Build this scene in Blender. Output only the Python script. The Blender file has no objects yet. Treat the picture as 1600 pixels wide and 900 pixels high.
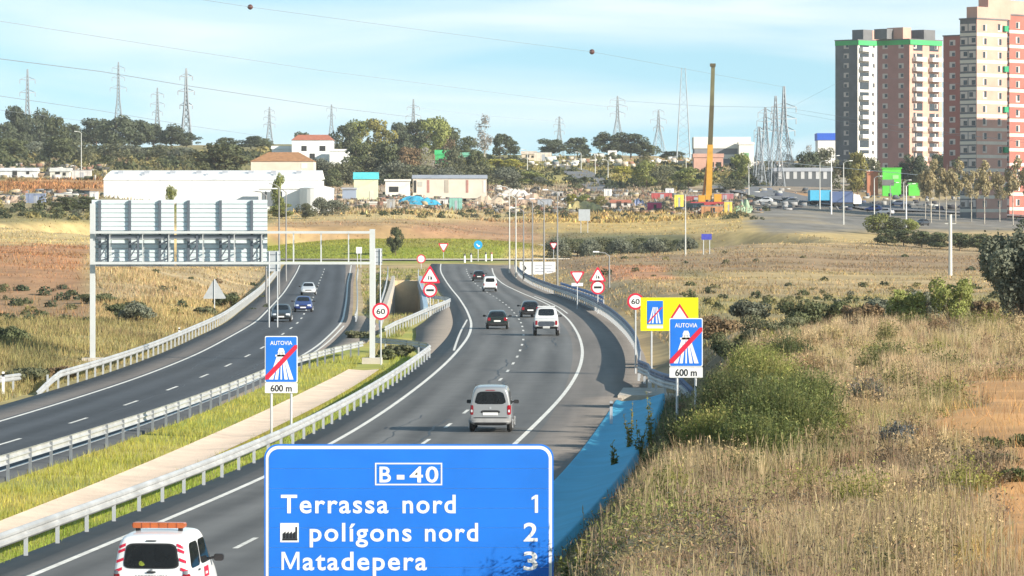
import bpy, bmesh, math, random
import numpy as np
from mathutils import Vector, Matrix
from mathutils.bvhtree import BVHTree

random.seed(7)
rng = np.random.default_rng(11)
scene = bpy.context.scene
C = scene.collection

# ------------------------------------------------------------------ camera
CH = 8.3            # camera height above the road
F = 6500.0          # focal length in photograph pixels (1600 wide)
HY = 348.0          # horizon row of the photograph
cam_data = bpy.data.cameras.new('camera')
cam_data.sensor_width = 36.0
cam_data.lens = 36.0 * F / 1600.0
cam_data.shift_y = -(450.0 - HY) / 1600.0
cam_data.clip_start = 0.5
cam_data.clip_end = 12000.0
cam = bpy.data.objects.new('camera', cam_data)
C.objects.link(cam)
cam.location = (0, 0, CH)
cam.rotation_euler = (math.radians(90), 0, 0)
scene.camera = cam

# ------------------------------------------------------------------ light
SUN_EL = math.radians(23.0)
SUN_BACK = math.radians(33.0)     # how far behind the camera the sun stands, measured from straight right
sun_dir = Vector((math.cos(SUN_EL) * math.cos(SUN_BACK), -math.cos(SUN_EL) * math.sin(SUN_BACK), math.sin(SUN_EL)))
world = bpy.data.worlds.new('World')
scene.world = world
world.use_nodes = True
wn, wl = world.node_tree.nodes, world.node_tree.links
wn.clear()
w_out = wn.new('ShaderNodeOutputWorld')
w_bg = wn.new('ShaderNodeBackground')
w_sky = wn.new('ShaderNodeTexSky')
w_sky.sky_type = 'NISHITA'
w_sky.sun_disc = False
w_sky.sun_elevation = SUN_EL
w_sky.sun_rotation = math.atan2(sun_dir.x, sun_dir.y)
w_sky.air_density = 1.0
w_sky.dust_density = 0.3
w_sky.ozone_density = 1.6
w_co = wn.new('ShaderNodeTexCoord')
# the clear autumn sky keeps its blue right down to the horizon: sample the sky a little higher up, all round
w_map = wn.new('ShaderNodeMapping'); w_map.inputs['Location'].default_value = (0, 0, 0.16)
wl.new(w_co.outputs['Generated'], w_map.inputs['Vector'])
w_nrm = wn.new('ShaderNodeVectorMath'); w_nrm.operation = 'NORMALIZE'
wl.new(w_map.outputs['Vector'], w_nrm.inputs[0])
wl.new(w_nrm.outputs[0], w_sky.inputs['Vector'])
w_tint = wn.new('ShaderNodeMix'); w_tint.data_type = 'RGBA'; w_tint.blend_type = 'MULTIPLY'
w_tint.inputs['Factor'].default_value = 1.0
w_tint.inputs['B'].default_value = (1.12, 1.30, 1.12, 1)
wl.new(w_sky.outputs['Color'], w_tint.inputs['A'])
# thin streaky cirrus
w_cm = wn.new('ShaderNodeMapping'); w_cm.inputs['Scale'].default_value = (5, 5, 38)
w_cm.inputs['Rotation'].default_value = (0.0, 0.06, 0.0)
wl.new(w_co.outputs['Generated'], w_cm.inputs['Vector'])
w_cn = wn.new('ShaderNodeTexNoise'); w_cn.inputs['Scale'].default_value = 1.6
w_cn.inputs['Detail'].default_value = 6; w_cn.inputs['Roughness'].default_value = 0.48
w_cn.inputs['Distortion'].default_value = 0.6
wl.new(w_cm.outputs['Vector'], w_cn.inputs['Vector'])
w_cr = wn.new('ShaderNodeValToRGB')
w_cr.color_ramp.elements[0].position = 0.33; w_cr.color_ramp.elements[0].color = (0, 0, 0, 1)
w_cr.color_ramp.elements[1].position = 0.66; w_cr.color_ramp.elements[1].color = (0.9, 0.9, 0.9, 1)
wl.new(w_cn.outputs['Fac'], w_cr.inputs['Fac'])
w_mix = wn.new('ShaderNodeMix'); w_mix.data_type = 'RGBA'
w_mix.inputs['B'].default_value = (6.0, 6.6, 6.7, 1)
# the veil is seen edge-on towards the horizon and thins out overhead
w_sep = wn.new('ShaderNodeSeparateXYZ'); wl.new(w_co.outputs['Generated'], w_sep.inputs[0])
w_el = wn.new('ShaderNodeMapRange'); w_el.inputs['From Min'].default_value = 0.0; w_el.inputs['From Max'].default_value = 0.45
w_el.inputs['To Min'].default_value = 1.0; w_el.inputs['To Max'].default_value = 0.12
wl.new(w_sep.outputs['Z'], w_el.inputs['Value'])
w_fm = wn.new('ShaderNodeMath'); w_fm.operation = 'MULTIPLY'
wl.new(w_cr.outputs['Color'], w_fm.inputs[0]); wl.new(w_el.outputs['Result'], w_fm.inputs[1])
wl.new(w_fm.outputs[0], w_mix.inputs['Factor'])
wl.new(w_tint.outputs['Result'], w_mix.inputs['A'])
wl.new(w_mix.outputs['Result'], w_bg.inputs['Color'])
w_bg.inputs['Strength'].default_value = 0.10
wl.new(w_bg.outputs['Background'], w_out.inputs['Surface'])

sun_data = bpy.data.lights.new('sun', 'SUN')
sun_data.energy = 5.0
sun_data.angle = math.radians(0.5)
sun_data.color = (1.0, 0.91, 0.78)
sun = bpy.data.objects.new('sun', sun_data)
C.objects.link(sun)
sun.location = (60, -40, 60)
sun.rotation_euler = sun_dir.to_track_quat('Z', 'Y').to_euler()

scene.view_settings.view_transform = 'Standard'
scene.view_settings.look = 'None'
scene.view_settings.gamma = 1.0
scene.view_settings.exposure = 0.78
scene.render.engine = 'CYCLES'
scene.cycles.use_denoising = True
scene.cycles.denoiser = 'OPENIMAGEDENOISE'
scene.cycles.denoising_input_passes = 'RGB_ALBEDO_NORMAL'
scene.cycles.denoising_prefilter = 'ACCURATE'
scene.cycles.max_bounces = 5
scene.cycles.diffuse_bounces = 2
scene.cycles.glossy_bounces = 2
scene.cycles.transparent_max_bounces = 6

# ------------------------------------------------------------------ materials
MATS = {}
def mat(name, col, rough=0.7, metal=0.0, var=0.12, vscale=3.0, bump=0.0, bscale=30.0, coat=0.0, attr=None, rnd=0.0, translucent=0.0):
    """procedural material: base colour broken up by noise; attr = colour attribute used instead of col"""
    if name in MATS: return MATS[name]
    m = bpy.data.materials.new(name); m.use_nodes = True
    n, l = m.node_tree.nodes, m.node_tree.links
    b = n['Principled BSDF']
    b.inputs['Roughness'].default_value = rough
    b.inputs['Metallic'].default_value = metal
    if coat:
        b.inputs['Coat Weight'].default_value = coat; b.inputs['Coat Roughness'].default_value = 0.06
    tc = n.new('ShaderNodeTexCoord')
    nz = n.new('ShaderNodeTexNoise'); nz.inputs['Scale'].default_value = vscale
    nz.inputs['Detail'].default_value = 5; nz.inputs['Roughness'].default_value = 0.6
    l.new(tc.outputs['Object'], nz.inputs['Vector'])
    mr = n.new('ShaderNodeMapRange')
    mr.inputs['From Min'].default_value = 0.3; mr.inputs['From Max'].default_value = 0.7
    mr.inputs['To Min'].default_value = 1 - var; mr.inputs['To Max'].default_value = 1 + var
    l.new(nz.outputs['Fac'], mr.inputs['Value'])
    val = mr.outputs['Result']
    if rnd:
        oi = n.new('ShaderNodeObjectInfo')
        r2 = n.new('ShaderNodeMapRange'); r2.inputs['To Min'].default_value = 1 - rnd; r2.inputs['To Max'].default_value = 1 + rnd
        l.new(oi.outputs['Random'], r2.inputs['Value'])
        mm = n.new('ShaderNodeMath'); mm.operation = 'MULTIPLY'
        l.new(val, mm.inputs[0]); l.new(r2.outputs['Result'], mm.inputs[1]); val = mm.outputs[0]
    mx = n.new('ShaderNodeVectorMath'); mx.operation = 'SCALE'
    if attr:
        at = n.new('ShaderNodeAttribute'); at.attribute_name = attr
        l.new(at.outputs['Color'], mx.inputs[0])
    else:
        mx.inputs[0].default_value = col[:3]
    l.new(val, mx.inputs['Scale'])
    l.new(mx.outputs['Vector'], b.inputs['Base Color'])
    if bump:
        n2 = n.new('ShaderNodeTexNoise'); n2.inputs['Scale'].default_value = bscale; n2.inputs['Detail'].default_value = 4
        l.new(tc.outputs['Object'], n2.inputs['Vector'])
        bp = n.new('ShaderNodeBump'); bp.inputs['Strength'].default_value = bump; bp.inputs['Distance'].default_value = 0.1
        l.new(n2.outputs['Fac'], bp.inputs['Height']); l.new(bp.outputs['Normal'], b.inputs['Normal'])
    if translucent:
        tr = n.new('ShaderNodeBsdfTranslucent'); l.new(mx.outputs['Vector'], tr.inputs['Color'])
        ms = n.new('ShaderNodeMixShader'); ms.inputs['Fac'].default_value = translucent
        l.new(b.outputs['BSDF'], ms.inputs[1]); l.new(tr.outputs['BSDF'], ms.inputs[2])
        l.new(ms.outputs['Shader'], n['Material Output'].inputs['Surface'])
    MATS[name] = m
    return m

galv = mat('galvanised_steel', (0.52, 0.54, 0.56), 0.42, 0.35, 0.10, 1.5)
galv_white = mat('weathered_white_steel', (0.46, 0.47, 0.47), 0.45, 0.25, 0.22, 0.7)
galv_dark = mat('dull_steel', (0.22, 0.24, 0.27), 0.5, 0.35, 0.15, 2)
concrete = mat('concrete', (0.46, 0.42, 0.36), 0.9, 0, 0.16, 0.8, 0.2, 8)
white_paint = mat('white_paint', (0.80, 0.80, 0.78), 0.5, 0, 0.05, 2)
sign_blue = mat('sign_blue', (0.010, 0.165, 0.66), 0.5, 0, 0.10, 0.8)
sign_white = mat('sign_white', (0.76, 0.76, 0.75), 0.5, 0, 0.03, 1)
sign_red = mat('sign_red', (0.60, 0.015, 0.05), 0.5, 0, 0.06, 2)
sign_yellow = mat('sign_yellow', (0.85, 0.83, 0.0), 0.5, 0, 0.05, 2)
sign_black = mat('sign_black', (0.02, 0.02, 0.022), 0.5, 0, 0.1, 2)
glass = mat('dark_glass', (0.012, 0.015, 0.018), 0.06, 0, 0.2, 2)
rubber = mat('tyre_rubber', (0.018, 0.018, 0.018), 0.85, 0, 0.15, 4)
black_plastic = mat('black_plastic', (0.025, 0.025, 0.027), 0.5, 0, 0.15, 4)
alloy = mat('wheel_alloy', (0.45, 0.46, 0.47), 0.35, 0.6, 0.08, 4)
tail_red = mat('tail_light_red', (0.26, 0.008, 0.016), 0.15, 0, 0.1, 6)
head_lens = mat('headlight_lens', (0.75, 0.77, 0.8), 0.1, 0.3, 0.1, 6)
bark = mat('bark', (0.16, 0.11, 0.075), 0.9, 0, 0.25, 2)
bark_pale = mat('pale_bark', (0.42, 0.38, 0.32), 0.9, 0, 0.25, 2)

# ------------------------------------------------------------------ helpers
def tag(o, label=None, cat=None, group=None, kind=None):
    if label: o['label'] = label
    if cat: o['category'] = cat
    if group: o['group'] = group
    if kind: o['kind'] = kind
    return o

def link(name, data, parent=None, loc=(0, 0, 0), rot=None, scale=None):
    o = bpy.data.objects.new(name, data)
    C.objects.link(o)
    if parent: o.parent = parent
    o.location = loc
    if rot: o.rotation_euler = rot
    if scale: o.scale = scale if hasattr(scale, '__len__') else (scale,) * 3
    return o

def empty(name, loc, rz=0.0):
    o = link(name, None, None, loc, (0, 0, rz))
    o.empty_display_size = 0.3
    return o

def copy_tree(o, parent=None):
    c = o.copy(); C.objects.link(c); c.parent = parent
    for ch in o.children: copy_tree(ch, c)
    return c

class MB:
    def __init__(s): s.v = []; s.f = []
    def add(s, vs, fs):
        k = len(s.v); s.v += [tuple(p) for p in vs]; s.f += [tuple(i + k for i in f) for f in fs]; return s
    def box(s, x0, x1, y0, y1, z0, z1):
        return s.add([(x0,y0,z0),(x1,y0,z0),(x1,y1,z0),(x0,y1,z0),(x0,y0,z1),(x1,y0,z1),(x1,y1,z1),(x0,y1,z1)],
                     [(0,3,2,1),(4,5,6,7),(0,1,5,4),(1,2,6,5),(2,3,7,6),(3,0,4,7)])
    def tube(s, a, b, r, n=6, r2=None, cap=True):
        a, b = Vector(a), Vector(b); d = (b - a)
        if d.length < 1e-6: return s
        d.normalize(); u = d.orthogonal().normalized(); w = d.cross(u)
        r2 = r if r2 is None else r2
        vs = []
        for i in range(n):
            t = 2 * math.pi * i / n; o = u * math.cos(t) + w * math.sin(t)
            vs.append(a + o * r)
        for i in range(n):
            t = 2 * math.pi * i / n; o = u * math.cos(t) + w * math.sin(t)
            vs.append(b + o * r2)
        fs = [(i, (i + 1) % n, n + (i + 1) % n, n + i) for i in range(n)]
        if cap: fs += [tuple(range(n - 1, -1, -1)), tuple(range(n, 2 * n))]
        return s.add(vs, fs)
    def prism(s, poly, y0, y1):
        """extrude an (x,z) polygon (counter-clockwise seen from -y) between y0 (front) and y1"""
        n = len(poly)
        vs = [(x, y0, z) for x, z in poly] + [(x, y1, z) for x, z in poly]
        fs = [tuple(range(n)), tuple(range(2 * n - 1, n - 1, -1))]
        fs += [(i, n + i, n + (i + 1) % n, (i + 1) % n) for i in range(n)]
        return s.add(vs, fs)
    def slab(s, poly, z0, z1):
        n = len(poly)
        vs = [(x, y, z0) for x, y in poly] + [(x, y, z1) for x, y in poly]
        fs = [tuple(range(n - 1, -1, -1)), tuple(range(n, 2 * n))]
        fs += [(i, (i + 1) % n, n + (i + 1) % n, n + i) for i in range(n)]
        return s.add(vs, fs)
    def mesh(s, name, m, smooth=False):
        me = bpy.data.meshes.new(name)
        me.from_pydata(s.v, [], s.f)
        if m: me.materials.append(m)
        if smooth: me.polygons.foreach_set('use_smooth', [True] * len(me.polygons))
        me.update()
        return me
    def build(s, name, m, parent=None, loc=(0, 0, 0), rz=0.0, smooth=False):
        return link(name, s.mesh(name, m, smooth), parent, loc, (0, 0, rz))

def rrect(x0, x1, z0, z1, r, n=6):
    p = []
    for cx, cz, a0 in ((x1 - r, z0 + r, -90), (x1 - r, z1 - r, 0), (x0 + r, z1 - r, 90), (x0 + r, z0 + r, 180)):
        for i in range(n + 1):
            a = math.radians(a0 + 90 * i / n); p.append((cx + r * math.cos(a), cz + r * math.sin(a)))
    return p
def circ(cx, cz, r, n=28):
    return [(cx + r * math.cos(2 * math.pi * i / n), cz + r * math.sin(2 * math.pi * i / n)) for i in range(n)]
def mesh_np(name, V, Fc, m, cols=None):
    """V (n,3), Fc (m,k) numpy -> mesh, with optional per-vertex colour attribute 'tint'"""
    me = bpy.data.meshes.new(name)
    k = Fc.shape[1]
    me.vertices.add(len(V)); me.vertices.foreach_set('co', V.astype(np.float32).ravel())
    me.loops.add(Fc.size); me.loops.foreach_set('vertex_index', Fc.astype(np.int32).ravel())
    me.polygons.add(len(Fc)); me.polygons.foreach_set('loop_start', np.arange(0, Fc.size, k, dtype=np.int32))
    me.update(calc_edges=True)
    if cols is not None:
        ca = me.color_attributes.new('tint', 'FLOAT_COLOR', 'POINT')
        cc = np.ones((len(V), 4), np.float32); cc[:, :3] = cols
        ca.data.foreach_set('color', cc.ravel())
    me.materials.append(m)
    return me

# flat lettering from the built-in font, turned into a mesh (faces -y)
def text_mesh(txt, height, bold=0.0, width=None, align='LEFT', thick=0.004, m=None, spacing=1.0):
    cu = bpy.data.curves.new('lettering', 'FONT')
    cu.body = txt; cu.size = 1.0; cu.offset = bold; cu.extrude = 0.0; cu.space_character = spacing
    cu.resolution_u = 4
    ob = bpy.data.objects.new('lettering', cu); C.objects.link(ob)
    dg = bpy.context.evaluated_depsgraph_get(); dg.update()
    me = bpy.data.meshes.new_from_object(ob.evaluated_get(dg))
    bpy.data.objects.remove(ob); bpy.data.curves.remove(cu)
    n = len(me.vertices); co = np.empty(n * 3, np.float32); me.vertices.foreach_get('co', co); co = co.reshape(-1, 3)
    sc = height / 0.695
    sx = sc
    w = co[:, 0].max() - co[:, 0].min()
    if width: sx = width / w
    x = (co[:, 0] - co[:, 0].min()) * sx
    if align == 'CENTER': x -= x.max() / 2
    if align == 'RIGHT': x -= x.max()
    out = np.stack([x, np.full(n, -thick, np.float32), co[:, 1] * sc], 1).astype(np.float32)
    me.vertices.foreach_set('co', out.ravel())
    me.materials.clear(); me.materials.append(m or sign_white)
    me.update()
    return me

# ------------------------------------------------------------------ the lie of the land
def smooth_fn(pts, sig=14.0):
    d = np.arange(20.0, 760.0, 2.0)
    p = np.array(pts, float)
    x = np.interp(d, p[:, 0], p[:, 1])
    k = np.exp(-0.5 * (np.arange(-30, 31) * 2.0 / sig) ** 2); k /= k.sum()
    xp = np.pad(x, 30, mode='reflect', reflect_type='odd')
    xs = np.convolve(xp, k, 'valid')
    return lambda q: np.interp(q, d, xs)
RL = smooth_fn([(20,-18.2),(60,-14.6),(98,-11.3),(134,-8.06),(158,-6.6),(182,-5.6),(218,-4.5),(254,-3.7),(305,-3.1),(344,-3.3),(400,-4.4),(473,-6.2),(557,-8.8),(617,-10.6),(650,-11.2),(760,-12.5)])
RR = smooth_fn([(20,-11.0),(60,-7.5),(98,-4.2),(134,-1.15),(158,0.24),(198,2.44),(232,3.76),(267,4.6),(305,4.95),(355,4.9),(409,4.1),(450,2.77),(504,0.62),(540,-1.1),(590,-2.5),(630,-3.0),(760,-3.8)])
LL = smooth_fn([(20,-33.0),(60,-29.5),(100,-26.0),(138,-23.2),(173,-21.3),(220,-19.95),(263,-19.8),(346,-21.3),(442,-25.0),(557,-29.6),(617,-31.9),(680,-34.5),(760,-37.5)])
LR = smooth_fn([(20,-26.2),(60,-23.0),(100,-19.8),(138,-17.1),(173,-14.9),(220,-13.3),(278,-13.0),(346,-14.1),(442,-17.6),(557,-22.0),(617,-24.0),(680,-26.2),(760,-29)])
def sstep(a, b, x):
    t = np.clip((np.asarray(x, float) - a) / (b - a), 0, 1); return t * t * (3 - 2 * t)
def zroad(d):
    return 2.17 * np.clip((np.asarray(d, float) - 480) / 220, 0, 1) ** 1.6

_pxs = np.array([-2500, -400, 0, 150, 300, 430, 600, 800, 1000, 1200, 1400, 1600, 2000, 4500], float)
_near = [  # depth, height for each column (metres above the road)
 (15,  [.3,.3,.3,.3,.3,.2,0,2.6,3.6,3.6,3.8,4.0,4.4,6]),
 (60,  [.3,.3,.3,.3,.3,.2,0,2.4,3.4,3.5,3.7,3.9,4.3,6]),
 (110, [.3,.3,.3,.3,.3,.2,0,1.6,3.0,3.3,3.5,3.7,4.2,6]),
 (150, [.4,.3,.3,.3,.3,.2,0,1.0,2.6,3.2,3.4,3.5,4.0,6]),
 (182, [.5,.4,.3,.3,.3,.2,0,0.6,2.0,3.1,3.3,3.4,3.8,6]),
 (215, [.6,.5,.4,.3,.3,.2,0,0.4,1.6,2.5,2.8,2.9,3.2,5]),
]
_rows_y = [  # depth, image row of the ground for each column
 (260, [540,540,540,540,540,550,556,556,515,505,503,503,500,480]),
 (300, [518,518,518,518,518,525,528,528,492,492,494,494,490,460]),
 (380, [488,488,488,486,480,482,490,490,463,466,468,468,462,430]),
 (410, [460,462,468,466,468,475,480,480,452,457,460,460,455,420]),
 (440, [410,412,418,424,452,466,470,470,444,449,452,452,448,410]),
 (470, [396,397,400,406,440,458,462,462,438,441,445,446,440,400]),
 (550, [380,383,388,394,422,440,443,436,421,419,424,426,420,380]),
 (650, [355,360,368,375,402,417,418,414,400,392,400,404,400,350]),
 (700, [345,350,358,364,388,403,406,405,391,380,390,395,392,340]),
 (760, [333,338,346,350,368,375,377,390,380,366,378,384,380,330]),
 (820, [322,326,332,337,350,352,352,372,368,354,366,373,370,320]),
 (900, [305,308,310,316,330,335,334,347,350,337,347,352,350,310]),
 (1000,[288,290,290,294,310,318,318,332,333,323,330,335,330,295]),
 (1100,[275,276,276,278,288,298,302,316,316,306,310,312,308,285]),
 (1200,[266,266,266,267,268,275,285,293,296,290,292,292,290,275]),
 (1300,[258,258,258,257,254,258,268,270,274,274,274,274,272,265]),
 (1400,[252,252,252,249,244,247,254,257,259,263,263,263,262,258]),
 (1550,[246,246,246,240,232,234,240,246,247,256,256,256,256,254]),
 (1800,[241,241,240,234,226,225,230,243,243,252,252,252,252,252]),
 (2300,[252,252,252,246,240,238,240,248,248,256,256,256,256,256]),
 (6000,[300]*14),
]
_td = np.array([r[0] for r in _near] + [r[0] for r in _rows_y], float)
_tz = np.array([r[1] for r in _near] + [[CH - (y - HY) * d / F for y in row] for d, row in _rows_y], float)
def table_z(px, d):
    i = np.clip(np.searchsorted(_td, d) - 1, 0, len(_td) - 2)
    t = np.clip((d - _td[i]) / (_td[i + 1] - _td[i]), 0, 1)
    j = np.clip(np.searchsorted(_pxs, px) - 1, 0, len(_pxs) - 2)
    u = np.clip((px - _pxs[j]) / (_pxs[j + 1] - _pxs[j]), 0, 1); u = u * u * (3 - 2 * u)
    a = _tz[i, j] * (1 - u) + _tz[i, j + 1] * u
    b = _tz[i + 1, j] * (1 - u) + _tz[i + 1, j + 1] * u
    return a * (1 - t) + b * t
def vnoise(x, y, s=1.0, seed=0):
    """cheap smooth value noise, -1..1"""
    x = np.asarray(x, float) / s; y = np.asarray(y, float) / s
    xi = np.floor(x).astype(np.int64); yi = np.floor(y).astype(np.int64)
    fx = x - xi; fy = y - yi; fx = fx * fx * (3 - 2 * fx); fy = fy * fy * (3 - 2 * fy)
    def h(a, b):
        n = (a * 374761393 + b * 668265263 + seed * 982451653) & 0x7fffffff
        n = ((n ^ (n >> 13)) * 1274126177) & 0x7fffffff
        return ((n ^ (n >> 16)) & 0xffff) / 32767.5 - 1
    return (h(xi, yi) * (1 - fx) + h(xi + 1, yi) * fx) * (1 - fy) + (h(xi, yi + 1) * (1 - fx) + h(xi + 1, yi + 1) * fx) * fy
RING = (-18.0, 742.0, 52.0, 62.0)
def pit_edges(d):
    return np.interp(d, [385, 570], [-11.6, -16.0]), np.interp(d, [385, 570], [-8.2, -12.8])
def tz(X, Y):
    X = np.asarray(X, float); Y = np.asarray(Y, float)
    px = 800 + X * F / np.maximum(Y, 1)
    Zt = table_z(px, Y)
    Zt = Zt + vnoise(X, Y, 9, 1) * 0.16 * sstep(40, 90, Y) + vnoise(X, Y, 45, 2) * 0.6 * sstep(700, 1200, Y) + vnoise(X, Y, 2.2, 3) * 0.07
    zr = zroad(Y)
    xl = LL(Y) - 3.3
    xr = RR(Y) + np.where(Y < 200, 4.9, 3.8)
    wl_ = np.where(Y < 420, 7.0, 9.0)
    wr_ = np.interp(Y, [60, 200, 300, 700], [4.2, 5.0, 7.0, 12.0])
    t = np.maximum(sstep(0, 1, (xl - X) / wl_), sstep(0, 1, (X - xr) / wr_))
    ff = sstep(640, 690, Y)
    t = np.maximum(t, ff)
    base = zr - 0.14 + vnoise(X, Y, 3, 4) * 0.03
    # median ditch
    z = base * (1 - t) + Zt * t
    # roundabout
    r = np.hypot(X - RING[0], Y - RING[1])
    k = 1 - sstep(RING[3] + 3, RING[3] + 14, r)
    isl = 2.05 + 3.2 * (1 - sstep(8, RING[2] - 4, r))
    z = z * (1 - k) + isl * k
    # cutting of the lower road between the carriageways
    a, b = pit_edges(Y)
    inside = (Y > 386) & (Y < 566) & (X > a) & (X < b)
    z = np.where(inside, -9.0, z)
    return z
def gz(x, y): return float(tz(np.array([x]), np.array([y]))[0])
_dg = np.concatenate([np.arange(30, 700, 2.0), np.arange(700, 2600, 5.0)])
def D(px, y, dmin=60.0):
    """depth at which the ground in image column px reaches image row y (first one beyond dmin)"""
    d = _dg[_dg >= dmin]
    z = tz((px - 800) * d / F, d)
    yy = HY + (CH - z) * F / d
    k = np.nonzero(yy <= y)[0]
    return float(d[k[0]]) if len(k) else 1500.0
def Gp(px, d):
    x = (px - 800) * d / F
    return (x, d, gz(x, d))
def at(px, y, dmin=60.0):
    return Gp(px, D(px, y, dmin))
def Pt(px, y, d):
    return Vector(((px - 800) * d / F, d, CH - (y - HY) * d / F))

# ------------------------------------------------------------------ ground colours
DRY=(.40,.29,.13); STRAW=(.52,.39,.17); GOLD=(.50,.35,.12); BROWN=(.26,.165,.09); RED=(.36,.155,.07); ORANGE=(.50,.25,.10)
GREEN=(.25,.28,.03); YGREEN=(.27,.28,.04); OLIVE=(.23,.20,.07); SCRUB=(.09,.105,.04); SAND=(.58,.43,.25); DIRT=(.40,.30,.20); GREY=(.15,.148,.145); TAN=(.44,.33,.18)
ZONES = [  # x0,x1,y0,y1,colour,strength,dmin,dmax (patches of ground cover)
 (-900,480,225,285,OLIVE,1,900,9e3),(430,900,225,290,OLIVE,.9,900,9e3),
 (690,860,245,292,YGREEN,.8,900,9e3),(800,1140,252,302,(.36,.30,.09),.9,850,9e3),(960,1130,262,300,YGREEN,.45,850,9e3),
 (-900,480,280,303,ORANGE,1,700,9e3),(-900,300,303,332,(.30,.25,.13),1,600,9e3),
 (-900,480,330,352,OLIVE,.8,400,9e3),(-900,480,350,384,STRAW,.9,400,9e3),(-900,150,383,425,(.38,.19,.085),1,380,900),(-900,140,422,505,(.36,.19,.09),1,330,480),
 (0,130,465,510,SCRUB,.35,330,480),(140,330,405,430,(.42,.30,.14),.8,380,900),(150,460,425,470,TAN,.7,330,800),
 (-900,400,500,640,(.31,.255,.10),1,150,400),(0,90,540,600,SCRUB,.5,150,400),(250,400,470,520,(.46,.35,.15),.9,250,420),
 (480,1200,288,335,DIRT,1,800,9e3),(430,860,330,348,STRAW,.9,780,9e3),(430,900,345,377,(.38,.235,.11),1,740,9e3),(640,830,352,375,(.42,.22,.12),.6,740,9e3),
 (380,820,374,412,GREEN,1,630,805),(400,820,374,386,(.30,.27,.05),.6,700,805),(840,1300,333,366,GOLD,1,600,1100),(1100,1400,350,385,(.44,.32,.13),.8,500,1100),
 (850,1075,364,386,SCRUB,.8,600,1000),(830,1120,384,391,YGREEN,.8,500,1000),(790,1000,389,410,STRAW,.9,450,900),
 (870,1700,398,424,BROWN,.8,380,900),(1100,1700,380,400,(.36,.25,.13),.8,400,900),(930,1045,416,440,(.46,.22,.11),.95,380,700),(1040,1110,422,432,SCRUB,.5,380,700),(940,1700,437,470,(.40,.29,.14),.9,260,560),
 (1050,1700,462,500,(.30,.26,.10),.8,230,420),
 (1190,1340,288,312,ORANGE,.9,850,9e3),(1180,1900,312,362,GREY,.9,700,1150),(1150,2200,255,300,(.26,.24,.20),.8,1000,9e3),
]
def bare_mask(X, Y):
    """strip of bare ploughed earth on the right bank"""
    e = X - (7.9 + .1035 * (Y - 73)) + vnoise(X, Y, 5, 71) * .9 + vnoise(X, Y, 1.6, 72) * .4
    return sstep(-.3, .5, e) * sstep(47, 55, Y + vnoise(X, Y, 6, 73) * 4) * (1 - sstep(124, 134, Y + vnoise(X, Y, 6, 74) * 4))
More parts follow.
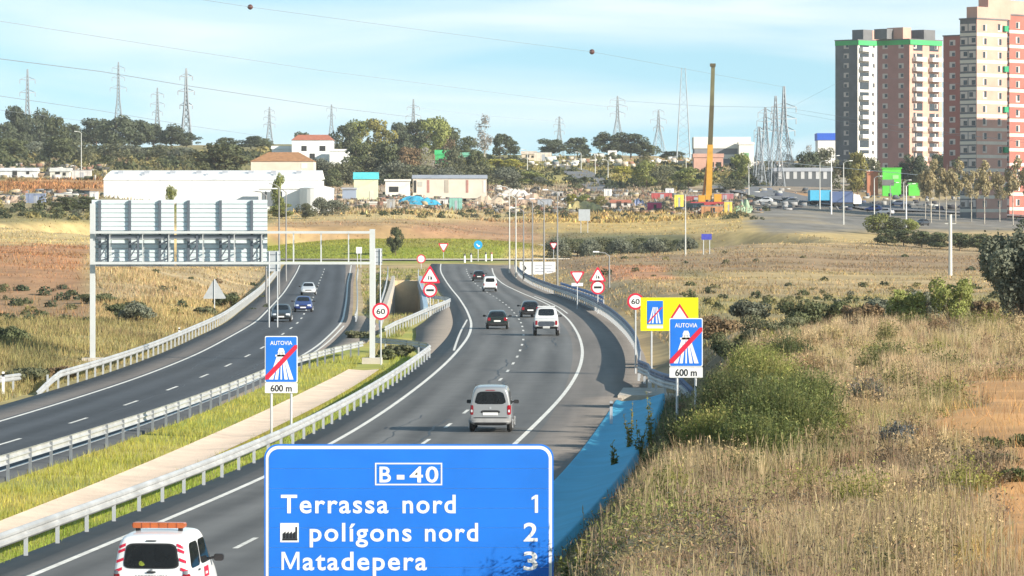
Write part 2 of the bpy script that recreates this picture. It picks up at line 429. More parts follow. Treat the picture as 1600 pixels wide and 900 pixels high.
def ground_color(X, Y, Z):
    X = np.asarray(X, float); Y = np.asarray(Y, float)
    px = 800 + X * F / Y; py = HY + (CH - Z) * F / Y
    n1 = vnoise(X, Y, 26, 21); n2 = vnoise(X, Y, 7, 22); n3 = vnoise(X, Y, 2.0, 23)
    qx = px + n1 * 14 + n2 * 7; qy = py + n2 * 3.0 + n1 * 2
    col = np.tile(np.array(DRY), (len(X), 1))
    for x0, x1, y0, y1, c, s, d0, d1 in ZONES:
        w = sstep(x0 - 18, x0 + 18, qx) * (1 - sstep(x1 - 18, x1 + 18, qx)) * sstep(y0 - 4, y0 + 4, qy) * (1 - sstep(y1 - 4, y1 + 4, qy)) * s
        w = w * ((Y > d0) & (Y < d1)) * np.clip(1.0 + 0.35 * n2, 0, 1.0)
        col = col * (1 - w[:, None]) + np.array(c) * w[:, None]
    # long mown and trodden bands in the fields
    bn = (vnoise(X / 7, Y, 9, 24) + .6 * vnoise(X / 5, Y, 4, 25)) * sstep(200, 260, Y)
    col = col * (1 + .22 * bn)[:, None]
    m = np.clip(vnoise(X / 5, Y, 13, 26) - .2, 0, 1)[:, None] * (Y > 230)[:, None] * (Y < 700)[:, None]
    col = col * (1 - .8 * m) + np.array((.23, .16, .085)) * .8 * m
    # right-hand bank near the camera
    hill = ((X > RR(Y) + 4.2) & (Y < 245)).astype(float)
    hc = np.tile(np.array((.43, .31, .185)), (len(X), 1))
    def blob(c, cx, cy, rx, ry, s):
        nonlocal hc
        r = np.hypot((X - cx) / rx, (Y - cy) / ry) + n2 * .3 + n3 * .15
        w = (1 - sstep(.6, 1.15, r)) * s
        hc = hc * (1 - w[:, None]) + np.array(c) * w[:, None]
    m = np.clip(vnoise(X, Y, 6, 31) * .5 + .4, 0, 1); hc = hc * (1 - m[:, None] * .6) + np.array((.33, .27, .11)) * m[:, None] * .6
    m = np.clip(vnoise(X, Y, 3.3, 32) - .15, 0, 1); hc = hc * (1 - m[:, None] * .8) + np.array((.27, .19, .13)) * m[:, None] * .8
    m = np.clip(vnoise(X, Y, 2.4, 33) - .35, 0, 1); hc = hc * (1 - m[:, None] * .9) + np.array((.24, .26, .05)) * m[:, None] * .9
    blob((.15, .19, .04), 5.6, 104, 2.0, 22, .85)      # green weeds
    blob((.20, .23, .05), 8.6, 178, 3.2, 20, .8)
    blob((.24, .26, .05), 1.6, 76, 1.6, 14, .7)
    blob((.25, .25, .06), 5.0, 97, 1.8, 16, .5)
    m = np.clip(vnoise(X, Y, 4.5, 34) - .1, 0, 1); hc = hc * (1 - m[:, None] * .9) + np.array((.20, .135, .085)) * m[:, None] * .9
    m = np.clip(vnoise(X, Y, 3.0, 35) - .25, 0, 1); hc = hc * (1 - m[:, None]) + np.array((.30, .30, .06)) * m[:, None]
    blob((.60, .45, .25), 13.5, 160, 4.5, 26, .9)      # pale straw
    blob((.60, .46, .22), 20.0, 165, 3.5, 26, .8)
    blob((.34, .24, .17), 7.8, 78, 2.2, 10, .6)
    be = bare_mask(X, Y)[:, None]; hc = hc * (1 - be) + np.array((.54, .29, .11)) * be
    col = col * (1 - hill[:, None]) + hc * hill[:, None]
    # verge between the carriageways
    md = ((X > LR(Y) - .5) & (X < RL(Y) + .5) & (Y < 640)).astype(float)
    mc = np.array((.32, .32, .055)) + np.clip(n2, -1, 1)[:, None] * np.array((.05, .0, .01)) + np.clip(n1, 0, 1)[:, None] * np.array((.10, .03, .05))
    far = sstep(300, 420, Y); mc = mc * (1 - far[:, None]) + np.array((.40, .31, .17)) * far[:, None]
    col = col * (1 - md[:, None]) + mc * md[:, None]
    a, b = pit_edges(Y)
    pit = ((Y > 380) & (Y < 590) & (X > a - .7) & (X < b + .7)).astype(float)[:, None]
    low = (Z < -1.8)[:, None]   # tarmac of the sunken road, its dark carried up the slopes as painted shade
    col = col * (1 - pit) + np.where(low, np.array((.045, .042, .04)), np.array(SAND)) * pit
    return col * (1 + .10 * n2 + .12 * n3)[:, None]

def build_ground():
    near = F * CH / np.arange(F * CH / 42.0, F * CH / 480.0, -2.4)
    rows = np.concatenate([[4, 8, 12, 18, 24, 30, 36], near, np.arange(484, 820, 4.0), np.arange(820, 1450, 10.0), np.geomspace(1450, 9000, 40)])
    pc = np.concatenate([np.linspace(-9000, -420, 40), np.arange(-400, 2001, 5.5), np.linspace(2030, 10500, 40)])
    Yg, Pg = np.meshgrid(rows, pc, indexing='ij')
    Xg = (Pg - 800) * np.maximum(Yg, 30) / F
    Zg = tz(Xg.ravel(), Yg.ravel()).reshape(Xg.shape)
    nr, nc = Xg.shape
    V = np.stack([Xg.ravel(), Yg.ravel(), Zg.ravel()], 1)
    i = np.arange(nr * nc).reshape(nr, nc)
    Fc = np.stack([i[:-1, :-1].ravel(), i[:-1, 1:].ravel(), i[1:, 1:].ravel(), i[1:, :-1].ravel()], 1)
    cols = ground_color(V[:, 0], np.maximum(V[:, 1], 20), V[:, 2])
    yv = np.maximum(V[:, 1], 20); onb = (V[:, 0] > RR(yv) + 4.5) & (V[:, 1] < 230)      # dark humus shows between the stems
    hum = np.clip(.5 + vnoise(V[:, 0], yv, 1.4, 81), 0, 1) * onb * (1 - bare_mask(V[:, 0], yv)) * .75
    cols = cols * (1 - hum[:, None]) + np.array((.13, .095, .06)) * hum[:, None]
    m = mat('ground_soil', (0, 0, 0), 0.95, 0, 0.22, 0.35, 0.5, 1.2, attr='tint')
    me = mesh_np('ground', V, Fc, m, cols)
    me.polygons.foreach_set('use_smooth', [True] * len(me.polygons))
    tag(link('ground', me), kind='structure')
build_ground()

# ------------------------------------------------------------------ roads
def road_material(name, lane, shoulder, lw):
    """asphalt by distance across the road (UV.x in metres from the left edge line), lanes lw wide"""
    m = bpy.data.materials.new(name); m.use_nodes = True
    n, l = m.node_tree.nodes, m.node_tree.links
    b = n['Principled BSDF']; b.inputs['Roughness'].default_value = 0.75
    uv = n.new('ShaderNodeUVMap'); sp = n.new('ShaderNodeSeparateXYZ'); l.new(uv.outputs['UV'], sp.inputs[0])
    def math_(op, a, bb):
        x = n.new('ShaderNodeMath'); x.operation = op
        for k, q in enumerate((a, bb)):
            if hasattr(q, 'links'): l.new(q, x.inputs[k])
            else: x.inputs[k].default_value = q
        return x.outputs[0]
    geo = n.new('ShaderNodeNewGeometry')
    def noise(scale, det, vec=None, stretch=None):
        z = n.new('ShaderNodeTexNoise'); z.inputs['Scale'].default_value = scale; z.inputs['Detail'].default_value = det
        src = vec or geo.outputs['Position']
        if stretch:
            mp = n.new('ShaderNodeMapping'); mp.inputs['Scale'].default_value = stretch; l.new(src, mp.inputs['Vector']); src = mp.outputs['Vector']
        l.new(src, z.inputs['Vector']); return z.outputs['Fac']
    u = sp.outputs['X']
    wob = math_('MULTIPLY', math_('SUBTRACT', noise(0.25, 3), 0.5), 0.35)
    uu = math_('ADD', u, wob)
    inl = math_('GREATER_THAN', u, -0.25)
    inr = math_('LESS_THAN', u, lw * 2 + 0.25)
    isl = math_('MULTIPLY', inl, inr)
    mx = n.new('ShaderNodeMix'); mx.data_type = 'RGBA'
    mx.inputs['A'].default_value = (*shoulder, 1); mx.inputs['B'].default_value = (*lane, 1)
    l.new(isl, mx.inputs['Factor'])
    # polished wheel tracks and mottled wear
    ph = math_('MULTIPLY', math_('DIVIDE', uu, lw), 2 * math.pi * 2)
    tr = math_('MULTIPLY', math_('MULTIPLY', math_('COSINE', ph, 0), 0.2), isl)
    big = math_('MULTIPLY', math_('SUBTRACT', noise(0.5, 6, uv.outputs['UV'], (1.5, 0.04, 1)), 0.5), 1.25)
    mid = math_('MULTIPLY', math_('SUBTRACT', noise(0.6, 6), 0.5), 0.5)
    fine = math_('MULTIPLY', math_('SUBTRACT', noise(25, 2), 0.5), 0.3)
    f = math_('ADD', math_('ADD', math_('ADD', 1.0, tr), math_('ADD', big, mid)), fine)
    sc = n.new('ShaderNodeVectorMath'); sc.operation = 'SCALE'
    l.new(mx.outputs['Result'], sc.inputs[0]); l.new(f, sc.inputs['Scale'])
    l.new(sc.outputs['Vector'], b.inputs['Base Color'])
    bp = n.new('ShaderNodeBump'); bp.inputs['Strength'].default_value = 0.25; bp.inputs['Distance'].default_value = 0.02
    l.new(noise(40, 3), bp.inputs['Height']); l.new(bp.outputs['Normal'], b.inputs['Normal'])
    return m

def strip(name, m, fa, fb, d0, d1, dz, step=3.0, uv0=None, parent=None, nx=1, skirt=0.0):
    d = np.arange(d0, d1 + 1e-6, (d1 - d0) / max(1, round((d1 - d0) / step)))
    a = np.array([float(fa(q)) for q in d]); b = np.array([float(fb(q)) for q in d])
    z = zroad(d) + dz
    V = []; uv = []
    u0 = np.array([float(uv0(q)) for q in d]) if uv0 else a
    for k in range(nx + 1):
        x = a + (b - a) * k / nx
        V.append(np.stack([x, d, z], 1)); uv.append(np.stack([x - u0, d], 1))
    if skirt:
        V = [V[0] - np.array((0.02, 0, skirt))] + V + [V[-1] - np.array((-0.02, 0, skirt))]
        uv = [uv[0]] + uv + [uv[-1]]
    n = len(d); w = len(V)
    VV = np.concatenate(V); UU = np.concatenate(uv)
    F_ = []
    for k in range(w - 1):
        for i in range(n - 1):
            F_.append((k * n + i, (k + 1) * n + i, (k + 1) * n + i + 1, k * n + i + 1))
    Fc = np.array(F_)
    me = mesh_np(name, VV, Fc, m)
    ul = me.uv_layers.new(name='UVMap')
    ul.data.foreach_set('uv', UU[Fc.ravel()].astype(np.float32).ravel())
    return link(name, me, parent)

asph_r = road_material('asphalt_right', (.116, .115, .111), (.170, .150, .132), 3.6)
asph_l = road_material('asphalt_left', (.052, .057, .064), (.165, .142, .124), 3.5)
line_paint = mat('road_line_paint', (.70, .68, .62), .6, 0, .28, 2.2, rnd=0.08)

road_r = strip('road', asph_r, lambda q: RL(q) - 1.5, lambda q: RR(q) + (2.65 if q < 198 else 3.9), 20, 694, 0.0, uv0=RL, nx=6, skirt=.25)
tag(road_r, kind='structure')
road_l = strip('road', asph_l, lambda q: LL(q) - 2.4, lambda q: LR(q) + 0.75, 20, 694, 0.0, uv0=LL, nx=6, skirt=.25)
tag(road_l, kind='structure')
hatch_area = strip('paved_gore', mat('brown_asphalt', (.21, .18, .15), .85, 0, .2, .6, .2, 12), lambda q: RL(q) - np.interp(q, [255, 285, 330, 400, 425], [1.6, 3.4, 4.4, 2.6, 1.6]), lambda q: RL(q) - 1.5, 255, 425, -0.012, skirt=.2)
tag(hatch_area, kind='structure')
paved2 = strip('paved_gore', MATS['brown_asphalt'], lambda q: LR(q) + .7, lambda q: LR(q) + np.interp(q, [262, 290, 330, 372], [.9, 3.0, 3.6, 1.8]), 262, 372, -0.012, skirt=.2)
tag(paved2, kind='structure')

def line(road, f, w, d0, d1, name='edge_line', dz=0.006):
    return strip(name, line_paint, lambda q: f(q) - w / 2, lambda q: f(q) + w / 2, d0, d1, dz, 3.0, parent=road)
line(road_r, RL, .19, 20, 668)
line(road_r, RR, .19, 20, 640)
line(road_r, lambda q: RL(q) - (.22 + .5 * math.sin(math.pi * (q - 268) / 92)), .15, 270, 356)
line(road_r, lambda q: RR(q) + .55, .14, 380, 470)
line(road_l, LL, .17, 20, 660)
line(road_l, LR, .17, 20, 660)
line(road_l, lambda q: LR(q) + .42, .13, 258, 335)
for k in range(60):
    d0 = 31 + 12.5 * k
    if d0 > 640: break
    w = .15
    strip('lane_dash', line_paint, lambda q: (RL(q) + RR(q)) / 2 - w / 2, lambda q: (RL(q) + RR(q)) / 2 + w / 2, d0, d0 + 3.6, .006, parent=road_r)
for k in range(45):
    d0 = 36 + 17.0 * k
    if d0 > 640: break
    strip('lane_dash', line_paint, lambda q: (LL(q) + LR(q)) / 2 - .075, lambda q: (LL(q) + LR(q)) / 2 + .075, d0, d0 + 5.0, .006, parent=road_l)

# sealed cracks wandering along the lanes
tar = mat('tar_seal', (.03, .03, .032), .5, 0, .2, 3)
Rk = random.Random(17)
for rd, fa, fb, d0, d1, cnt in ((road_r, RL, RR, 95, 330, 12), (road_l, LL, LR, 120, 330, 8)):
    for _ in range(cnt):
        da = Rk.uniform(d0, d1); L = Rk.uniform(14, 40); t0 = Rk.choice((.03, .25, .46, .54, .75, .96)) + Rk.uniform(-.03, .03); ph = Rk.uniform(0, 6); wv = Rk.uniform(.02, .05)
        f = lambda q, t0=t0, ph=ph: fa(q) + (fb(q) - fa(q)) * t0 + .13 * math.sin(q * .35 + ph) + .06 * math.sin(q * 1.3 + ph * 2)
        strip('crack_seal', tar, lambda q: f(q) - wv, lambda q: f(q) + wv, da, da + L, .004, 1.5, parent=rd)

# roundabout
def ring_mesh(name, r0, r1, z, m, parent=None):
    n = 120; V = []
    for i in range(n):
        a = 2 * math.pi * i / n
        for r in (r0, r1):
            V.append((RING[0] + r * math.cos(a), RING[1] + r * math.sin(a), z))
    Fc = np.array([(2 * i, 2 * i + 1, 2 * ((i + 1) % n) + 1, 2 * ((i + 1) % n)) for i in range(n)])
    return link(name, mesh_np(name, np.array(V), Fc, m), parent)
ring = tag(ring_mesh('roundabout_road', RING[2], RING[3], 2.19, mat('asphalt_ring', (.13, .13, .128), .8, 0, .2, .3)), kind='structure')
ring_mesh('edge_line', RING[2] + .4, RING[2] + .75, 2.197, line_paint, ring)
ring_mesh('edge_line', RING[3] - .8, RING[3] - .45, 2.197, line_paint, ring)
kb = MB()
for i in range(96):
    a0, a1 = 2 * math.pi * i / 96, 2 * math.pi * (i + 1) / 96
    p = [(RING[0] + r * math.cos(a), RING[1] + r * math.sin(a)) for r, a in ((RING[2] - .35, a0), (RING[2] - .01, a0), (RING[2] - .01, a1), (RING[2] - .35, a1))]
    kb.slab(p, 2.0, 2.33)
kb.build('kerb', concrete, ring)

# concrete ditch in the verge between the carriageways, a shallow tray
beige = mat('pinkish_concrete', (.78, .60, .45), .9, 0, .16, .5, .25, 6)
DT = smooth_fn([(20,-22.0),(60,-18.7),(100,-15.2),(141,-12.75),(181,-11.0),(238,-9.1),(760,-9)], 10)
DB = smooth_fn([(20,-20.6),(60,-17.2),(100,-13.8),(130,-11.55),(163,-9.85),(200,-8.3),(238,-7.4),(760,-7)], 10)
dd = np.arange(20, 239, 3.0)
V = []
prof = ((0, .02), (.08, .0), (.5, -.05), (.92, .0), (1, .02))
for t, h in prof:
    for q in dd: V.append((DT(q) + (DB(q) - DT(q)) * t, q, h - .02))
n = len(dd); Fc = np.array([(k * n + i, (k + 1) * n + i, (k + 1) * n + i + 1, k * n + i + 1) for k in range(len(prof) - 1) for i in range(n - 1)])
tag(link('drainage_channel', mesh_np('drainage_channel', np.array(V, float), Fc, beige)), kind='structure')

# concrete gutter on the right, blue of its shade put into the colour, sloping up to the bank, with a raised lip
blue_conc = mat('shade_blue_concrete', (.07, .42, .62), .8, 0, .12, .4, .2, 5)
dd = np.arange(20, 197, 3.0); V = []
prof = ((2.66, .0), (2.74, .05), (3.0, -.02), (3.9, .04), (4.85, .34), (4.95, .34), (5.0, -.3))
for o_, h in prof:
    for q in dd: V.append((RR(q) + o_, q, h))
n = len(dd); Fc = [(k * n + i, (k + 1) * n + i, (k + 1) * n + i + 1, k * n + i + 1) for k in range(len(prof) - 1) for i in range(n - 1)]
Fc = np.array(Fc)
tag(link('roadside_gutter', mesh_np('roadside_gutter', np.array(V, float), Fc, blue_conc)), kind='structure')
mb = MB()
q = 197.3
mb.slab([(RR(q) + 2.7, q), (RR(q) + 5.6, q), (RR(q) + 6.2, q + 9), (RR(q) + 3.2, q + 9)], -.3, .12)
tag(mb.build('concrete_apron', concrete), kind='structure')

# side road on the far hill and street on the right
def ribbon(name, m, pts, w, dz):
    """pts: (px, depth) centre line over the terrain"""
    P = [Vector(Gp(a, b)) for a, b in pts]
    Q = []
    for i in range(len(P) - 1):
        for k in range(12): Q.append(P[i].lerp(P[i + 1], k / 12))
    Q.append(P[-1]); V = []
    for i, p in enumerate(Q):
        t = (Q[min(i + 1, len(Q) - 1)] - Q[max(i - 1, 0)]); t.z = 0; t.normalize()
        nr = Vector((t.y, -t.x, 0))
        zz = max(gz(p.x + nr.x * s * w / 2, p.y + nr.y * s * w / 2) for s in (-1, 0, 1)) + dz
        for s in (-1, 1): V.append((p.x + nr.x * s * w / 2, p.y + nr.y * s * w / 2, zz))
    Fc = np.array([(2 * i, 2 * i + 1, 2 * i + 3, 2 * i + 2) for i in range(len(Q) - 1)])
    return tag(link(name, mesh_np(name, np.array(V), Fc, m)), kind='structure')
grey_asph = mat('old_asphalt', (.17, .17, .175), .9, 0, .15, .2)
ribbon('hill_road', grey_asph, [(862, 1420), (895, 1330), (925, 1240), (948, 1170)], 9, .25)
ribbon('side_street', grey_asph, [(1130, 1180), (1190, 1120), (1260, 1060), (1400, 1000), (1700, 960)], 14, .35)
ribbon('field_track', mat('pale_gravel', (.55, .5, .42), .95, 0, .15, .5), [(850, 740), (930, 722), (1010, 712), (1090, 705)], 3.0, .12)

# ------------------------------------------------------------------ crash barriers
post_me = MB().box(-.05, .05, -.04, .04, -.3, .74).mesh('post', galv)
post_dark = MB().box(-.05, .05, -.04, .04, -.3, .74).mesh('post', galv_dark)
post_tall = MB().box(-.06, .06, -.05, .05, -.3, 1.05).mesh('post', galv)
def w_rail(pts, zs, side, z0=.42, h=.36):
    prof = [(0, 0), (.07, .06), (.07, .12), (.0, .17), (.0, .19), (.07, .24), (.07, .30), (0, .36)]
    prof = [(o, z * h / .36) for o, z in prof]
    sec = prof + [(o - .025, z) for o, z in reversed(prof)]
    P = [Vector((x, y, 0)) for x, y in pts]; n = len(sec); V = []; Fs = []
    for i, p in enumerate(P):
        t = (P[min(i + 1, len(P) - 1)] - P[max(i - 1, 0)]).normalized()
        nr = Vector((t.y, -t.x, 0)) * side
        for o, z in sec: V.append((p.x + nr.x * o, p.y + nr.y * o, zs[i] + z0 + z))
    for i in range(len(P) - 1):
        for k in range(n): Fs.append((i * n + k, i * n + (k + 1) % n, (i + 1) * n + (k + 1) % n, (i + 1) * n + k))
    Fs += [tuple(range(n)), tuple(range((len(P) - 1) * n, len(P) * n))]
    mb = MB(); mb.add(V, Fs); return mb
def resample(pts, step):
    out = [Vector(pts[0])]; acc = 0.0
    for a, b in zip(pts[:-1], pts[1:]):
        a, b = Vector(a), Vector(b); L = (b - a).length
        if L < 1e-6: continue
        t = step - acc
        while t <= L:
            out.append(a.lerp(b, t / L)); t += step
        acc = (acc + L) % step
    return out
def guardrail(pts, side, label, m=None, spacing=4.0, tall=False, sink=0.0, pm=None):
    """pts (x, y); the rail dives into the ground over the first `sink` points"""
    m = m or galv_white
    root = empty('guardrail', (pts[0][0], pts[0][1], float(zroad(pts[0][1])) - .02))
    tag(root, label, 'guardrail', 'guardrails along the two carriageways')
    ox, oy, oz = root.location
    loc = [(x - ox, y - oy) for x, y in pts]
    zs = [float(zroad(y)) - oz for x, y in pts]
    if sink:
        L = 0
        for i in range(len(zs)):
            if i: L += math.hypot(pts[i][0] - pts[i-1][0], pts[i][1] - pts[i-1][1])
            zs[i] -= .72 * max(0, 1 - L / sink) ** 1.3
    w_rail(loc, zs, side).build('rail', m, root)
    if tall: w_rail(loc, zs, side, .785, .34).build('upper_rail', tall, root)
    for p in resample([(x, y, 0) for x, y in loc], spacing)[1:]:
        link('post', post_tall if tall else (pm or post_me), root, (p.x - side * .0, p.y, float(zroad(p.y + oy)) - oz))
    return root
def along(f, d0, d1, step=3.0): return [(float(f(q)), float(q)) for q in np.arange(d0, d1 + .1, step)]

guardrail(along(lambda q: LL(q) - 2.75, 203, 640), 1, 'long pale guardrail on the outer left edge of the left carriageway', sink=9)
guardrail([(-26.6, 199), (-25.4, 203), (-24.6, 208)], 1, 'stub of low guardrail at the left picture edge')
g2 = along(lambda q: LR(q) + .85, 40, 226) + [(-11.9, 236), (-11.1, 248), (-10.2, 258), (-9.5, 266)]
guardrail(g2, -1, 'guardrail with dark posts between left carriageway and grassy verge, running up to the gantry foot', pm=post_dark)
g3 = along(lambda q: RL(q) - 1.35, 40, 252) + [(-5.05, 256), (-5.3, 260), (-6.0, 264), (-7.0, 268), (-8.2, 271), (-9.4, 274)]
guardrail(g3, 1, 'white guardrail along the inner edge of the right carriageway, hooking back at its far end')
g4 = [(-9.2, 300), (-8.9, 318), (-8.35, 336), (-7.7, 360), (-7.0, 385), (-6.4, 403), (-6.15, 414), (-6.6, 422), (-7.6, 428), (-8.8, 436), (-10.2, 470), (-12.2, 540), (-13.5, 600)]
guardrail(g4, 1, 'guardrail of the gore wrapping round the right rim of the sunken road cutting')
g4b = [(-9.1, 290), (-10.2, 320), (-11.4, 372), (-12.4, 392), (-13.4, 430), (-15.2, 500), (-17.3, 580), (-18.5, 620)]
guardrail(g4b, -1, 'guardrail along the left rim of the sunken road cutting')
guardrail(along(lambda q: LR(q) + 1.2, 345, 610), -1, 'guardrail along the inner edge of the left carriageway beyond the gantry')
g5 = [(8.6, 190.5), (7.9, 194), (7.2, 199), (6.85, 205), (6.95, 212)] + along(lambda q: RR(q) + 3.45, 218, 640)
navy = mat('dark_blue_rail', (.10, .13, .22), .5, .1, .15, 1)
guardrail(g5, -1, 'tall double guardrail round the outer bend of the right carriageway', tall=navy, sink=4)
# blue parapet of the bridge further on
root = empty('bridge_parapet', (float(RR(445)) + 3.75, 445, 0)); tag(root, 'blue bridge parapet behind the outer guardrail of the right carriageway', 'parapet')
bl = mat('blue_steel', (.04, .17, .42), .5, .1, .15, 1)
pp = along(lambda q: RR(q) + 4.3, 392, 486)
ox, oy = root.location[:2]
for z0, h, nm in ((.2, .75, 'lower_panel'), (1.05, .3, 'top_rail')):
    w_rail([(x - ox, y - oy) for x, y in pp], [0] * len(pp), -1, z0, h).build(nm, bl, root)
for p in resample([(x - ox, y - oy, 0) for x, y in pp], 6): link('post', post_tall, root, p)
# parapets and walls of the sunken cutting
for nm, side, lab, mm in (('cutting_wall', 0, 'pale blue concrete wall on the right of the sunken cutting', mat('bluish_concrete', (.30, .42, .52), .85, 0, .15, .4)),
                      ('cutting_wall', 1, 'grey concrete wall on the left of the sunken cutting', concrete)):
    V = []; Fs = []
    ds = np.linspace(384, 568, 24)
    for i, q in enumerate(ds):
        x = pit_edges(q)[1 - side] + (.25 if side == 0 else -.25); zt = float(zroad(q)) + .55
        for ddx, z in ((-.22, -6.5), (.22, -6.5), (.22, zt), (-.22, zt)): V.append((x + ddx, q, z))
    for i in range(len(ds) - 1):
        for k in range(4): Fs.append((i * 4 + k, i * 4 + (k + 1) % 4, i * 4 + 4 + (k + 1) % 4, i * 4 + 4 + k))
    Fs += [(0, 1, 2, 3), tuple(range(len(V) - 1, len(V) - 5, -1))]
    mb = MB(); mb.add(V, Fs); tag(mb.build(nm, mm), lab, 'wall')

# ------------------------------------------------------------------ gantry (we see the back of its signs)
gx, gy = -25.1, 249.0
S = F / gy
g = empty('sign_gantry', (gx, gy, 0)); tag(g, 'pale steel gantry over the left carriageway with the backs of two large signs', 'gantry')
zz = lambda y: CH - (y - HY) / S
xx = lambda px: (px - 143) / S
paint = mat('gantry_paint', (.56, .58, .58), .45, .1, .06, 1)
MB().box(-.15, .15, -.15, .15, 0, zz(318)).build('post', paint, g)
MB().box(xx(580) - .16, xx(580) + .16, -.16, .16, 0, zz(358)).build('post', paint, g)
for nm, px in (('footing', 143), ('footing', 580)):
    MB().box(xx(px) - .6, xx(px) + .6, -.6, .6, -.4, .22).build(nm, concrete, g)
for y in (363, 411):
    for yo in (-.45, .35):
        MB().box(xx(146), xx(577), yo - .09, yo + .09, zz(y) - .075, zz(y) + .075).build('chord', paint, g)
mb_me = MB().box(-.022, .022, -.022, .022, zz(411), zz(363)).mesh('strut', paint)
for px in (171, 222, 263, 316, 365, 408, 457, 500, 543):
    link('strut', mb_me, g, (xx(px), -.45, 0)); link('strut', mb_me, g, (xx(px), .35, 0))
slat_m = mat('aluminium_slat', (.60, .68, .70), .5, .05, .06, 1.5)
dark_st = mat('stiffener_steel', (.13, .15, .18), .5, .3, .1, 2)
for (p0, p1, sts, lab) in ((140, 269, (153, 200, 247), 'left sign'), (273, 415, (292, 342, 391), 'right sign')):
    pan = MB().box(xx(p0), xx(p1), .62, .66, zz(416), zz(312)).build('sign_panel', galv, g)
    nsl = 15; h = (zz(312) - zz(416)) / nsl
    sm = MB().prism([(xx(p0), .0), (xx(p1), 0), (xx(p1), h * .84), (xx(p0), h * .84)], -.035, .0)
    sm = MB().add([(xx(p0), .0, .01), (xx(p1), .0, .01), (xx(p1), -.05, h * .12), (xx(p0), -.05, h * .12), (xx(p0), -.035, h * .86), (xx(p1), -.035, h * .86), (xx(p1), .0, h * .9), (xx(p0), .0, h * .9)],
                  [(3, 2, 1, 0), (4, 5, 2, 3), (7, 6, 5, 4), (0, 7, 4, 3), (1, 2, 5, 6)]).mesh('slat', slat_m)
    for k in range(nsl): link('slat', sm, pan, (0, .618, zz(416) + k * h))
    for st in sts:
        MB().box(xx(st) - .075, xx(st) + .075, .42, .56, zz(415), zz(313)).build('stiffener', dark_st, g)
        b = MB()
        b.tube((xx(st) + .04, -.3, zz(382)), (xx(st) + .55, -.3, zz(376)), .05, 5); b.tube((xx(st) + .55, -.3, zz(404)), (xx(st) + .04, -.3, zz(408)), .05, 5)
        b.box(xx(st) + .5, xx(st) + .62, -.36, -.24, zz(410), zz(366)); b.tube((xx(st) + .04, -.3, zz(404)), (xx(st) + .55, -.3, zz(382)), .04, 5)
        b.build('bracket', dark_st, g)
MB().box(xx(150), xx(412), -.7, .0, zz(412) - .16, zz(412) - .105).build('walkway', dark_st, g)
MB().box(xx(150), xx(412), -.30, -.24, zz(373), zz(367)).build('cable_tray', dark_st, g)

# ------------------------------------------------------------------ road signs
def sign_root(name, label, cat, px, d, group=None, yaw=0.0):
    x, y, z = Gp(px, d)
    if group != 'road': z = min(z, gz(x, y))
    o = empty(name, (x, y, z), yaw); tag(o, label, cat, 'road signs' if group is None else group); return o
def ymap(d, z0): return lambda y: CH - (y - HY) * d / F - z0

def poly_part(root, name, polys, m, y0, y1):
    mb = MB()
    for p in polys: mb.prism(p, y0, y1)
    return mb.build(name, m, root)
def tri(cx, cz, r, inv=False):
    s = -1 if inv else 1
    pts = []
    for k in range(3):
        a0 = math.radians(90 * s + 120 * k)
        c = (cx + (r - .09) * math.cos(a0), cz + (r - .09) * math.sin(a0))
        for j in range(-2, 3):
            a = a0 + math.radians(30 * j); pts.append((c[0] + .09 * math.cos(a), c[1] + .09 * math.sin(a)))
    return pts
def pole(root, x, h, r=.045, m=None):
    b = MB(); b.tube((x, .05, -.3), (x, .05, h), r, 8); return b.build('post', m or galv, root)
def plate_round(root, cz, r, text=None, face=sign_white, ring=sign_red, cx=0, symbol=None):
    back = poly_part(root, 'panel', [circ(cx, cz, r)], ring, -.02, .02)
    poly_part(back, 'face', [circ(cx, cz, r * .76)], face, -.03, -.021)
    if text:
        o = link('lettering', text_mesh(text, r * .62, .015, width=r * 1.0, align='CENTER', m=sign_black), back, (cx, -.032, cz - r * .31))
    if symbol: poly_part(back, 'symbol', symbol, sign_black, -.036, -.031)
def plate_tri(root, cz, r, inv=False, sym=True, cx=0, face=sign_white):
    back = poly_part(root, 'panel', [tri(cx, cz, r, inv)], sign_red, -.02, .02)
    off = 0
    poly_part(back, 'face', [tri(cx, cz + off, r * .70, inv)], face, -.03, -.021)
    if sym:
        k = r * .2
        poly_part(back, 'symbol', [[(cx - k, cz - k * 1.1), (cx - k * .5, cz - k * 1.1), (cx - k * .3, cz + k * .9), (cx - k * .7, cz + k * .6)],
                                   [(cx + k * .1, cz - k * 1.1), (cx + k, cz - k * 1.1), (cx + k * .8, cz + k * .1), (cx + k * .2, cz + k * .5)]], sign_black, -.036, -.031)

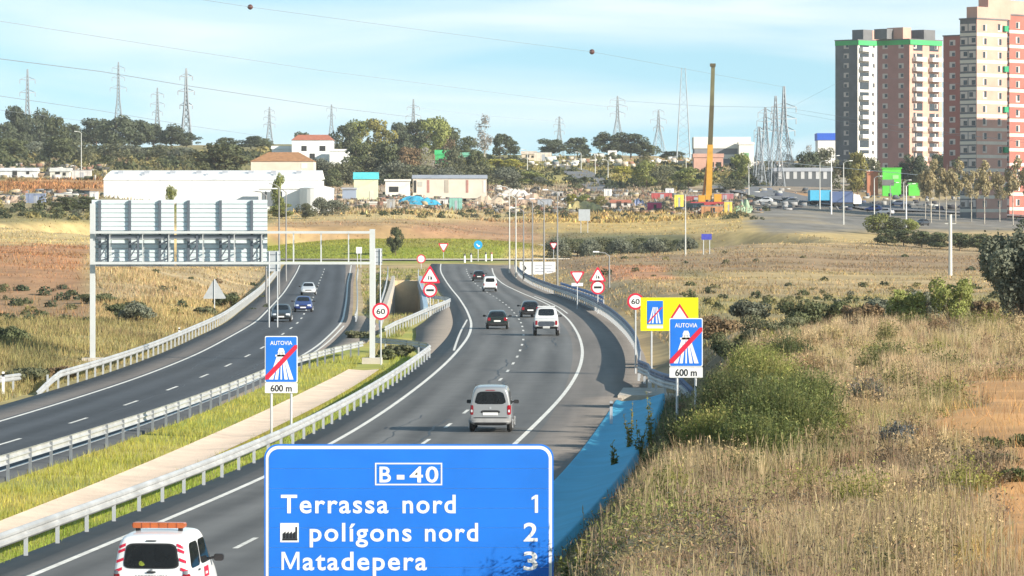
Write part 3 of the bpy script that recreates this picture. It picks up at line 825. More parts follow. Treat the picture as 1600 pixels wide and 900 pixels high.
# end-of-motorway boards, a pair on either side of the right carriageway
def motorway_end(px, d, px0, px1, yt, yb, yp, base_z, label, posts):
    o = empty('motorway_end_sign', ((px - 800) * d / F, d, base_z)); tag(o, label, 'road sign', 'motorway end signs')
    s = d / F; w = (px1 - px0) * s / 2; Y = ymap(d, base_z)
    z1, z0, zp = Y(yt), Y(yb), Y(yp)
    for p in posts: pole(o, (p - px) * s, z1 - .1, .05)
    pan = poly_part(o, 'panel', [rrect(-w, w, z0, z1, .06)], sign_white, -.02, .02)
    poly_part(pan, 'face', [rrect(-w + .035, w - .035, z0 + .035, z1 - .035, .05)], sign_blue, -.03, -.021)
    H = z1 - z0
    link('lettering', text_mesh('AUTOVIA', H * .085, .01, width=w * 1.35, align='CENTER', m=sign_white), pan, (0, -.032, z1 - H * .19))
    L = []
    for a, b, t in ((-.62, -.12, .13), (-.30, -.05, .10), (.30, .05, .10), (.62, .12, .13), (0, 0, .05)):
        L.append([((a - t) * w, z0 + H * .07), ((a + t) * w, z0 + H * .07), ((b + t * .45) * w, z0 + H * .66), ((b - t * .45) * w, z0 + H * .66)])
    L.append([(-.36 * w, z0 + H * .56), (.36 * w, z0 + H * .56), (.36 * w, z0 + H * .60), (-.36 * w, z0 + H * .60)])
    L.append([(-.22 * w, z0 + H * .66), (.22 * w, z0 + H * .66), (.12 * w, z0 + H * .74), (-.12 * w, z0 + H * .74)])
    poly_part(pan, 'pictogram', L, sign_white, -.036, -.031)
    t = .055
    poly_part(pan, 'stripe', [[(-w * .98, z0 + H * .10 - t), (-w * .98 + .12, z0 + H * .10 - t), (w * .98, z0 + H * .76 - t), (w * .98, z0 + H * .76 + t * 1.6), (w * .98 - .1, z0 + H * .76 + t * 1.6), (-w * .98, z0 + H * .10 + t * 1.6)]], sign_red, -.044, -.038)
    pl = poly_part(o, 'plate', [rrect(-w, w, zp, z0 - .02, .03)], sign_white, -.02, .02)
    link('lettering', text_mesh('600 m', (z0 - zp) * .62, .02, width=w * 1.3, align='CENTER', m=sign_black), pl, (0, -.024, zp + (z0 - zp) * .16))
motorway_end(439.5, 162, 414, 465, 525, 598, 614, -.02, 'blue end of motorway sign with red stripe in the grassy verge between the carriageways', (424, 455))
motorway_end(1072, 162, 1046, 1098, 497, 573, 590, gz((1072 - 800) * 162 / F, 162), 'blue end of motorway sign with red stripe before the yellow board on the right', (1058, 1087))

# main direction board in the foreground
d = 72.2; s = d / F
o = empty('direction_sign', ((639 - 800) * s, d, -.1), math.radians(0)); tag(o, 'large blue direction sign listing Terrassa nord, polígons nord and Matadepera', 'road sign')
Y = ymap(d, -.1); X_ = lambda px: (px - 639) * s
zb = Y(955)
for px in (475, 800): MB().box(X_(px) - .08, X_(px) + .08, .09, .27, -.6, Y(705)).build('post', galv, o)
for y in (730, 830, 930): MB().box(X_(425), X_(853), .045, .085, Y(y) - .04, Y(y) + .04).build('crossbar', galv_dark, o)
pan = poly_part(o, 'panel', [rrect(X_(413), X_(865), zb, Y(694), .24, 10)], sign_blue, -.025, .04)
poly_part(pan, 'border', [rrect(X_(415.5), X_(862.5), zb + .03, Y(696.5), .22, 10)], sign_white, -.03, -.0255)
NP = 8
for k in range(NP):      # the enamelled planks of the board
    za = zb + .08; zt = Y(701)
    a, b = za + (zt - za) * k / NP, za + (zt - za) * (k + 1) / NP - .004
    x0, x1 = X_(420.5), X_(857.5)
    poly = [(x0, a), (x1, a), (x1, b), (x0, b)]
    if k == NP - 1:
        q = rrect(x0, x1, a - 1, b, .17, 8); poly = [(x0, a), (x1, a)] + [p for p in q if p[1] > a + .01]
    poly_part(pan, 'plank', [poly], sign_blue, -.037, -.0305)
fr = [[(X_(586), Y(758)), (X_(691), Y(758)), (X_(691), Y(755.8)), (X_(586), Y(755.8))], [(X_(586), Y(725.2)), (X_(691), Y(725.2)), (X_(691), Y(723)), (X_(586), Y(723))],
      [(X_(586), Y(755.6)), (X_(588.2), Y(755.6)), (X_(588.2), Y(725.4)), (X_(586), Y(725.4))], [(X_(688.8), Y(755.6)), (X_(691), Y(755.6)), (X_(691), Y(725.4)), (X_(688.8), Y(725.4))]]
poly_part(pan, 'road_number_frame', fr, sign_white, -.042, -.0375)
def letters(t, px0, px1, yb_, cap, bold=.010):
    link('lettering', text_mesh(t, cap * s, bold + .008, width=(px1 - px0) * s, m=sign_white, spacing=1.14), pan, (X_(px0), -.0375, Y(yb_)))
letters('B', 593, 611, 753, 24); letters('-', 620, 632, 753, 24, .05); letters('4', 640, 661, 753, 24); letters('0', 665, 685, 753, 24)
letters('Terrassa', 439, 607, 801, 28); letters('nord', 629, 712, 801, 28)
letters('polígons', 484, 643, 845, 28); letters('nord', 664, 747, 845, 28)
poly_part(pan, 'lettering', [[(X_(440), Y(890)), (X_(443.8), Y(890)), (X_(443.8), Y(869.5)), (X_(452.6), Y(889)), (X_(455.4), Y(889)), (X_(464.2), Y(869.5)), (X_(464.2), Y(890)), (X_(468), Y(890)), (X_(468), Y(862)), (X_(462.8), Y(862)), (X_(454), Y(882.5)), (X_(445.2), Y(862)), (X_(440), Y(862))]], sign_white, -.0415, -.0375)
letters('atadepera', 473, 667, 890, 28)
poly_part(pan, 'lettering', [[(X_(835.6), Y(801)), (X_(840.6), Y(801)), (X_(840.6), Y(773)), (X_(836.8), Y(773)), (X_(830.5), Y(777.2)), (X_(830.5), Y(781)), (X_(835.6), Y(778.4))]], sign_white, -.0415, -.0375); letters('2', 818, 840, 845, 28); letters('3', 818, 840, 890, 28)
poly_part(pan, 'pictogram_field', [[(X_(438), Y(847)), (X_(467), Y(847)), (X_(467), Y(817)), (X_(438), Y(817))]], sign_white, -.042, -.0375)
saw = [[(X_(442 + 5 * k), Y(841)), (X_(446.6 + 5 * k), Y(841)), (X_(446.6 + 5 * k), Y(830)), (X_(442 + 5 * k), Y(833.5))] for k in range(4)]
saw.append([(X_(462), Y(841)), (X_(464.5), Y(841)), (X_(464.5), Y(823)), (X_(462), Y(823))]); saw.append([(X_(441.5), Y(844)), (X_(465), Y(844)), (X_(465), Y(841.2)), (X_(441.5), Y(841.2))])
poly_part(pan, 'factory_pictogram', saw, sign_black, -.047, -.0425)

# yellow works board with inset panels
d = 226.; s = d / F
o = sign_root('works_sign', 'yellow works board with a small blue panel and warning triangle beyond the bank', 'road sign', 1046, d, yaw=-.03)
Y = ymap(d, o.location.z); X_ = lambda px: (px - 1046) * s
for px in (1018, 1074): pole(o, X_(px), Y(470), .05)
pan = poly_part(o, 'panel', [[(X_(1001), Y(517)), (X_(1091), Y(517)), (X_(1091), Y(465)), (X_(1001), Y(465))]], sign_yellow, -.02, .02)
bp = poly_part(pan, 'blue_inset', [[(X_(1011), Y(507)), (X_(1036), Y(507)), (X_(1036), Y(470)), (X_(1011), Y(470))]], sign_blue, -.03, -.021)
poly_part(bp, 'pictogram', [[(X_(a), Y(505)), (X_(a + 2.6), Y(505)), (X_(b + 1.4), Y(480)), (X_(b), Y(480))] for a, b in ((1013.5, 1020), (1018.5, 1021.8), (1025, 1024), (1030, 1026))] , sign_white, -.036, -.031)
poly_part(bp, 'stripe', [[(X_(1011.3), Y(504)), (X_(1014), Y(504)), (X_(1035.7), Y(480)), (X_(1033), Y(480))]], sign_red, -.042, -.037)
poly_part(pan, 'distance_plate', [[(X_(1011), Y(513)), (X_(1036), Y(513)), (X_(1036), Y(508.5)), (X_(1011), Y(508.5))]], sign_white, -.03, -.021)
t_ = poly_part(pan, 'warning_triangle', [[(X_(1046), Y(499)), (X_(1078), Y(499)), (X_(1062), Y(474))]], sign_red, -.03, -.021)
poly_part(t_, 'face', [[(X_(1051), Y(496.5)), (X_(1073), Y(496.5)), (X_(1062), Y(480))]], sign_white, -.036, -.031)

def round_sign(px, yc, rpx, d, label, text=None, **k):
    o = sign_root('speed_limit_sign' if text else 'round_road_sign', label, 'road sign', px, d)
    Y = ymap(d, o.location.z); r = rpx * d / F
    pole(o, 0, Y(yc) + r * .5, .045); plate_round(o, Y(yc), r, text, **k); return o
round_sign(993, 471, 13, 229, 'red ringed speed limit sign half hidden by the yellow works board', '60')
round_sign(595, 486.5, 13.5, 247, 'red ringed speed limit sign at the foot of the gantry', '60')
def bar_sym(d, yc, z, w):
    Y = ymap(d, z); c = Y(yc); return [[(-w, c - .1), (w, c - .1), (w, c + .1), (-w, c + .1)]]
def tri_round(px, yt, rt, yc, rc, d, label):
    o = sign_root('warning_sign', label, 'road sign', px, d)
    Y = ymap(d, o.location.z); k = d / F
    pole(o, 0, Y(yt) + rt * k * .8, .05)
    plate_tri(o, Y(yt), rt * k); plate_round(o, Y(yc), rc * k, symbol=bar_sym(d, yc, o.location.z, rc * k * .55))
tri_round(672, 433, 17.5, 453.5, 11, 375, 'red warning triangle above a round sign beside the sunken cutting')
tri_round(934, 432, 14.5, 449, 11, 380, 'red warning triangle above a round sign beyond the outer bend')
def yield_sign(px, yc, r, d, label, plate=False):
    o = sign_root('yield_sign', label, 'road sign', px, d); Y = ymap(d, o.location.z)
    pole(o, 0, Y(yc) + .2, .045); plate_tri(o, Y(yc), r * d / F, True, False)
    if plate:
        w = 9 * d / F; poly_part(o, 'plate', [[(-w, Y(yc + 16)), (w, Y(yc + 16)), (w, Y(yc + 11)), (-w, Y(yc + 11))]], sign_white, -.02, .02)
yield_sign(902, 431, 12.5, 400, 'inverted yield triangle beside the outer bend of the right carriageway', True)
yield_sign(693, 385, 9, 684, 'yield triangle at the roundabout entry, left of the blue arrow sign')
yield_sign(865, 383, 6.5, 690, 'small yield triangle beyond the lamp posts right of the roundabout')
o = round_sign(658, 404.5, 7, 640, 'small round red ringed sign in front of the roundabout grass', symbol=None)
# blue arrow disc and white bollards at the splitter island
d = 676.; o = sign_root('keep_right_sign', 'round blue arrow sign standing among white bollards at the roundabout', 'road sign', 747, d)
Y = ymap(d, o.location.z); k = d / F
pole(o, 0, Y(384), .06); b_ = poly_part(o, 'panel', [circ(0, Y(382.5), 6.8 * k)], mat('disc_blue', (.02, .33, .66), .4, 0, .05, 1), -.03, .03)
poly_part(b_, 'arrow', [[(-.3, Y(382.5) + .05), (.05, Y(382.5) - .35), (.3, Y(382.5) - .3), (.3, Y(382.5) - .05), (.12, Y(382.5) - .12), (-.2, Y(382.5) + .2)]], sign_white, -.04, -.031)
for i, px in enumerate((726, 736, 759, 768)):
    p = Gp(px, d - 4 + i * 2.5); o = empty('bollard', p)
    tag(o, ('leftmost', 'second from left', 'third from left', 'rightmost')[i] + ' white bollard with dark cap round the blue arrow sign', 'bollard', 'bollards at the roundabout')
    b = MB(); b.tube((0, 0, -.1), (0, 0, 1.15), .16, 8, .13); b.build('body', white_paint, o)
    b = MB(); b.tube((0, 0, 1.15), (0, 0, 1.42), .2, 8, .15); b.build('cap', sign_black if i < 3 else mat('cap_brown', (.35, .12, .08)), o)
# white two-field direction board
d = 600.; k = d / F
o = sign_root('roundabout_board', 'white direction board with arrow field and small writing right of the far bend', 'road sign', 840, d)
Y = ymap(d, o.location.z); X_ = lambda px: (px - 840) * k
for px in (818, 862): pole(o, X_(px), Y(410), .07)
pan = poly_part(o, 'panel', [[(X_(812), Y(429)), (X_(868), Y(429)), (X_(868), Y(409)), (X_(812), Y(409))]], sign_white, -.02, .03)
poly_part(pan, 'arrow', [[(X_(816), Y(425)), (X_(818.5), Y(425)), (X_(823), Y(419)), (X_(818.5), Y(413)), (X_(816), Y(413)), (X_(820), Y(419))], [(X_(830.5), Y(428)), (X_(831.3), Y(428)), (X_(831.3), Y(410)), (X_(830.5), Y(410))]], sign_black, -.03, -.021)
poly_part(pan, 'writing', [[(X_(a), Y(y)), (X_(b), Y(y)), (X_(b), Y(y - 1.4)), (X_(a), Y(y - 1.4))] for y, row in ((415, ((836, 847), (850, 863))), (420, ((836, 842), (845, 861))), (425, ((836, 851), (854, 865)))) for a, b in row], mat('grey_ink', (.3, .32, .4)), -.03, -.021)
# signs seen from behind
d = 380.; k = d / F
o = sign_root('triangular_sign', 'grey back of a triangular road sign on the dry grass left of the left carriageway', 'road sign', 335, d)
Y = ymap(d, o.location.z); pole(o, 0, Y(436), .05)
poly_part(o, 'panel', [tri(0, Y(456), 20 * k)], galv, .09, .13); MB().box(-.07, .07, .05, .09, Y(466), Y(436)).build('stiffener', galv_dark, o)
for i, (px, w, y0, y1, d, lab) in enumerate(((427, 11, 392, 424, 330, 'tall grey back of a roadside board just right of the gantry signs'), (590, 7, 388, 414, 330, 'narrow grey back of a roadside board behind the right gantry post'))):
    x = (px - 800) * d / F; o = empty('roadside_board', (x, d, gz(x, d))); tag(o, lab, 'road sign', 'road signs')
    Y = ymap(d, o.location.z); k = d / F
    for sx in (-.6, .6): pole(o, sx * w * k, Y(y0) - .05, .05)
    pan = poly_part(o, 'panel', [[(-w * k, Y(y1)), (w * k, Y(y1)), (w * k, Y(y0)), (-w * k, Y(y0))]], galv, .1, .13)
    for j in range(3): MB().box(-w * k, w * k, .07, .099, Y(y1) + (Y(y0) - Y(y1)) * (j + .4) / 3, Y(y1) + (Y(y0) - Y(y1)) * (j + .5) / 3).build('rib', galv_dark, pan)
# delineator posts
for i, (px, d, lab) in enumerate(((5, 204, 'white delineator post by the guardrail stub at the left picture edge'), (955, 172, 'grey delineator post on the edge of the blue gutter'), (280, 300, 'small white marker stone on the dry left bank'))):
    p = Gp(px, d); o = empty('delineator_post', (p[0], p[1], max(p[2], -.05) if i != 1 else -.02)); tag(o, lab, 'marker post', 'marker posts')
    b = MB(); b.prism(rrect(-.06, .06, -.1, (1.05, .95, .8)[i], .03, 3), -.04, .04); b.build('body', white_paint if i != 1 else galv, o)
    MB().box(-.062, .062, -.043, .043, (.8, .72, .6)[i], (.95, .85, .7)[i]).build('band', sign_black, o)
d = 690.; x = (642-800)*0
# small white panel on two legs and blue panel in the fields
for (px, yc, w, h, d, lab, m_) in ((561, 391, 4.5, 5, 650, 'small white square panel on legs in the roundabout grass', sign_white), (1104, 370, 8, 4.5, 640, 'small dark blue panel in the golden grass', mat('panel_violet_blue', (.05, .06, .40))), (913, 336, 9, 9, 840, 'grey back of a square board in front of the allotments', galv)):
    o = sign_root('field_panel', lab, 'panel', px, d); Y = ymap(d, o.location.z); k = d / F
    for sx in (-.6, .6): pole(o, sx * w * k, Y(yc), .06)
    poly_part(o, 'panel', [[(-w * k, Y(yc + h)), (w * k, Y(yc + h)), (w * k, Y(yc - h)), (-w * k, Y(yc - h))]], m_, -.04, .02)

# ------------------------------------------------------------------ vehicles
def paint_mat(name, col, metal=0.0): return mat(name, col, .35, metal, .05, 1.5, coat=.6)
def car_body(stations, sub=2):
    """stations y, zlow, zbelt, wl, wb, zroof, wr -> smooth closed shell"""
    V = []; n = 0
    for (y, zl, zb, wl_, wb, zr, wr) in stations:
        half = [(0, zl), (.8 * wl_, zl), (wl_, zl + .1), (wl_ * 1.0, zl * .45 + zb * .55), (wb, zb), (wr * .45 + wb * .55, zb * .5 + zr * .5) if zr - zb > .2 else ((wb + wr) / 2, (zb + zr) / 2), (wr, zr - .06 * min(1, (zr - zb) / .3)), (wr * .8, zr), (0, zr + .012)]
        sec = [(x, y, z) for x, z in half] + [(-x, y, z) for x, z in reversed(half[1:-1])]
        n = len(sec); V += sec
    m = len(stations); Fs = []
    for i in range(m - 1):
        for k in range(n): Fs.append((i * n + k, i * n + (k + 1) % n, (i + 1) * n + (k + 1) % n, (i + 1) * n + k))
    h = n // 2
    for base, flip in ((0, False), ((m - 1) * n, True)):
        L = list(range(0, h + 1)); R = [0] + [n - k for k in range(1, h)] + [h]
        for k in range(h):
            q = [L[k], L[k + 1], R[k + 1], R[k]]
            q = [base + a for a in dict.fromkeys(q)]
            Fs.append(tuple(q if flip else q[::-1]))
    me = bpy.data.meshes.new('body'); me.from_pydata(V, [], Fs); me.update()
    ob = bpy.data.objects.new('body', me); C.objects.link(ob)
    md = ob.modifiers.new('s', 'SUBSURF'); md.levels = sub; md.render_levels = sub
    dg = bpy.context.evaluated_depsgraph_get(); dg.update()
    me2 = bpy.data.meshes.new_from_object(ob.evaluated_get(dg))
    bpy.data.objects.remove(ob); bpy.data.meshes.remove(me)
    me2.name = 'body'
    bm = bmesh.new(); bm.from_mesh(me2); bmesh.ops.recalc_face_normals(bm, faces=bm.faces); bm.to_mesh(me2); bm.free()
    me2.polygons.foreach_set('use_smooth', [True] * len(me2.polygons))
    return me2
class Car:
    def __init__(s, name, label, x, d, heading, stations, paint, cat='car', group='vehicles on the road'):
        s.root = empty(name, (x, d, float(zroad(d)) + .007), heading); tag(s.root, label, cat, group)
        s.me = car_body(stations); s.me.materials.append(paint)
        s.body = link('body', s.me, s.root)
        vs = [v.co.copy() for v in s.me.vertices]
        s.bvh = BVHTree.FromPolygons(vs, [tuple(p.vertices) for p in s.me.polygons])
        s.paint = paint
    def panel(s, name, c, axis, m, off=.008, nu=10, nv=8, r=.12, parent=None):
        """c: four corners (u,v) counter-clockwise from lower left; axis 'rear','front','left','right','top' projects them on the body"""
        V = []; ok = True
        for j in range(nv + 1):
            for i in range(nu + 1):
                a, b = i / nu * 2 - 1, j / nv * 2 - 1
                if r:       # squircle-like rounding of the corners
                    k = r * (abs(a) ** 6) * (abs(b) ** 6); a2, b2 = a * (1 - k), b * (1 - k)
                else: a2, b2 = a, b
                p, q = (a2 + 1) / 2, (b2 + 1) / 2
                lo = Vector(c[0]).lerp(Vector(c[1]), p); hi = Vector(c[3]).lerp(Vector(c[2]), p); w = lo.lerp(hi, q)
                if axis == 'rear': o, dr = Vector((w.x, -9, w.y)), Vector((0, 1, 0))
                elif axis == 'front': o, dr = Vector((w.x, 9, w.y)), Vector((0, -1, 0))
                elif axis == 'right': o, dr = Vector((9, w.x, w.y)), Vector((-1, 0, 0))
                elif axis == 'left': o, dr = Vector((-9, w.x, w.y)), Vector((1, 0, 0))
                else: o, dr = Vector((w.x, w.y, 9)), Vector((0, 0, -1))
                h, nn, _, _ = s.bvh.ray_cast(o, dr)
                if h is None: h = o + dr * 8.0; nn = -dr
                V.append(h - dr * off * .4 + nn * off * .8)
        Fs = []
        for j in range(nv):
            for i in range(nu):
                k = j * (nu + 1) + i; q = (k, k + 1, k + nu + 2, k + nu + 1)
                Fs.append(q if axis in ('rear', 'right', 'top') else q[::-1])
        mb = MB(); mb.add(V, Fs); return mb.build(name, m, parent or s.root, smooth=True)
    def wheel(s, x, y, r=.31, w=.2):
        b = MB(); sx = 1 if x > 0 else -1
        b.tube((-w / 2, 0, 0), (w / 2, 0, 0), r, 20); me = b.mesh('tyre', rubber, True)
        bm = bmesh.new(); bm.from_mesh(me); bmesh.ops.bevel(bm, geom=[e for e in bm.edges if len(e.link_faces) == 2 and e.calc_face_angle(0) > 1.2], offset=.03, segments=2, affect='EDGES'); bm.to_mesh(me); bm.free()
        t = link('wheel', me, s.root, (x, y, r))
        b = MB(); b.tube((sx * (w / 2 - .01), 0, 0), (sx * (w / 2 + .012), 0, 0), r * .66, 16)
        for k in range(6):
            a = math.pi * k / 3; b.tube((sx * (w / 2 + .015), 0, 0), (sx * (w / 2 + .02), math.cos(a) * r * .6, math.sin(a) * r * .6), .03, 5)
        b.build('rim', alloy, t)
    def mirror(s, x, y, z, m):
        b = MB(); sx = 1 if x > 0 else -1
        b.tube((x - sx * .16, y, z - .03), (x, y, z), .03, 6)
        b.prism(rrect(x - sx * .0 - .01 if sx > 0 else x - .2, x + .2 if sx > 0 else x + .01, z - .07, z + .08, .05, 4), y - .04, y + .07)
        b.build('mirror', m, s.root)
VAN = [(-2.02,.36,1.0,.74,.74,1.66,.60),(-1.99,.30,1.0,.80,.785,1.74,.645),(-1.92,.27,1.02,.83,.805,1.79,.665),(-1.4,.25,1.02,.838,.812,1.825,.675),(0,.24,1.02,.838,.812,1.83,.675),(.5,.24,1.02,.838,.812,1.78,.66),(.85,.24,1.01,.835,.805,1.52,.66),(1.22,.24,.99,.83,.79,1.07,.71),(1.75,.25,.88,.815,.75,.93,.62),(1.98,.3,.74,.76,.68,.78,.52),(2.03,.34,.70,.72,.64,.74,.48)]
HATCH = [(-2.0,.36,.84,.72,.70,.90,.60),(-1.97,.30,.86,.80,.77,.96,.64),(-1.88,.26,.92,.84,.80,1.06,.64),(-1.62,.23,.93,.86,.82,1.30,.59),(-1.3,.22,.93,.87,.83,1.42,.575),(-.4,.2,.92,.87,.835,1.465,.575),(.2,.2,.91,.87,.83,1.43,.57),(.62,.2,.91,.87,.83,1.20,.60),(1.02,.2,.90,.87,.82,.965,.70),(1.6,.22,.80,.85,.77,.84,.62),(1.95,.28,.68,.79,.69,.72,.52),(2.02,.34,.64,.74,.64,.68,.48)]
def heading(f1, f2, d, rev=False):
    a = math.atan2(-(float((f1(d + 6) + f2(d + 6)) / 2) - float((f1(d - 6) + f2(d - 6)) / 2)), 12.0)
    return a + (math.pi if rev else 0)
def finish_hatch(c, small=False, trunk=False):
    p = c.panel
    p('rear_window', [(-.52, 1.0), (.52, 1.0), (.44, 1.33), (-.44, 1.33)], 'rear', glass)
    p('windscreen', [(.62, 1.0), (-.62, 1.0), (-.5, 1.36), (.5, 1.36)], 'front', glass)
    for ax, sg in (('right', 1), ('left', -1)):
        p('side_window', [(-1.35, .97), (-.25, .97), (-.30, 1.36), (-1.05, 1.36)], ax, glass)
        p('side_window', [(-.18, .97), (.75, .97), (.15, 1.35), (-.22, 1.36)], ax, glass)
    for sg in (-1, 1):
        a, b = sorted((sg * .52, sg * .76))
        p('tail_light', [(a, .66), (b, .66), (b, .90), (a, .90)], 'rear', tail_red, nu=6, nv=6)
        a, b = sorted((sg * .40, sg * .72))
        p('headlight', [(b, .56), (a, .56), (a, .70), (b, .70)], 'front', head_lens, nu=6, nv=6)
        for y in (-1.22, 1.25): c.wheel(sg * .77, y)
        c.mirror(sg * .93, .62, .98, black_plastic)
    p('number_plate', [(-.26, .58), (.26, .58), (.26, .70), (-.26, .70)], 'rear', sign_white, nu=4, nv=2, r=0)
    p('number_plate', [(.26, .38), (-.26, .38), (-.26, .49), (.26, .49)], 'front', sign_white, nu=4, nv=2, r=0)
    p('grille', [(.36, .52), (-.36, .52), (-.36, .62), (.36, .62)], 'front', black_plastic, nu=6, nv=3, off=.006)
    p('rear_bumper', [(-.72, .33), (.72, .33), (.74, .48), (-.74, .48)], 'rear', black_plastic, nu=12, nv=3, off=.012)

# white patrol van with the orange light bar
wp = paint_mat('van_white', (.78, .80, .82))
d = 88.5; x = (262 - 800) * d / F
v = Car('patrol_van', 'white van with orange roof light bar and red chevrons in the foreground', x, d, heading(RL, RR, d), VAN, wp, 'van')
p = v.panel
p('rear_window', [(-.60, 1.10), (.60, 1.10), (.52, 1.63), (-.52, 1.63)], 'rear', black_plastic, nu=16, nv=10, r=.10)
p('rear_glass', [(-.565, 1.13), (.565, 1.13), (.49, 1.60), (-.49, 1.60)], 'rear', glass, nu=16, nv=10, r=.10, off=.016)
for ax in ('right', 'left'):
    p('side_window', [(-1.75, 1.08), (-.62, 1.08), (-.62, 1.60), (-1.6, 1.60)], ax, glass)
    p('side_window', [(-.52, 1.08), (.92, 1.08), (.42, 1.60), (-.52, 1.60)], ax, glass)
p('windscreen', [(.68, 1.10), (-.68, 1.10), (-.56, 1.66), (.56, 1.66)], 'front', glass)
red_refl = mat('chevron_red', (.62, .02, .06), .4, 0, .1, 3)
for sg in (-1, 1):
    a0, a1 = .615, .77
    for k in range(6):
        z0 = 1.04 + k * .10; w0 = a0 - (z0 - 1.04) * .16; w1 = a1 - (z0 - 1.04) * .19
        L = [(w0, z0 + .03), (w1, z0 - .03), (w1, z0 + .03), (w0, z0 + .09)]
        if sg < 0: L = [(-q[0], q[1]) for q in (L[1], L[0], L[3], L[2])]
        if k % 2 == 0 or k == 5: p('chevron', L, 'rear', red_refl, nu=4, nv=3, r=0, off=.01)
    a, b = sorted((sg * .66, sg * .80))
    p('tail_light', [(a, .72), (b, .72), (b, 1.0), (a, 1.0)], 'rear', tail_red, nu=5, nv=6, off=.016)
    p('reversing_lamp', [(a + .03, .985), (b - .03, .985), (b - .03, 1.06), (a + .03, 1.06)], 'rear', galv_dark, nu=4, nv=3, off=.022)
    for y in (-1.28, 1.3): v.wheel(sg * .74, y)
    v.mirror(sg * .88, .78, 1.12, black_plastic)
    a, b = sorted((sg * .42, sg * .72)); p('headlight', [(b, .62), (a, .62), (a, .80), (b, .80)], 'front', head_lens, nu=6, nv=6)
p('rear_bumper', [(-.78, .36), (.78, .36), (.79, .56), (-.79, .56)], 'rear', black_plastic, nu=12, nv=3, off=.02)
p('number_plate', [(-.26, .66), (.26, .66), (.26, .77), (-.26, .77)], 'rear', sign_white, nu=4, nv=2, r=0)
p('sticker', [(-.2, .78), (.35, .78), (.35, 1.0), (-.2, 1.0)], 'right', red_refl, nu=5, nv=4, r=0)
p('sticker', [(-.12, .84), (.15, .84), (.15, .89), (-.12, .89)], 'right', sign_white, nu=4, nv=2, r=0, off=.014)
p('handle', [(-.95, .98), (-.75, .98), (-.75, 1.02), (-.95, 1.02)], 'right', black_plastic, nu=4, nv=2, off=.02)
p('handle', [(-.10, 1.01), (.10, 1.01), (.10, 1.05), (-.10, 1.05)], 'rear', black_plastic, nu=4, nv=2, off=.02)
p('badge', [(-.03, 1.055), (.03, 1.055), (.03, 1.09), (-.03, 1.09)], 'rear', galv_dark, nu=3, nv=3, off=.016)
link('lettering', text_mesh('ASSISTENCIA', .075, .0, width=.72, align='CENTER', m=mat('brown_ink', (.22, .13, .10))), v.root, (0, -2.035, .895))
b = MB(); b.tube((-.03, -1.99, 1.66), (-.38, -2.03, 1.16), .009, 5); b.build('wiper', black_plastic, v.root)
p('brake_light', [(-.12, 1.665), (.12, 1.665), (.12, 1.69), (-.12, 1.69)], 'rear', black_plastic, nu=4, nv=2, off=.012)
amber = mat('amber_lens', (.42, .11, .035), .25, 0, .2, 5)
lb = MB(); lb.prism(rrect(-.56, .56, 1.88, 1.995, .045, 4), -1.15, -.9); lbo = lb.build('light_bar', amber, v.root)
for k in range(6):
    MB().box(-.54 + k * .185, -.53 + k * .185, -1.158, -.892, 1.885, 1.99).build('rib', mat('amber_dark', (.30, .07, .03), .3), lbo)
for sx in (-.45, .45): MB().box(sx - .04, sx + .04, -1.1, -.95, 1.80, 1.885).build('bracket', black_plastic, lbo)
p('driver_vest', [(-.27, 1.17), (-.15, 1.15), (-.13, 1.21), (-.24, 1.28)], 'rear', mat('hi_vis', (.22, .27, .03), .5, 0, .5, 20), nu=4, nv=3, r=.3, off=.0175)

# silver van
sp = paint_mat('van_silver', (.33, .34, .35), .3)
d = 166.5; x = (769 - 800) * d / F
v = Car('silver_van', 'silver people carrier seen from behind in the right lane', x, d, heading(RL, RR, d) * .6, VAN, sp, 'van')
p = v.panel
p('rear_window', [(-.64, 1.12), (.64, 1.12), (.50, 1.62), (-.50, 1.62)], 'rear', glass, nu=16, nv=10, r=.14)
for ax in ('right', 'left'):
    p('side_window', [(-1.7, 1.08), (-.62, 1.08), (-.62, 1.60), (-1.55, 1.60)], ax, glass)
    p('side_window', [(-.52, 1.08), (.92, 1.08), (.42, 1.60), (-.52, 1.60)], ax, glass)
p('windscreen', [(.68, 1.10), (-.68, 1.10), (-.56, 1.66), (.56, 1.66)], 'front', glass)
for sg in (-1, 1):
    a, b = sorted((sg * .67, sg * .80))
    p('tail_light', [(a, .70), (b, .70), (b, 1.08), (a, 1.08)], 'rear', tail_red, nu=5, nv=8, off=.014)
    p('reversing_lamp', [(a + .03, .8), (b - .03, .8), (b - .03, .9), (a + .03, .9)], 'rear', head_lens, nu=4, nv=3, off=.02)
    for y in (-1.28, 1.3): v.wheel(sg * .74, y)
    v.mirror(sg * .85, .78, 1.1, black_plastic)
    a, b = sorted((sg * .42, sg * .72)); p('headlight', [(b, .62), (a, .62), (a, .80), (b, .80)], 'front', head_lens, nu=6, nv=6)
p('plate_recess', [(-.40, .76), (.40, .76), (.36, .88), (-.36, .88)], 'rear', black_plastic, nu=8, nv=3)
p('number_plate', [(-.30, .68), (.30, .68), (.30, .79), (-.30, .79)], 'rear', sign_white, nu=4, nv=2, r=0, off=.016)
p('rear_bumper', [(-.80, .40), (.80, .40), (.80, .56), (-.80, .56)], 'rear', mat('bumper_grey', (.33, .33, .33), .5), nu=12, nv=4, off=.03)
p('bumper_gap', [(-.70, .565), (.70, .565), (.70, .60), (-.70, .60)], 'rear', black_plastic, nu=12, nv=2, off=.01)
p('diffuser', [(-.62, .29), (.62, .29), (.66, .39), (-.66, .39)], 'rear', black_plastic, nu=10, nv=3, off=.012)
p('badge', [(-.04, .93), (.04, .93), (.04, 1.01), (-.04, 1.01)], 'rear', galv, nu=3, nv=3, off=.012)
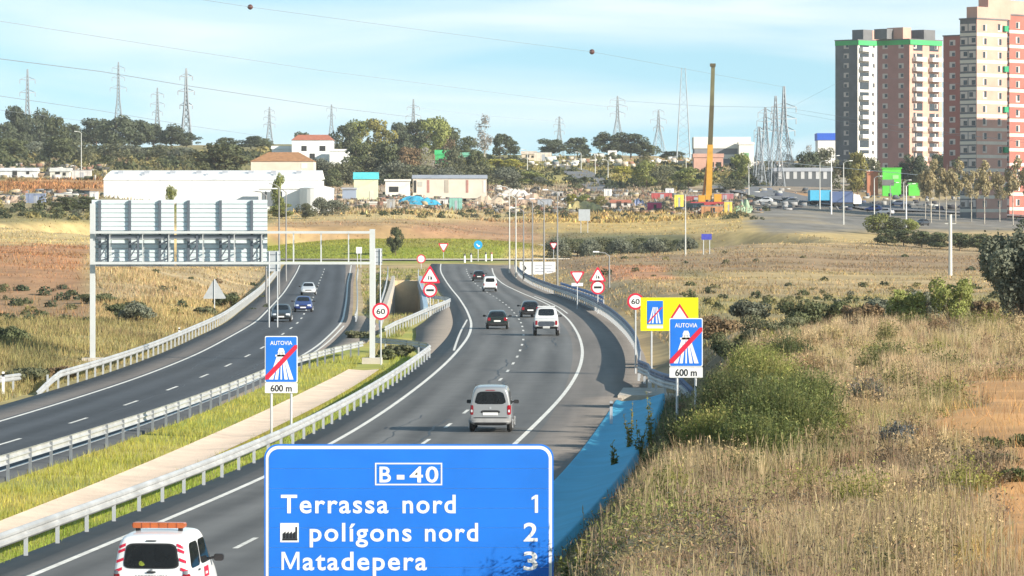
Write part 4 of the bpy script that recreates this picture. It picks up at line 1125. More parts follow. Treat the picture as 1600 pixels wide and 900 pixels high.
p('brake_light', [(-.2, 1.655), (.2, 1.655), (.2, 1.68), (-.2, 1.68)], 'rear', tail_red, nu=4, nv=2, off=.012)
for sx in (-.6, .6):
    b = MB(); b.tube((sx, -1.6, 1.86), (sx, .2, 1.86), .018, 6); b.build('roof_rail', black_plastic, v.root)

def rear_car(name, label, px, d, col, f1=RL, f2=RR, rev=False, st=HATCH, metal=.2, cat='car', x=None):
    c = Car(name, label, (px - 800) * d / F if x is None else x, d, heading(f1, f2, d, rev), st, paint_mat(name + '_paint_' + str(px), col, metal), cat)
    return c
c = rear_car('hatchback_car', 'dark green hatchback in the left lane of the right carriageway', 777, 326, (.015, .024, .022)); finish_hatch(c)
c = rear_car('hatchback_car', 'black hatchback partly hidden by the white pickup', 828, 366, (.012, .012, .014)); finish_hatch(c)
c = rear_car('hatchback_car', 'black hatchback farthest ahead, beside the white van', 748, 560, (.012, .012, .014)); finish_hatch(c)
c = rear_car('hatchback_car', 'dark grey car nearest of the three oncoming on the left carriageway', 440, 350, (.035, .045, .055), LL, LR, True); finish_hatch(c)
c = rear_car('hatchback_car', 'blue car in the middle of the three oncoming on the left carriageway', 474, 388, (.025, .05, .20), LL, LR, True); finish_hatch(c)
c = rear_car('hatchback_car', 'white car farthest of the three oncoming on the left carriageway', 482, 478, (.62, .64, .66), LL, LR, True); finish_hatch(c)
# far white van
c = rear_car('white_van', 'small white van seen from behind on the far bend', 765, 500, (.76, .77, .78), st=VAN, metal=0, cat='van')
p = c.panel
p('rear_window', [(-.56, 1.15), (.56, 1.15), (.50, 1.62), (-.50, 1.62)], 'rear', glass)
p('windscreen', [(.68, 1.10), (-.68, 1.10), (-.56, 1.66), (.56, 1.66)], 'front', glass)
for ax in ('right', 'left'): p('side_window', [(-.52, 1.08), (.92, 1.08), (.42, 1.60), (-.52, 1.60)], ax, glass)
p('rear_bumper', [(-.80, .33), (.80, .33), (.80, .52), (-.80, .52)], 'rear', black_plastic, nu=12, nv=3, off=.02)
for sg in (-1, 1):
    a, b = sorted((sg * .67, sg * .80)); p('tail_light', [(a, .70), (b, .70), (b, 1.0), (a, 1.0)], 'rear', tail_red, nu=5, nv=6, off=.014)
    for y in (-1.28, 1.3): c.wheel(sg * .74, y)
p('number_plate', [(-.26, .62), (.26, .62), (.26, .73), (-.26, .73)], 'rear', sign_white, nu=4, nv=2, r=0)
# white pickup / off-roader with a dark load bed
PICK = [(-2.3,.62,1.0,.80,.84,1.08,.84),(-2.27,.52,1.02,.88,.88,1.12,.86),(-2.1,.48,1.05,.92,.90,1.13,.86),(-.95,.45,1.05,.93,.91,1.13,.86),(-.9,.45,1.08,.93,.91,1.2,.84),(-.82,.45,1.1,.93,.91,1.78,.70),(-.6,.45,1.1,.93,.91,1.86,.70),(.3,.45,1.1,.93,.91,1.86,.70),(.6,.45,1.1,.93,.90,1.7,.70),(1.1,.45,1.08,.93,.88,1.15,.78),(1.8,.45,1.0,.92,.85,1.06,.74),(2.2,.5,.9,.86,.78,.96,.62),(2.26,.55,.86,.82,.74,.9,.58)]
d = 307.; x = (853.5 - 800) * d / F
c = Car('pickup_truck', 'white high pickup truck with dark tailgate in the right lane', x, d, heading(RL, RR, d), PICK, paint_mat('pickup_white', (.56, .57, .58)), 'pickup')
c.root.scale = (.98, 1.0, 1.12)
p = c.panel
p('rear_window', [(-.62, 1.3), (.62, 1.3), (.56, 1.74), (-.56, 1.74)], 'rear', glass)
p('windscreen', [(.72, 1.2), (-.72, 1.2), (-.6, 1.72), (.6, 1.72)], 'front', glass)
for ax in ('right', 'left'): p('side_window', [(-.7, 1.15), (.85, 1.15), (.5, 1.7), (-.66, 1.7)], ax, glass)
p('tailgate', [(-.62, .64), (.62, .64), (.62, .96), (-.62, .96)], 'rear', mat('tailgate_dark', (.06, .07, .09), .4), nu=10, nv=4, r=.1)
for sg in (-1, 1):
    a, b = sorted((sg * .66, sg * .82)); p('tail_light', [(a, .72), (b, .72), (b, 1.0), (a, 1.0)], 'rear', tail_red, nu=5, nv=6, off=.014)
    for y in (-1.4, 1.35): c.wheel(sg * .84, y, .36, .26)
    for y in (-1.4, 1.35):
        b = MB()
        for k in range(9):
            a0, a1 = math.pi * k / 9, math.pi * (k + 1) / 9
            x0, x1 = (.80, 1.0) if sg > 0 else (-1.0, -.80)
            q = [(y + r * math.cos(a), .36 + r * math.sin(a)) for r, a in ((.40, a0), (.47, a0), (.47, a1), (.40, a1))]
            b.add([(x0, u, w) for u, w in q] + [(x1, u, w) for u, w in q], [(0, 1, 2, 3), (7, 6, 5, 4), (0, 4, 5, 1), (1, 5, 6, 2), (2, 6, 7, 3), (3, 7, 4, 0)])
        b.build('wheel_arch', mat('arch_grey', (.16, .15, .18), .6), c.root)
    c.mirror(sg * .98, .7, 1.25, black_plastic)
p('rear_bumper', [(-.86, .50), (.86, .50), (.86, .63), (-.86, .63)], 'rear', black_plastic, nu=12, nv=3, off=.05)
p('number_plate', [(-.26, .53), (.26, .53), (.26, .63), (-.26, .63)], 'rear', sign_white, nu=4, nv=2, r=0, off=.06)
b = MB(); b.prism(rrect(-.66, .66, 1.86, 1.93, .03, 3), -.5, .3); b.build('roof_box', c.paint, c.root)

# ------------------------------------------------------------------ buildings far off
def bmat(name, col, var=.10, vs=.3, rough=.85): return mat(name, col, rough, 0, var, vs)
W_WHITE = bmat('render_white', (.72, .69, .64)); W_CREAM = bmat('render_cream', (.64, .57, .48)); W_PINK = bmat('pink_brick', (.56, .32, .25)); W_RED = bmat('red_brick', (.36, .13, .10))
W_DARK = bmat('grey_and_shaded_render', (.15, .15, .155), .2); W_BROWN = bmat('brown_and_shaded_brick', (.40, .20, .17)); G_BAND = bmat('green_fascia', (.06, .42, .13)); PANE = mat('window_pane', (.04, .05, .06), .2, 0, .3, 1)
BLIND = bmat('window_blind', (.62, .52, .46)); AWN = bmat('green_awning', (.03, .30, .14)); ROOF_RED = bmat('roof_tile_red', (.42, .15, .09), .2, 1); ROOF_BR = bmat('roof_tile_brown', (.36, .18, .08), .25, 1)

awn_me = MB().box(-.7, .7, -.75, -.225, 0, 1.3).mesh('awning', AWN)
def tower(px0, pxc, px1, ytop, ybase, d, label, wall_l, wall_r, floors, nwl=1, nwr=2, balc=False, band=None, fascia=None, rot=45, roof=()):
    k = d / F; c = math.cos(math.radians(rot)); s_ = math.sin(math.radians(rot))
    wl_ = (pxc - px0) * k / s_; wr = (px1 - pxc) * k / c
    x = (pxc - 800) * k; zb = min(CH - (ybase - HY) * k, gz(x, d)) - 1.0
    zt = CH - (ytop - HY) * k; H = zt - zb
    o = empty('apartment_block', (x, d, zb), math.radians(rot)); tag(o, label, 'apartment block', 'apartment blocks on the right')
    MB().box(.02, wr, .02, wl_, 0, H - .02).build('core', wall_r, o)
    MB().box(-.12, .0, .0, wl_, 0, H).build('left_wall', wall_l, o)  # a darker wall_l puts the shade of this side into its colour
    MB().box(-.12, wr, -.14, -.002, 0, H).build('front_wall', wall_r, o)
    MB().box(-.3, wr + .2, -.32, wl_ + .2, H + .01, H + .35).build('roof', W_DARK, o)
    fh = (H - 3.0) / floors
    wm = MB().box(-.16, -.125, -1.05, 1.05, 0, 1.6).mesh('window', BLIND)
    wp_ = MB().box(-.19, -.165, -.95, .1, .06, 1.1).mesh('pane', PANE)
    fm = MB().box(-.75, .75, -.19, -.145, 0, 1.55).mesh('window', BLIND)
    fp = MB().box(-.66, .2, -.22, -.195, .07, 1.48).mesh('pane', PANE)
    bal = MB().box(-2.5, 2.5, -1.7, -.15, -.05, .16); bal.box(-2.5, 2.5, -1.76, -1.68, -.05, 1.25); bal.box(-2.56, -2.5, -1.76, -.15, -.05, 1.25); bal.box(2.5, 2.56, -1.76, -.15, -.05, 1.25)
    bal = bal.mesh('balcony', W_WHITE)
    opening = MB().box(-2.3, 2.3, -.17, -.145, .16, 2.45).mesh('balcony_opening', PANE)
    bm_ = MB().box(-.15, wr + .05, -.18, -.141, 0, .75).mesh('floor_band', band) if band else None
    bl_ = MB().box(-.155, -.121, .0, wl_, 0, .75).mesh('floor_band', band) if band else None
    for f in range(floors):
        z = 2.6 + f * fh
        for i in range(nwl):
            yy = wl_ * (i + .5) / nwl
            w = link('window', wm, o, (0, yy, z + .9)); link('pane', wp_, w, (0, random.choice((0, 0, .7)), random.choice((0, 0, .0, .35))))
        if balc:
            nb = max(1, int(wr / 6.5)); pos = [wr * (.34 if nb == 1 else (i + .5) / nb) for i in range(nb)]
            for xp in pos:
                if (f * 7 + int(xp * 3)) % 6 != 5: link('balcony', bal, o, (xp, 0, z))
                link('balcony_opening', opening, o, (xp, 0, z))
        for i in range(nwr):
            xp = wr * (i + .5) / nwr if not balc else wr * (.82 if i == 0 else .06 + .1 * i)
            w = link('window', fm, o, (xp, 0, z + .85)); link('pane', fp, w, (random.choice((0, 0, .45)), 0, random.choice((0, 0, 0, .3))))
        if fascia is None and f % 3 == 1 and nwr > 1: link('awning', awn_me, o, (wr * .92, 0, z + 1.0))
        if bm_:
            link('floor_band', bm_, o, (0, 0, z - .3)); link('floor_band', bl_, o, (0, 0, z - .3))
    if fascia:
        MB().box(-.18, wr * .98, -.55, -.145, H - 1.5, H - .02).build('green_fascia', fascia, o)
        MB().box(-.3, -.125, 0, wl_, H - 1.5, H - .02).build('green_fascia', fascia, o)
    for (x0, x1, y0, y1, h, m_) in roof:
        MB().box(wr * x0, wr * x1, wl_ * y0, wl_ * y1, H + .36, H + .36 + h).build('roof_house', m_, o)
    return o
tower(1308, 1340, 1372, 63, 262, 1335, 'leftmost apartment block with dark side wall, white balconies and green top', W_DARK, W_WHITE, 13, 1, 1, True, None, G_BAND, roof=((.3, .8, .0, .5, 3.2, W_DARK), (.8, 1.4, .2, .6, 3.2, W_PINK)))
tower(1375, 1421, 1477, 62, 268, 1300, 'second apartment block with shaded brown side wall, white balconies and green top', W_BROWN, W_PINK, 13, 2, 2, True, None, G_BAND, roof=((.0, .25, .2, .7, 3.6, W_PINK), (.45, .8, .0, .4, 3.0, W_DARK), (-.2, .0, .5, .9, 3.2, W_DARK)))
tower(1477, 1503, 1535, 56, 268, 1200, 'narrow red brick apartment block between the brown and the striped blocks', W_RED, W_RED, 13, 1, 1, False)
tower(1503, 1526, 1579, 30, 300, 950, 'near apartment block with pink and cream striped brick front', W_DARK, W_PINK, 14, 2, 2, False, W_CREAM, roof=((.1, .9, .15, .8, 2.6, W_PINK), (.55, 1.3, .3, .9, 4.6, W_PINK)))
tower(1568, 1577, 1690, 24, 305, 990, 'rightmost striped red brick block cut by the picture edge', W_RED, W_RED, 13, 1, 4, False, W_CREAM, roof=((.0, .5, .2, .9, 3.2, W_PINK),))
# a neighbouring block outside the frame, whose shadow falls on the near blocks
tower(1775, 1837, 1930, 58, 320, 915, 'apartment block outside the right picture edge', W_BROWN, W_PINK, 12, 2, 3, False, W_CREAM)

def house(name, px0, px1, ytop, yeave, ybase, depth, label, cat, wall, roofm, hip=.0, doors=(), wins=(), d=None, yaw=0.0, group=None, flat=False, dmin=700):
    """box building with a gabled/hipped (ridge along x) or flat roof; doors/wins: (fraction, half width m, z0, z1, material)"""
    pc = (px0 + px1) / 2
    d = d or D(pc, ybase, dmin); k = d / F
    x = (pc - 800) * k; w = (px1 - px0) * k / 2
    zb = CH - (ybase - HY) * k; ze = CH - (yeave - HY) * k - zb; zt = CH - (ytop - HY) * k - zb
    o = empty(name, (x, d, zb), yaw); tag(o, label, cat, group)
    MB().box(-w, w, 0, depth, -1.5, ze).build('wall', wall, o)
    e = .25
    b = MB()
    if flat:
        b.box(-w - e, w + e, -e, depth + e, ze + .01, max(zt, ze + .2))
    else:
        hx = hip * w
        b.add([(-w - e, -e, ze), (w + e, -e, ze), (w + e, depth + e, ze), (-w - e, depth + e, ze), (-w - e + hx, depth / 2, zt), (w + e - hx, depth / 2, zt)],
              [(0, 1, 5, 4), (2, 3, 4, 5), (1, 2, 5), (3, 0, 4), (3, 2, 1, 0)])
    b.build('roof', roofm, o)
    for nm, L in (('door', doors), ('window', wins)):
        for (fx, hw, z0, z1, m_) in L:
            pxx = -w + 2 * w * fx
            MB().box(pxx - hw, pxx + hw, -.08, -.003, z0, z1).build(nm, m_, o)
    return o
WHITE2 = mat('bright_white_cladding', (.80, .80, .79), .6, 0, .05, .2)
GREYR = mat('grey_sheet_roof', (.34, .36, .40), .6, 0, .12, .5); TURQ = mat('turquoise_sheet', (.10, .52, .56), .6, 0, .15, .5); SHADE = mat('dark_opening', (.03, .03, .03), .9)
# white warehouse
d = 935.; k = d / F; x = (330 - 800) * k; zb = CH - (332 - HY) * k
o = empty('warehouse', (x, d, zb)); tag(o, 'long white warehouse with dark roof vents behind the gantry signs', 'warehouse')
w = 168 * k; he = (332 - 281) * k; hr = (332 - 265) * k
MB().box(-w, w, 0, 26, -2, he).build('wall', WHITE2, o)
b = MB(); pr = [(-.2, he), (4, he + (hr - he) * .55), (10, hr - .2), (14, hr), (26.2, he + .4)]
n = len(pr); V = [(-w - .2 + max(0, z - he) * .35, y, z) for y, z in pr] + [(w + .2, y, z) for y, z in pr]
b.add(V, [(i, n + i, n + i + 1, i + 1) for i in range(n - 1)] + [tuple(range(n)), tuple(range(2 * n - 1, n - 1, -1)), (0, n - 1, 2 * n - 1, n)])
b.build('roof', WHITE2, o)
for i, px in enumerate((185, 226, 267, 308, 349, 390, 425, 465)):
    xx_ = (px - 330) * k; MB().box(xx_ - .6, xx_ + .6, 5.4, 7.0, he + (hr - he) * .6, he + (hr - he) * .6 + .75).build('vent', GREYR, o)
for i, px in enumerate((222, 322, 428)): MB().box((px - 330) * k - .35, (px - 330) * k + .35, 3.0, 3.8, he + (hr - he) * .4, he + (hr - he) * .4 + .6).build('vent', GREYR, o)
for px in (200, 250, 300, 350): MB().box((px - 330) * k - .03, (px - 330) * k + .03, -.03, -.002, 0, he).build('panel_joint', GREYR, o)
# round white tank at the end of the warehouse
d_ = 915.; k_ = d_ / F; xt = (494 - 800) * k_; o = empty('storage_tank', (xt, d_, CH - (330 - HY) * k_)); tag(o, 'round white storage tank at the right end of the warehouse', 'tank')
b = MB(); b.tube((0, 3, -1), (0, 3, 36 * k_), 27 * k_, 28); b.build('shell', WHITE2, o, smooth=False)
b = MB(); b.tube((0, 3, 36 * k_ + .02), (0, 3, 40 * k_), 27.5 * k_, 28, 10 * k_); b.build('roof', WHITE2, o)
o = house('warehouse_wing', 404, 500, 291, 295, 331, 12, 'lower white wing with a dark gateway at the right end of the warehouse', 'warehouse', WHITE2, WHITE2, d=920, flat=True, doors=((.22, 2.2, 1.2, 4.4, bmat('gateway_grey', (.16, .18, .2))), (.12, .15, 0, 4.6, GREYR), (.38, .15, 0, 4.6, GREYR)))
house('hip_roof_house', 392, 490, 237, 252, 268, 14, 'low house with brown hipped roof above the warehouse', 'house', W_CREAM, ROOF_BR, .55, d=1130, wins=((.85, .8, .8, 2.2, W_WHITE),))
house('country_house', 456, 520, 210, 219, 250, 10, 'white country house with red tiled roof on the hilltop', 'house', WHITE2, ROOF_RED, .3, d=1290, wins=((.3, .8, 2.8, 4.4, SHADE), (.75, .9, 2.8, 4.4, SHADE), (.5, .8, .4, 2, SHADE)))
house('country_house', 515, 545, 233, 236, 252, 8, 'small white annex right of the white country house', 'house', WHITE2, WHITE2, flat=True, d=1280)
house('country_house', 425, 456, 228, 233, 248, 8, 'small white block with chimney left of the white country house', 'house', WHITE2, WHITE2, flat=True, d=1295)
o = house('farm_shed', 645, 760, 273, 279, 301, 7, 'long cream shed with grey roof and four bays in the allotments', 'shed', W_CREAM, GREYR, 0, d=1085, doors=((.03, .35, 0, 3.2, SHADE), (.21, .3, 0, 3.3, W_BROWN), (.46, .5, 0, 3.3, bmat('pillar_grey', (.4, .36, .3))), (.74, .3, 0, 3.3, W_BROWN)), wins=((.1, .6, 1.6, 2.8, bmat('wg', (.4, .4, .36))), (.97, .25, 0, 3.2, W_WHITE)))
o = house('turquoise_hut', 553, 590, 269, 280, 312, 4, 'tall pale hut with turquoise roof right of the warehouse', 'hut', bmat('pale_green_wall', (.62, .66, .44)), TURQ, 0, d=1040, doors=((.75, .5, 0, 2.2, W_CREAM),))
house('caravan_shed', 602, 640, 280, 283, 300, 4, 'white lean-to left of the long cream shed', 'shed', W_WHITE, W_WHITE, flat=True, d=1080, doors=((.35, 1.2, 0, 1.4, SHADE),))
house('lean_to', 535, 556, 293, 296, 318, 4, 'grey lean-to beside the turquoise hut', 'shed', bmat('blue_grey_sheet', (.28, .33, .42)), GREYR, flat=True, d=1035)
house('low_wall_shed', 562, 602, 315, 317, 326, 3, 'low white wall-like shed below the turquoise hut', 'shed', W_WHITE, W_WHITE, flat=True, d=985)
YARD = [  # kind, px0, px1, ytop, ybase, colour, label
 ('tarp', 612, 690, 306, 320, (.04, .30, .46), 'blue tarpaulin heap below the long cream shed'),
 ('tarp', 615, 668, 300, 309, (.62, .38, .10), 'orange tarpaulin heap behind the blue one'),
 ('crate', 680, 700, 311, 321, (.62, .60, .58), 'white crate right of the blue tarpaulin'),
 ('crate', 702, 722, 309, 329, (.20, .42, .36), 'green and white container below the long cream shed'),
 ('crate', 604, 617, 313, 328, (.38, .36, .33), 'grey bin left of the blue tarpaulin'),
 ('tarp', 725, 800, 305, 322, (.48, .38, .28), 'rubble heap of broken timber right of the green container'),
 ('tarp', 770, 840, 296, 310, (.55, .50, .45), 'pale rubble heap behind the lamp posts'),
 ('tarp', 800, 860, 302, 320, (.42, .30, .22), 'brown rubble heap behind the lamp posts'),
 ('crate', 840, 862, 312, 324, (.33, .36, .40), 'grey metal box left of the yellow shrubs'),
 ('crate', 944, 956, 295, 306, (.78, .76, .72), 'white hut below the end of the hill road'),
 ('shed', 955, 985, 312, 326, (.62, .58, .54), 'white shack with red roof in the scrapyard'),
 ('tarp', 985, 1012, 310, 324, (.30, .34, .50), 'bluish scrap heap right of the white shack'),
 ('crate', 1012, 1034, 316, 331, (.55, .06, .16), 'crimson container in the scrapyard'),
 ('crate', 1040, 1053, 294, 306, (.80, .78, .76), 'white box behind the scrapyard'),
 ('crate', 1054, 1068, 304, 326, (.80, .66, .10), 'yellow machine body in the scrapyard'),
 ('crate', 1070, 1104, 306, 316, (.34, .07, .07), 'dark red beam stack left of the crane foot'),
 ('crate', 1018, 1050, 302, 312, (.42, .08, .08), 'dark red beam stack behind the yellow machine'),
 ('crate', 1070, 1100, 318, 328, (.12, .16, .14), 'dark green skip left of the crane foot'),
 ('crate', 1118, 1146, 302, 314, (.38, .14, .16), 'red fence panels right of the crane foot'),
 ('crate', 1132, 1144, 315, 335, (.75, .55, .12), 'yellow digger arm housing right of the crane foot'),
 ('tarp', 1144, 1180, 312, 333, (.30, .40, .26), 'greenish heap at the right end of the scrapyard'),
 ('crate', 1096, 1130, 322, 334, (.45, .22, .10), 'rusty flatbed below the crane'),
 ('tarp', 880, 945, 312, 330, (.52, .42, .18), 'straw coloured heap in front of the hill road'),
 ('crate', 862, 880, 300, 307, (.56, .53, .50), 'pale wall stub right of the lamp posts'),
 ('shed', 0, 58, 262, 277, (.62, .62, .62), 'white sheds at the left picture edge'),
 ('shed', 78, 108, 262, 279, (.60, .58, .52), 'white shed right of the thin pole on the left'),
 ('crate', 112, 142, 266, 281, (.58, .56, .54), 'pale container left of the warehouse roof'),
 ('crate', 40, 70, 302, 318, (.20, .24, .36), 'blue grey container under the orange field strip'),
 ('crate', 85, 120, 304, 312, (.60, .58, .52), 'white trailer under the orange field strip'),
 ('crate', 140, 152, 300, 314, (.74, .70, .68), 'white hut at the left end of the warehouse'),
 ('tarp', 0, 40, 305, 318, (.42, .30, .22), 'brown heap at the left picture edge'),
 ('shed', 680, 702, 234, 256, (.05, .42, .14), 'green tarpaulin shelter on the hill'),
 ('shed', 712, 735, 238, 252, (.16, .42, .28), 'second green shelter right of the first on the hill'),
 ('crate', 835, 862, 238, 252, (.64, .56, .48), 'pale hut at the top of the hill road'),
 ('shed', 815, 838, 236, 250, (.58, .48, .38), 'beige hut at the crest left of the hill road'),
 ('crate', 928, 944, 240, 252, (.74, .70, .66), 'white hut among the trees right of the hill road'),
 ('crate', 950, 964, 236, 248, (.78, .76, .72), 'white house corner under the round tree on the hill'),
]
for kind, a, b_, yt, yb, col, lab in YARD:
    pc = (a + b_) / 2; d = D(pc, yb, 840); k = d / F; x = (pc - 800) * k; w = (b_ - a) * k / 2; h = (yb - yt) * k
    m_ = mat('yard_%d' % int(pc), col, .75, 0, .25, .8)
    zb = gz(x, d) - .1
    if kind == 'tarp':
        o = empty('heap', (x, d, zb)); tag(o, lab, 'heap', 'yard clutter')
        R = random.Random(int(a)); n = 14; V = []; Fs = []
        for j in range(6):
            for i in range(n + 1):
                u = i / n * 2 - 1; v_ = j / 5 * 2 - 1
                hh = max(0, 1 - abs(u) ** 2.5) * max(0, 1 - v_ * v_) * h * R.uniform(.6, 1.15)
                V.append((u * w, v_ * 2.2 + 2, hh))
        for j in range(5):
            for i in range(n): q = j * (n + 1) + i; Fs.append((q, q + 1, q + n + 2, q + n + 1))
        mb = MB(); mb.add(V, Fs); mb.build('cover', m_, o)
        bb = MB()
        for q in range(14):
            u = R.uniform(-1, 1) * w; z = R.uniform(.1, .55) * h; L = R.uniform(.5, 1.6); yy = R.uniform(-.6, .4)
            bb.tube((u, yy, z), (u + L * R.uniform(-1, 1), yy + .3, z + L * R.uniform(-.1, .5)), .09, 4)
        bb.build('debris', mat('mixed_debris', (.34, .27, .20), .9, 0, .6, 1.2), o)['kind'] = 'stuff'
    elif kind == 'crate':
        o = empty('container', (x, d, zb)); tag(o, lab, 'container', 'yard clutter')
        MB().box(-w, w, 0, 2.4, 0, h).build('body', m_, o)
        MB().box(-w - .08, w + .08, -.08, 2.48, h, h + .12).build('lid', GREYR, o)
        nr = max(2, int(w * 2 / 1.3)); rm = MB().box(-.06, .06, -.06, -.002, .1, h - .05).mesh('rib', m_)
        for i in range(nr): link('rib', rm, o, (-w + (i + .5) * 2 * w / nr, 0, 0))
        MB().box(-w * .15, w * .25, -.03, -.004, .1, h * .8).build('door', SHADE if pc % 3 < 1 else GREYR, o)
    else:
        house('shack', a, b_, yt, yt + (yb - yt) * .35, yb, 5, lab, 'shack', m_, ROOF_RED if 'red roof' in lab else m_, 0, d=d, doors=((.4, .6, 0, 1.8, SHADE),), wins=((.75, .4, .8, 1.6, SHADE),), group='yard clutter')
# buildings behind the street on the right
house('industrial_building', 1085, 1172, 214, 232, 262, 14, 'dark and white industrial building behind the crane', 'building', bmat('dark_facade', (.22, .22, .24)), W_WHITE, flat=True, d=1420, wins=((.3, 4, 3, 4.5, W_WHITE), (.7, 4, 3, 4.5, W_WHITE), (.5, 8, .5, 1.5, SHADE)))
house('pink_house', 1084, 1130, 240, 246, 268, 10, 'pinkish house behind the crane foot', 'house', W_PINK, W_PINK, flat=True, d=1330, wins=((.6, .8, 1.5, 3, SHADE), (.85, .8, 1.5, 3, SHADE)))
house('white_slab', 1155, 1178, 222, 226, 262, 9, 'white slab building left of the big lattice pylon', 'building', W_WHITE, W_WHITE, flat=True, d=1410, wins=((.5, .8, 3, 5, bmat('green_glass', (.2, .4, .2))),))
house('depot', 1278, 1330, 208, 219, 248, 12, 'white depot with a blue fascia left of the apartment blocks', 'building', W_WHITE, mat('royal_blue', (.02, .10, .52), .6), flat=True, d=1420)
house('station_hall', 1210, 1300, 262, 268, 285, 10, 'dark low hall with white bars right of the lattice pylons', 'building', bmat('dark_facade2', (.10, .11, .12)), GREYR, flat=True, d=1180, wins=tuple((.1 + .13 * i, .5, 1, 3.2, bmat('pale_bar', (.5, .5, .5))) for i in range(7)))
o = house('green_hoarding', 1379, 1408, 262, 263.5, 298, 1.2, 'bright green hoarding in front of the brown apartment block', 'hoarding', mat('lime_green', (.10, .55, .06), .7, 0, .12, .4), mat('lime_green', (0, 0, 0)), flat=True, d=1120, wins=((.3, 1.6, 1.4, 3.0, W_DARK), (.7, .8, 3.2, 4.2, bmat('light_green', (.3, .7, .25)))))
house('green_hoarding', 1420, 1437, 286, 287, 297, 1.2, 'small green hoarding right of the tall one', 'hoarding', MATS['lime_green'], MATS['lime_green'], flat=True, d=1110)
house('terracotta_wall', 1355, 1372, 268, 269, 298, 2.5, 'terracotta coloured wall left of the green hoarding', 'wall', bmat('terracotta', (.46, .19, .11)), W_RED, flat=True, d=1122)
# lorry and parked cars on the street
def lorry(px, yb, d, label, col):
    x, _, z = Gp(px, d); k = d / F
    o = empty('lorry', (x, d, z + .3), math.radians(-80)); tag(o, label, 'lorry')
    m_ = mat('lorry_%d' % px, col, .5, 0, .1, .5)
    MB().box(-1.2, 1.2, -3.2, 2.0, .95, 3.6).build('box_body', m_, o)
    b = MB(); b.add([(-1.15, 2.2, .6), (1.15, 2.2, .6), (1.15, 4.2, .6), (-1.15, 4.2, .6), (-1.15, 2.2, 2.9), (1.15, 2.2, 2.9), (1.1, 3.7, 2.8), (-1.1, 3.7, 2.8), (1.12, 4.2, 1.7), (-1.12, 4.2, 1.7)],
                    [(3, 2, 1, 0), (4, 5, 6, 7), (0, 1, 5, 4), (7, 6, 8, 9), (9, 8, 2, 3), (1, 2, 8, 6, 5), (0, 4, 7, 9, 3)]); b.build('cab', white_paint, o)
    MB().box(-1.0, 1.0, -3.2, 2.2, .55, .94).build('chassis', black_plastic, o)
    for y in (-2.2, -1.1, 3.1):
        for sx in (-1, 1): t = MB(); t.tube((sx * .8, y, .5), (sx * 1.12, y, .5), .5, 14); t.build('wheel', rubber, o)
lorry(1284, 318, 1015, 'blue box lorry parked on the street at the right', (.05, .35, .55))
lorry(1318, 318, 1010, 'dark blue lorry parked right of the blue box lorry', (.06, .10, .22))
proto = None
for i, (px, yb, col, ang, lab) in enumerate(((1365, 333, (.04, .08, .30), 70, 'blue car parked near the green hoarding'), (1402, 325, (.05, .07, .12), 95, 'dark car in the shade below the green hoarding'), (1441, 356, (.03, .03, .035), 150, 'black car on the street in front of the pale trees'),
        (1383, 338, (.5, .5, .52), 60, 'silver car beside the low bushes on the street'), (897, 262, (.6, .6, .6), 10, 'white car coming down the hill road'), (867, 258, (.10, .22, .22), 12, 'dark teal car at the top of the hill road'),
        (1195, 320, (.6, .6, .6), 80, 'pale car parked by the lattice pylons'), (1235, 322, (.08, .09, .10), 95, 'dark car at the bend of the side street'), (1520, 330, (.3, .3, .32), 92, 'grey car behind the row of pale trees'), (888, 318, (.68, .68, .66), 95, 'white car by the yellow shrubs of the allotments'))):
    d = D(px, yb, 800); x, _, z = Gp(px, d)
    c = Car('parked_car', lab, x, d, math.radians(ang), HATCH, paint_mat('parked_%d' % px, col, .1), group='parked cars far off')
    c.root.location.z = z + .3
    p = c.panel
    for ax in ('right', 'left'): p('side_window', [(-1.35, .97), (.75, .97), (.15, 1.35), (-1.05, 1.36)], ax, glass, nu=6, nv=3)
    p('rear_window', [(-.52, 1.0), (.52, 1.0), (.44, 1.33), (-.44, 1.33)], 'rear', glass, nu=5, nv=3); p('windscreen', [(.62, 1.0), (-.62, 1.0), (-.5, 1.36), (.5, 1.36)], 'front', glass, nu=5, nv=3)
    for sg in (-1, 1):
        for y in (-1.22, 1.25): t = MB(); t.tube((sg * .7, y, .31), (sg * .9, y, .31), .31, 12); t.build('wheel', rubber, c.root)

